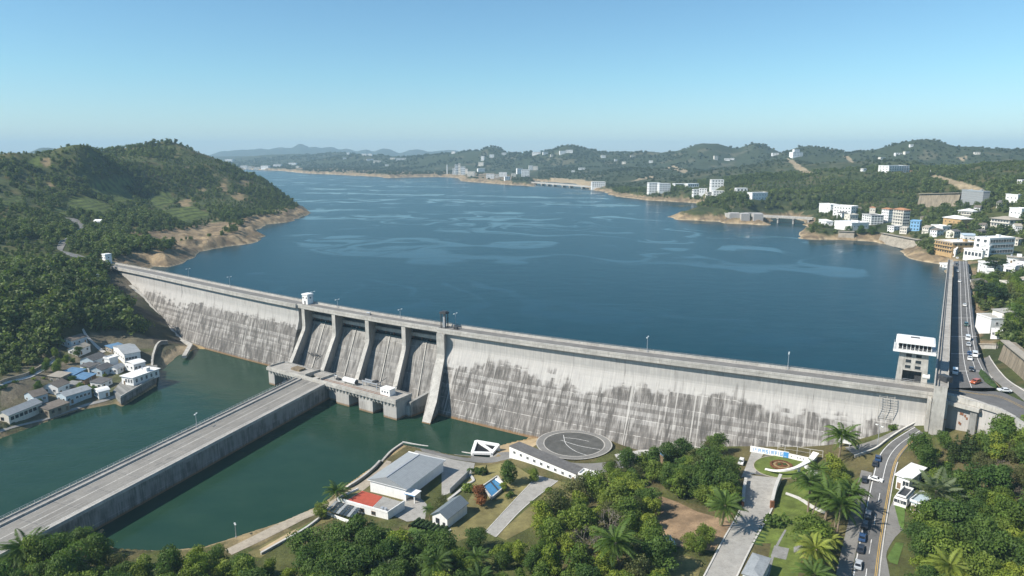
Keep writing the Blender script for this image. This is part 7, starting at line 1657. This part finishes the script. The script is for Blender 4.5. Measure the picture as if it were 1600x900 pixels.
# single trees one can point to (foot pixel, species, scale, label)
SINGLE = [
 (752,790,'red0',1.0,'russet-leaved tree beside the blue water tank'),(797,757,'dark0',.95,'dark tree between the blue tank and the long white block'),(833,752,'mid1',.55,'small pale green tree in front of the long white block'),(744,742,'bush0',1.5,'round dark shrub at the top corner of the compound garden'),(760,741,'conifer0',.35,'tiny conifer beside the white path wall in the compound'),
 (525,793,'palm0',1.0,'lone palm on the river bank left of the red roof terrace'),(502,811,'mid0',.75,'round green tree standing alone on the dry river bank'),(690,800,'olive0',.8,'grey-green tree overhanging the gabled shed'),(672,812,'palm1',.5,'small dark palm left of the gabled shed'),(745,862,'dark2',.8,'round dark tree at the lower end of the paved path'),
 (786,768,'lime0',.45,'bright yellow-green shrub right of the blue water tank'),(796,778,'bush0',1.0,'low dark shrub in the lawn left of the paved path'),(834,790,'bush0',.8,'low dark shrub right of the paved path, upper'),(860,772,'bush1',1.2,'green shrub beside the upper right of the paved path'),(728,768,'bush1',1.6,'green shrub next to the zigzag white path wall'),
 (1127,822,'palm2',1.35,'large dark feather palm left of the ramp'),(1100,850,'mid2',.75,'rounded green tree at the lower edge of the bare earth patch'),(1121,712,'dark1',.95,'broad dark tree against the dam face left of the lettered wall'),(1105,705,'olive1',.75,'brownish olive tree against the dam face'),
 (1252,762,'bush0',1.7,'round dark shrub right of the white sculpture'),(1212,822,'bush0',1.8,'grey-black ball shrub in the terraced ramp garden'),(1310,722,'palm0',1.5,'large palm behind the white sculpture'),(1300,752,'lime1',1.15,'yellow-green leafy tree right of the white sculpture'),(1288,815,'palm1',1.55,'large palm in the middle of the palm group by the lower road'),(1262,800,'palm2',1.2,'palm on the left of the palm group by the lower road'),(1306,838,'palm0',1.45,'palm on the right of the group, overhanging the lower road'),(1275,900,'gold0',1.6,'bright golden palm at the bottom of the ramp garden'),(1318,775,'mid3',.8,'green tree between the palms and the white turning car'),
 (1455,806,'grey0',1.35,'grey-green palm with a tall brown trunk behind the guard booth'),(1507,720,'conifer0',.95,'left pointed conifer below the retaining wall'),(1488,722,'conifer1',.7,'shorter dark conifer left of the pair below the retaining wall'),(1516,724,'conifer1',1.0,'tallest conifer below the retaining wall'),(1535,790,'dark3',1.25,'broad round dark tree right of the grey-green palm'),(1440,880,'dark0',1.05,'dark blue-green tree right of the booth apron'),(1450,850,'lime2',.9,'yellow-green tree above the dark blue-green tree'),(1475,915,'gold1',1.55,'large yellow-green palm at the bottom right'),(1560,745,'bare1',.8,'reddish leafless shrub tree on the right slope'),
 (1395,672,'bush0',1.0,'dark shrub at the dam foot beside the road bend'),(1378,668,'bush1',.8,'green shrub at the dam foot near the notice board'),
 (560,905,'gold0',1.1,'yellow palm at the bottom edge left of centre'),(601,915,'grey0',.8,'silver palm at the bottom edge'),(690,915,'palm2',1.2,'palm at the bottom edge below the paved path'),(970,905,'palm1',1.6,'large yellowish palm at the bottom right of the thicket'),(345,905,'gold1',.9,'yellow palm between dark trees at the bottom left'),(40,890,'palm0',1.5,'large palm over the causeway end at the bottom left'),
 (915,870,'bare0',1.1,'leafless grey tree in the middle of the thicket'),(900,835,'bare1',.9,'smaller leafless grey tree in the thicket'),(985,820,'olive0',1.1,'grey olive tree at the right of the thicket'),(610,905,'bare0',.6,'bare twiggy bush at the bottom edge'),
 (1553,428,'pine0',1.0,'upper dark pine between the white houses of the right hillside'),(1538,475,'pine1',1.05,'lower dark spreading pine right of the upper road'),(1556,478,'pine0',.95,'dark pine beside the spreading pine right of the upper road'),
 (1345,367,'dark1',1.1,'round dark tree in front of the long low hall on the headland'),(1362,369,'dark2',1.1,'round dark tree right of the long low hall on the headland'),(1325,367,'dark3',.9,'round dark tree left of the long low hall on the headland'),
]
for px, py, k_, s_, lb in SINGLE:
    p = hit(px, py); plant(k_, p[0], p[1], s_, lb)
# massed trees: zone polygon (pixels of their feet), spacing, species weights, where
NOTREE = [[(0,640),(250,560),(250,640),(0,720)], [(640,690),(1040,690),(1040,735),(960,735),(905,760),(870,760),(760,845),(640,850),(500,830),(480,800)], [(1094,960),(1125,850),(1155,790),(1160,700),(1290,700),(1290,760),(1225,760),(1180,850),(1150,960)],
          [(1290,960),(1318,830),(1346,735),(1330,720),(1380,675),(1460,655),(1470,690),(1425,720),(1404,800),(1416,830),(1395,890),(1420,960)], [(1390,760),(1446,760),(1446,812),(1390,800)], [(1022,772),(1060,786),(1090,800),(1130,812),(1145,800),(1148,815),(1116,862),(1030,850),(1018,820)], [(1040,872),(1098,872),(1095,960),(1045,960)]]
ZONES = [
 ('bottom left strip by the causeway end', [(-30,858),(60,850),(130,850),(165,872),(205,892),(205,975),(-30,975)], 5.0, dict(dark=5, mid=3, olive=1), .95),
 ('bottom strip between causeway and compound', [(225,905),(330,888),(360,895),(420,902),(450,898),(480,975),(225,975)], 4.8, dict(dark=5, mid=3, lime=1), .8),
 ('dark clump below the red roof terrace', [(480,872),(540,864),(600,862),(650,868),(690,878),(700,975),(480,975)], 4.6, dict(dark=7, mid=3, lime=1), 1.0),
 ('lower edge under the paved path', [(700,882),(745,888),(790,876),(830,886),(835,975),(700,975)], 5.0, dict(mid=4, dark=3, palm=1, lime=1), .75),
 ('thicket right of the paved path', [(838,842),(870,800),(905,770),(960,760),(1005,760),(1015,800),(1022,850),(1035,870),(1030,960),(840,960)], 5.0, dict(mid=6, lime=4.5, dark=1, olive=2, bare=.7, palm=.2), 1.0),
 ('belt right of the turning circle', [(950,745),(985,732),(1040,725),(1085,720),(1100,735),(1080,748),(1010,760),(950,765)], 4.8, dict(mid=4, dark=4, olive=1), .8),
 ('grove left of the ramp', [(1045,765),(1085,745),(1120,738),(1148,748),(1150,785),(1135,800),(1090,790),(1050,782)], 4.6, dict(mid=5, dark=4, olive=1), .95),
 ('strip beside the lower ramp', [(1075,860),(1115,838),(1100,880),(1082,868)], 3.5, dict(mid=2, bush=2), .5),
 ('palm group beside the lower road', [(1262,778),(1300,755),(1325,760),(1318,800),(1296,860),(1270,870),(1258,820)], 5.0, dict(palm=4, mid=2), 1.0),
 ('verge under the palms', [(1255,840),(1300,850),(1290,920),(1285,960),(1250,960)], 5.5, dict(palm=2, lime=1, gold=1), .9),
 ('slope right of the guard booth', [(1430,705),(1470,698),(1500,705),(1490,745),(1460,780),(1432,750)], 5.0, dict(mid=4, dark=4, bush=1), .7),
 ('grove at the lower right corner', [(1430,830),(1480,815),(1530,820),(1600,790),(1650,800),(1660,960),(1420,960)], 5.2, dict(mid=4, lime=4, dark=3, olive=1, gold=.3), 1.0),
 ('wood below the retaining wall', [(1525,735),(1545,705),(1600,720),(1660,740),(1650,800),(1600,795),(1560,800),(1545,765)], 5.0, dict(mid=5, dark=3, olive=3, bare=.5), .85),
 ('trees in front of the retaining wall', [(1528,702),(1560,690),(1615,690),(1650,722),(1545,724)], 5.2, dict(mid=5, dark=3, lime=1), .95),
 ('slope behind the grey-green palm', [(1460,790),(1500,760),(1545,800),(1530,825),(1480,825)], 5.0, dict(dark=4, mid=4), .8),
 ('village houses', [(30,640),(60,600),(100,560),(140,560),(170,590),(150,620),(100,630),(60,650)], 7.5, dict(dark=3, mid=4, bush=3), .5),
 ('slope above the village', [(0,620),(40,606),(90,575),(130,560),(120,548),(80,560),(40,590),(0,598)], 6.5, dict(dark=3, mid=4, bush=3), .55),
 ('planting beside the upper road', [(1524,470),(1555,480),(1600,470),(1600,440),(1560,445),(1530,440)], 6.0, dict(dark=4, mid=3, olive=1), .85),
 ('hillside above the villa', [(1570,490),(1600,480),(1640,500),(1640,540),(1585,535),(1572,520)], 5.5, dict(dark=3, mid=4, lime=1), .8),
]
def blocked(x, y, z):
    px, py, _ = project(np.array([x]), np.array([y]), np.array([z]))
    return any(inpoly(px, py, q)[0] for q in NOTREE[1:])
HOUSES = [(o.location.x, o.location.y, 5.5) for o in bpy.data.objects if o.get('category') in ('house', 'shed', 'hut', 'hall', 'boathouse') and o.location.x < -100 and o.location.y < 600]
n_mass = 0
for where, poly, spc, mixd, sc in ZONES:
    W_ = np.array([hit(*p)[:2] for p in poly]); lo, hi = W_.min(0), W_.max(0); pts = []
    for _ in range(1500):
        x, y = random.uniform(lo[0], hi[0]), random.uniform(lo[1], hi[1])
        if not inpoly(np.array([x]), np.array([y]), W_)[0]: continue
        if any((x - a) ** 2 + (y - b) ** 2 < (spc * 1.22 * random.uniform(.8, 1.2)) ** 2 for a, b in pts): continue
        if any((x - a) ** 2 + (y - b) ** 2 < (1.8 + r_ * .45) ** 2 for a, b, r_ in PLANTED[:len(SINGLE)]): continue
        z = ground(x, y)
        if blocked(x, y, z) or z < ZR + .8 or (x < -100 and any((x - a) ** 2 + (y - b) ** 2 < r_ * r_ for a, b, r_ in HOUSES)): continue
        pts.append((x, y))
    for x, y in pts:
        key = random.choices(list(mixd), list(mixd.values()))[0]; s = 1.16 * sc * random.uniform(.68, 1.12); size = 'tall' if s > sc * 1.05 else 'smaller'
        if key == 'bush': s *= 1.2
        plant(any_of(key), x, y, s, f'{size} {WORDS[key][0]} in the {where}', f'{size} {WORDS[key][0]}s in the {where}'); n_mass += 1
print('massed trees', n_mass, 'single', len(SINGLE))

# ------------------------------------------------------------------ forests on the hills: one object per wood, its own template crowns instanced over its points
def forest_templates(mat_key, n, size, lumps, H, W, k=3, seed=200):
    Vs, Fs, Ls, T = [], [], [], []; off = 0
    for i in range(k):
        rng = np.random.default_rng(seed + i); c = []; r = []
        for _ in range(lumps):
            a = rng.random() * 6.28; q = rng.random() ** .6; h = .15 + .75 * rng.random(); c.append((math.cos(a) * q * W * .33, math.sin(a) * q * W * .33, h * H)); r.append(W * (.16 + .10 * rng.random()))
        c.append((0, 0, H * .4)); r.append(W * .3)
        V, F, l = leaf_cloud(c, r, n, size, rng); Vs.append(V); Fs.append(F + off); Ls.append(l); T.append(np.full(len(V), i)); off += len(V)
    return np.concatenate(Vs), np.concatenate(Fs), np.concatenate(Ls), np.concatenate(T), k
def forest(name, label, pts, scl, mat_key, tmpl):
    V, F, L, T, k = tmpl; n = len(pts); me = bpy.data.meshes.new(name)
    allv = np.concatenate([V, pts]); nv = len(allv); me.vertices.add(nv); me.vertices.foreach_set('co', allv.astype(np.float32).ravel())
    me.loops.add(F.size); me.loops.foreach_set('vertex_index', F.astype(np.int32).ravel()); me.polygons.add(len(F)); me.polygons.foreach_set('loop_start', np.arange(0, F.size, 4, dtype=np.int32)); me.polygons.foreach_set('loop_total', np.full(len(F), 4, np.int32))
    me.materials.append(LM[mat_key]); me.update(calc_edges=True)
    at = me.color_attributes.new('Col', 'FLOAT_COLOR', 'POINT'); lum = np.concatenate([L, np.zeros(n)]); at.data.foreach_set('color', np.stack([lum, lum, lum, np.ones_like(lum)], 1).astype(np.float32).ravel())
    a = me.attributes.new('tid', 'INT', 'POINT'); a.data.foreach_set('value', np.concatenate([T, np.full(n, 99)]).astype(np.int32))
    a = me.attributes.new('scl', 'FLOAT', 'POINT'); a.data.foreach_set('value', np.concatenate([np.zeros(len(V)), scl]).astype(np.float32))
    o = link(name, me); tag(o, label, None, None, 'stuff')
    gn = bpy.data.node_groups.new(name + '_scatter', 'GeometryNodeTree'); gn.interface.new_socket('Geometry', in_out='INPUT', socket_type='NodeSocketGeometry'); gn.interface.new_socket('Geometry', in_out='OUTPUT', socket_type='NodeSocketGeometry')
    N = gn.nodes; Lk = gn.links; gi = N.new('NodeGroupInput'); go = N.new('NodeGroupOutput')
    tid = N.new('GeometryNodeInputNamedAttribute'); tid.data_type = 'INT'; tid.inputs[0].default_value = 'tid'
    def sep(val):
        c = N.new('FunctionNodeCompare'); c.data_type = 'INT'; c.operation = 'EQUAL'; Lk.new(tid.outputs[0], c.inputs[2]); c.inputs[3].default_value = val
        s = N.new('GeometryNodeSeparateGeometry'); s.domain = 'POINT'; Lk.new(gi.outputs[0], s.inputs[0]); Lk.new(c.outputs[0], s.inputs[1]); return s.outputs[0]
    g2i = N.new('GeometryNodeGeometryToInstance')
    for i in reversed(range(k)): Lk.new(sep(i), g2i.inputs[0])
    iop = N.new('GeometryNodeInstanceOnPoints'); Lk.new(sep(99), iop.inputs['Points']); Lk.new(g2i.outputs[0], iop.inputs['Instance']); iop.inputs['Pick Instance'].default_value = True
    ri = N.new('FunctionNodeRandomValue'); ri.data_type = 'INT'; ri.inputs[4].default_value = 0; ri.inputs[5].default_value = k - 1; Lk.new(ri.outputs[2], iop.inputs['Instance Index'])
    rr = N.new('FunctionNodeRandomValue'); rr.data_type = 'FLOAT_VECTOR'; rr.inputs[0].default_value = (0, 0, 0); rr.inputs[1].default_value = (.15, .15, 6.28); rr.inputs[8].default_value = 3
    Lk.new(rr.outputs[0], iop.inputs['Rotation'])
    sa = N.new('GeometryNodeInputNamedAttribute'); sa.data_type = 'FLOAT'; sa.inputs[0].default_value = 'scl'; Lk.new(sa.outputs[0], iop.inputs['Scale']); Lk.new(iop.outputs[0], go.inputs[0])
    md = o.modifiers.new('scatter', 'NODES'); md.node_group = gn
    return o
CLEAR = FIELDS + NOTREE + [
 [(160,424),(190,428),(300,545),(285,560),(250,560),(225,520),(205,495),(180,470)], [(0,590),(45,585),(72,562),(95,528),(132,512),(170,520),(235,525),(250,545),(262,575),(240,605),(190,640),(0,690)],
 [(80,385),(92,378),(112,368),(122,358),(98,347),(98,340),(124,345),(136,360),(124,372),(104,384),(104,392),(170,408),(180,420),(140,412),(84,394)], [(116,498),(180,484),(190,470),(200,476),(196,486),(150,500),(118,505)],
 [(1476,404),(1520,404),(1530,540),(1560,580),(1660,640),(1660,700),(1470,640),(1470,600)], [(1455,372),(1512,372),(1512,420),(1455,412)], [(1518,486),(1568,486),(1568,548),(1525,548)], [(1500,392),(1590,378),(1600,405),(1600,432),(1565,436),(1500,412)], [(1522,410),(1552,410),(1552,438),(1522,438)],
 [(1429,302),(1496,302),(1496,326),(1429,326)], [(1498,296),(1540,296),(1536,324),(1498,324)], [(1455,272),(1545,296),(1540,304),(1450,280)], [(1228,247),(1272,270),(1262,274),(1240,262)], [(1545,336),(1580,334),(1578,360),(1545,360)], [(1300,322),(1338,322),(1338,340),(1300,340)], [(1302,346),(1345,346),(1345,364),(1302,362)], [(1344,335),(1372,335),(1372,355),(1344,355)], [(1374,327),(1418,327),(1418,360),(1374,360)], [(1278,318),(1298,318),(1298,334),(1278,334)], [(1366,362),(1432,376),(1432,392),(1366,380)], [(1418,345),(1438,345),(1445,365),(1400,362)],
 [(1140,325),(1275,330),(1275,350),(1140,350)], [(1050,320),(1130,326),(1140,348),(1045,345)], [(1555,545),(1640,600),(1640,625),(1555,560)], [(1386,258),(1422,258),(1422,273),(1386,273)], [(1174,298),(1200,298),(1200,314),(1174,314)],
 [(834,282),(946,282),(946,294),(834,292)], [(1010,285),(1048,285),(1048,302),(1010,302)], [(1050,286),(1092,286),(1092,294),(1050,294)], [(1108,280),(1131,280),(1131,294),(1108,294)], [(1080,294),(1132,294),(1132,309),(1080,308)],[(705,256),(744,256),(744,277),(705,276)],[(758,268),(800,268),(800,282),(758,280)],[(805,258),(842,258),(842,278),(805,276)]]
CLEAR += [[(x0 - 1.5, y1 - 1), (x1 + 1.5, y1 - 1), (x1 + 1.5, y0 + 1.2), (x0 - 1.5, y0 + 1.2)] for x0, x1, y0, y1, *_ in FAR]
def scatter(x0, x1, y0, y1, spc, keep, rmin, rmax, seed):
    rng = np.random.default_rng(seed); gx, gy = np.meshgrid(np.arange(x0, x1, spc), np.arange(y0, y1, spc)); X = gx.ravel() + rng.uniform(-.48, .48, gx.size) * spc; Y = gy.ravel() + rng.uniform(-.48, .48, gx.size) * spc
    r = np.hypot(X, Y); az = np.degrees(np.arctan2(X, Y)); m = (r > rmin) & (r < rmax) & (np.abs(az) < 44) & (Y > 0); X, Y = X[m], Y[m]
    Z = height(X, Y); px, py, dep = project(X, Y, Z); up = Y - axf(X)
    n1 = fbm(X / 45, Y / 45, 3); n2 = fbm(X / 160, Y / 160, 3)
    m = (rng.random(len(X)) < keep * np.clip(.35 + 1.5 * sstep(.36, .52, n1) * sstep(.30, .5, n2), .35, 1))
    m &= np.where(up > 0, Z > ZL + 5.0 + 3.5 * (X < 0) + 5 * (n1 - .4), Z > ZR + 4)
    m &= ~((up > -36) & (up < 6) & (X > -318) & (X < 175))
    for q in CLEAR: m &= ~inpoly(px, py, q)
    for q in FIELDS: m &= ~inpoly(px, py - 4, q)
    for bx, by, ba, bb in BARE: m &= ~((((px - bx) / ba) ** 2 + ((py - by) / bb) ** 2 < 1) & (dep < 1500))
    return X[m], Y[m], Z[m], rng
rdam = lambda X, Y: (Y - axf(X))
tm_near = forest_templates('forest', 260, 1.25, 11, 7.5, 8.5)
X, Y, Z, rng = scatter(-1150, 60, 330, 1500, 6.2, .93, 380, 1700, 1)
tall = fbm(X / 70, Y / 70, 2); lo_ = sstep(.35, .6, tall); sl = (.45 + .65 * lo_) * rng.uniform(.6, 1.15, len(X)); upper = sstep(750, 950, np.hypot(X, Y)); ravine = fbm(X / 80 + 5, Y / 80, 3); sl = np.where((upper > .5) & (ravine > .46), sl * rng.uniform(.5, .9, len(X)), sl)
nearl = (np.hypot(X, Y) < 620) & (Y < axf(X) + 90); sl = np.where(nearl, sl * 1.25 + .25, sl)
forest('left_hill_forest', 'dense green forest covering the terraced hill left of the lake', np.stack([X, Y, Z - .5], 1), sl, 'forest', tm_near); nL = len(X)
X, Y, Z, rng = scatter(120, 1250, 300, 1700, 6.6, .93, 330, 1700, 2); sl = (.55 + .5 * sstep(.35, .6, fbm(X / 70, Y / 70, 2))) * rng.uniform(.65, 1.2, len(X))
ok = np.ones(len(X), bool)
forest('right_hill_forest', 'dense green forest covering the hills on the right of the lake', np.stack([X, Y, Z - .5], 1)[ok], sl[ok], 'forest', tm_near); nR = len(X)
tm_far = forest_templates('forest_far', 90, 3.6, 7, 10, 17, seed=300)
X, Y, Z, rng = scatter(-3800, 3200, 1500, 5600, 17, .9, 1690, 5600, 3); keep = (rng.random(len(X)) < np.clip(2600 / np.hypot(X, Y), .3, 1)) & (fbm(X / 110, Y / 110, 4) < .60); X, Y, Z = X[keep], Y[keep], Z[keep]
forest('far_forest', 'hazy forest on the distant hills beyond the lake', np.stack([X, Y, Z - 1.5], 1), rng.uniform(.6, 1.15, len(X)) * np.clip(np.hypot(X, Y) / 3000, .75, 1.15) * .85, 'forest_far', tm_far)
print('forest', nL, nR, len(X))
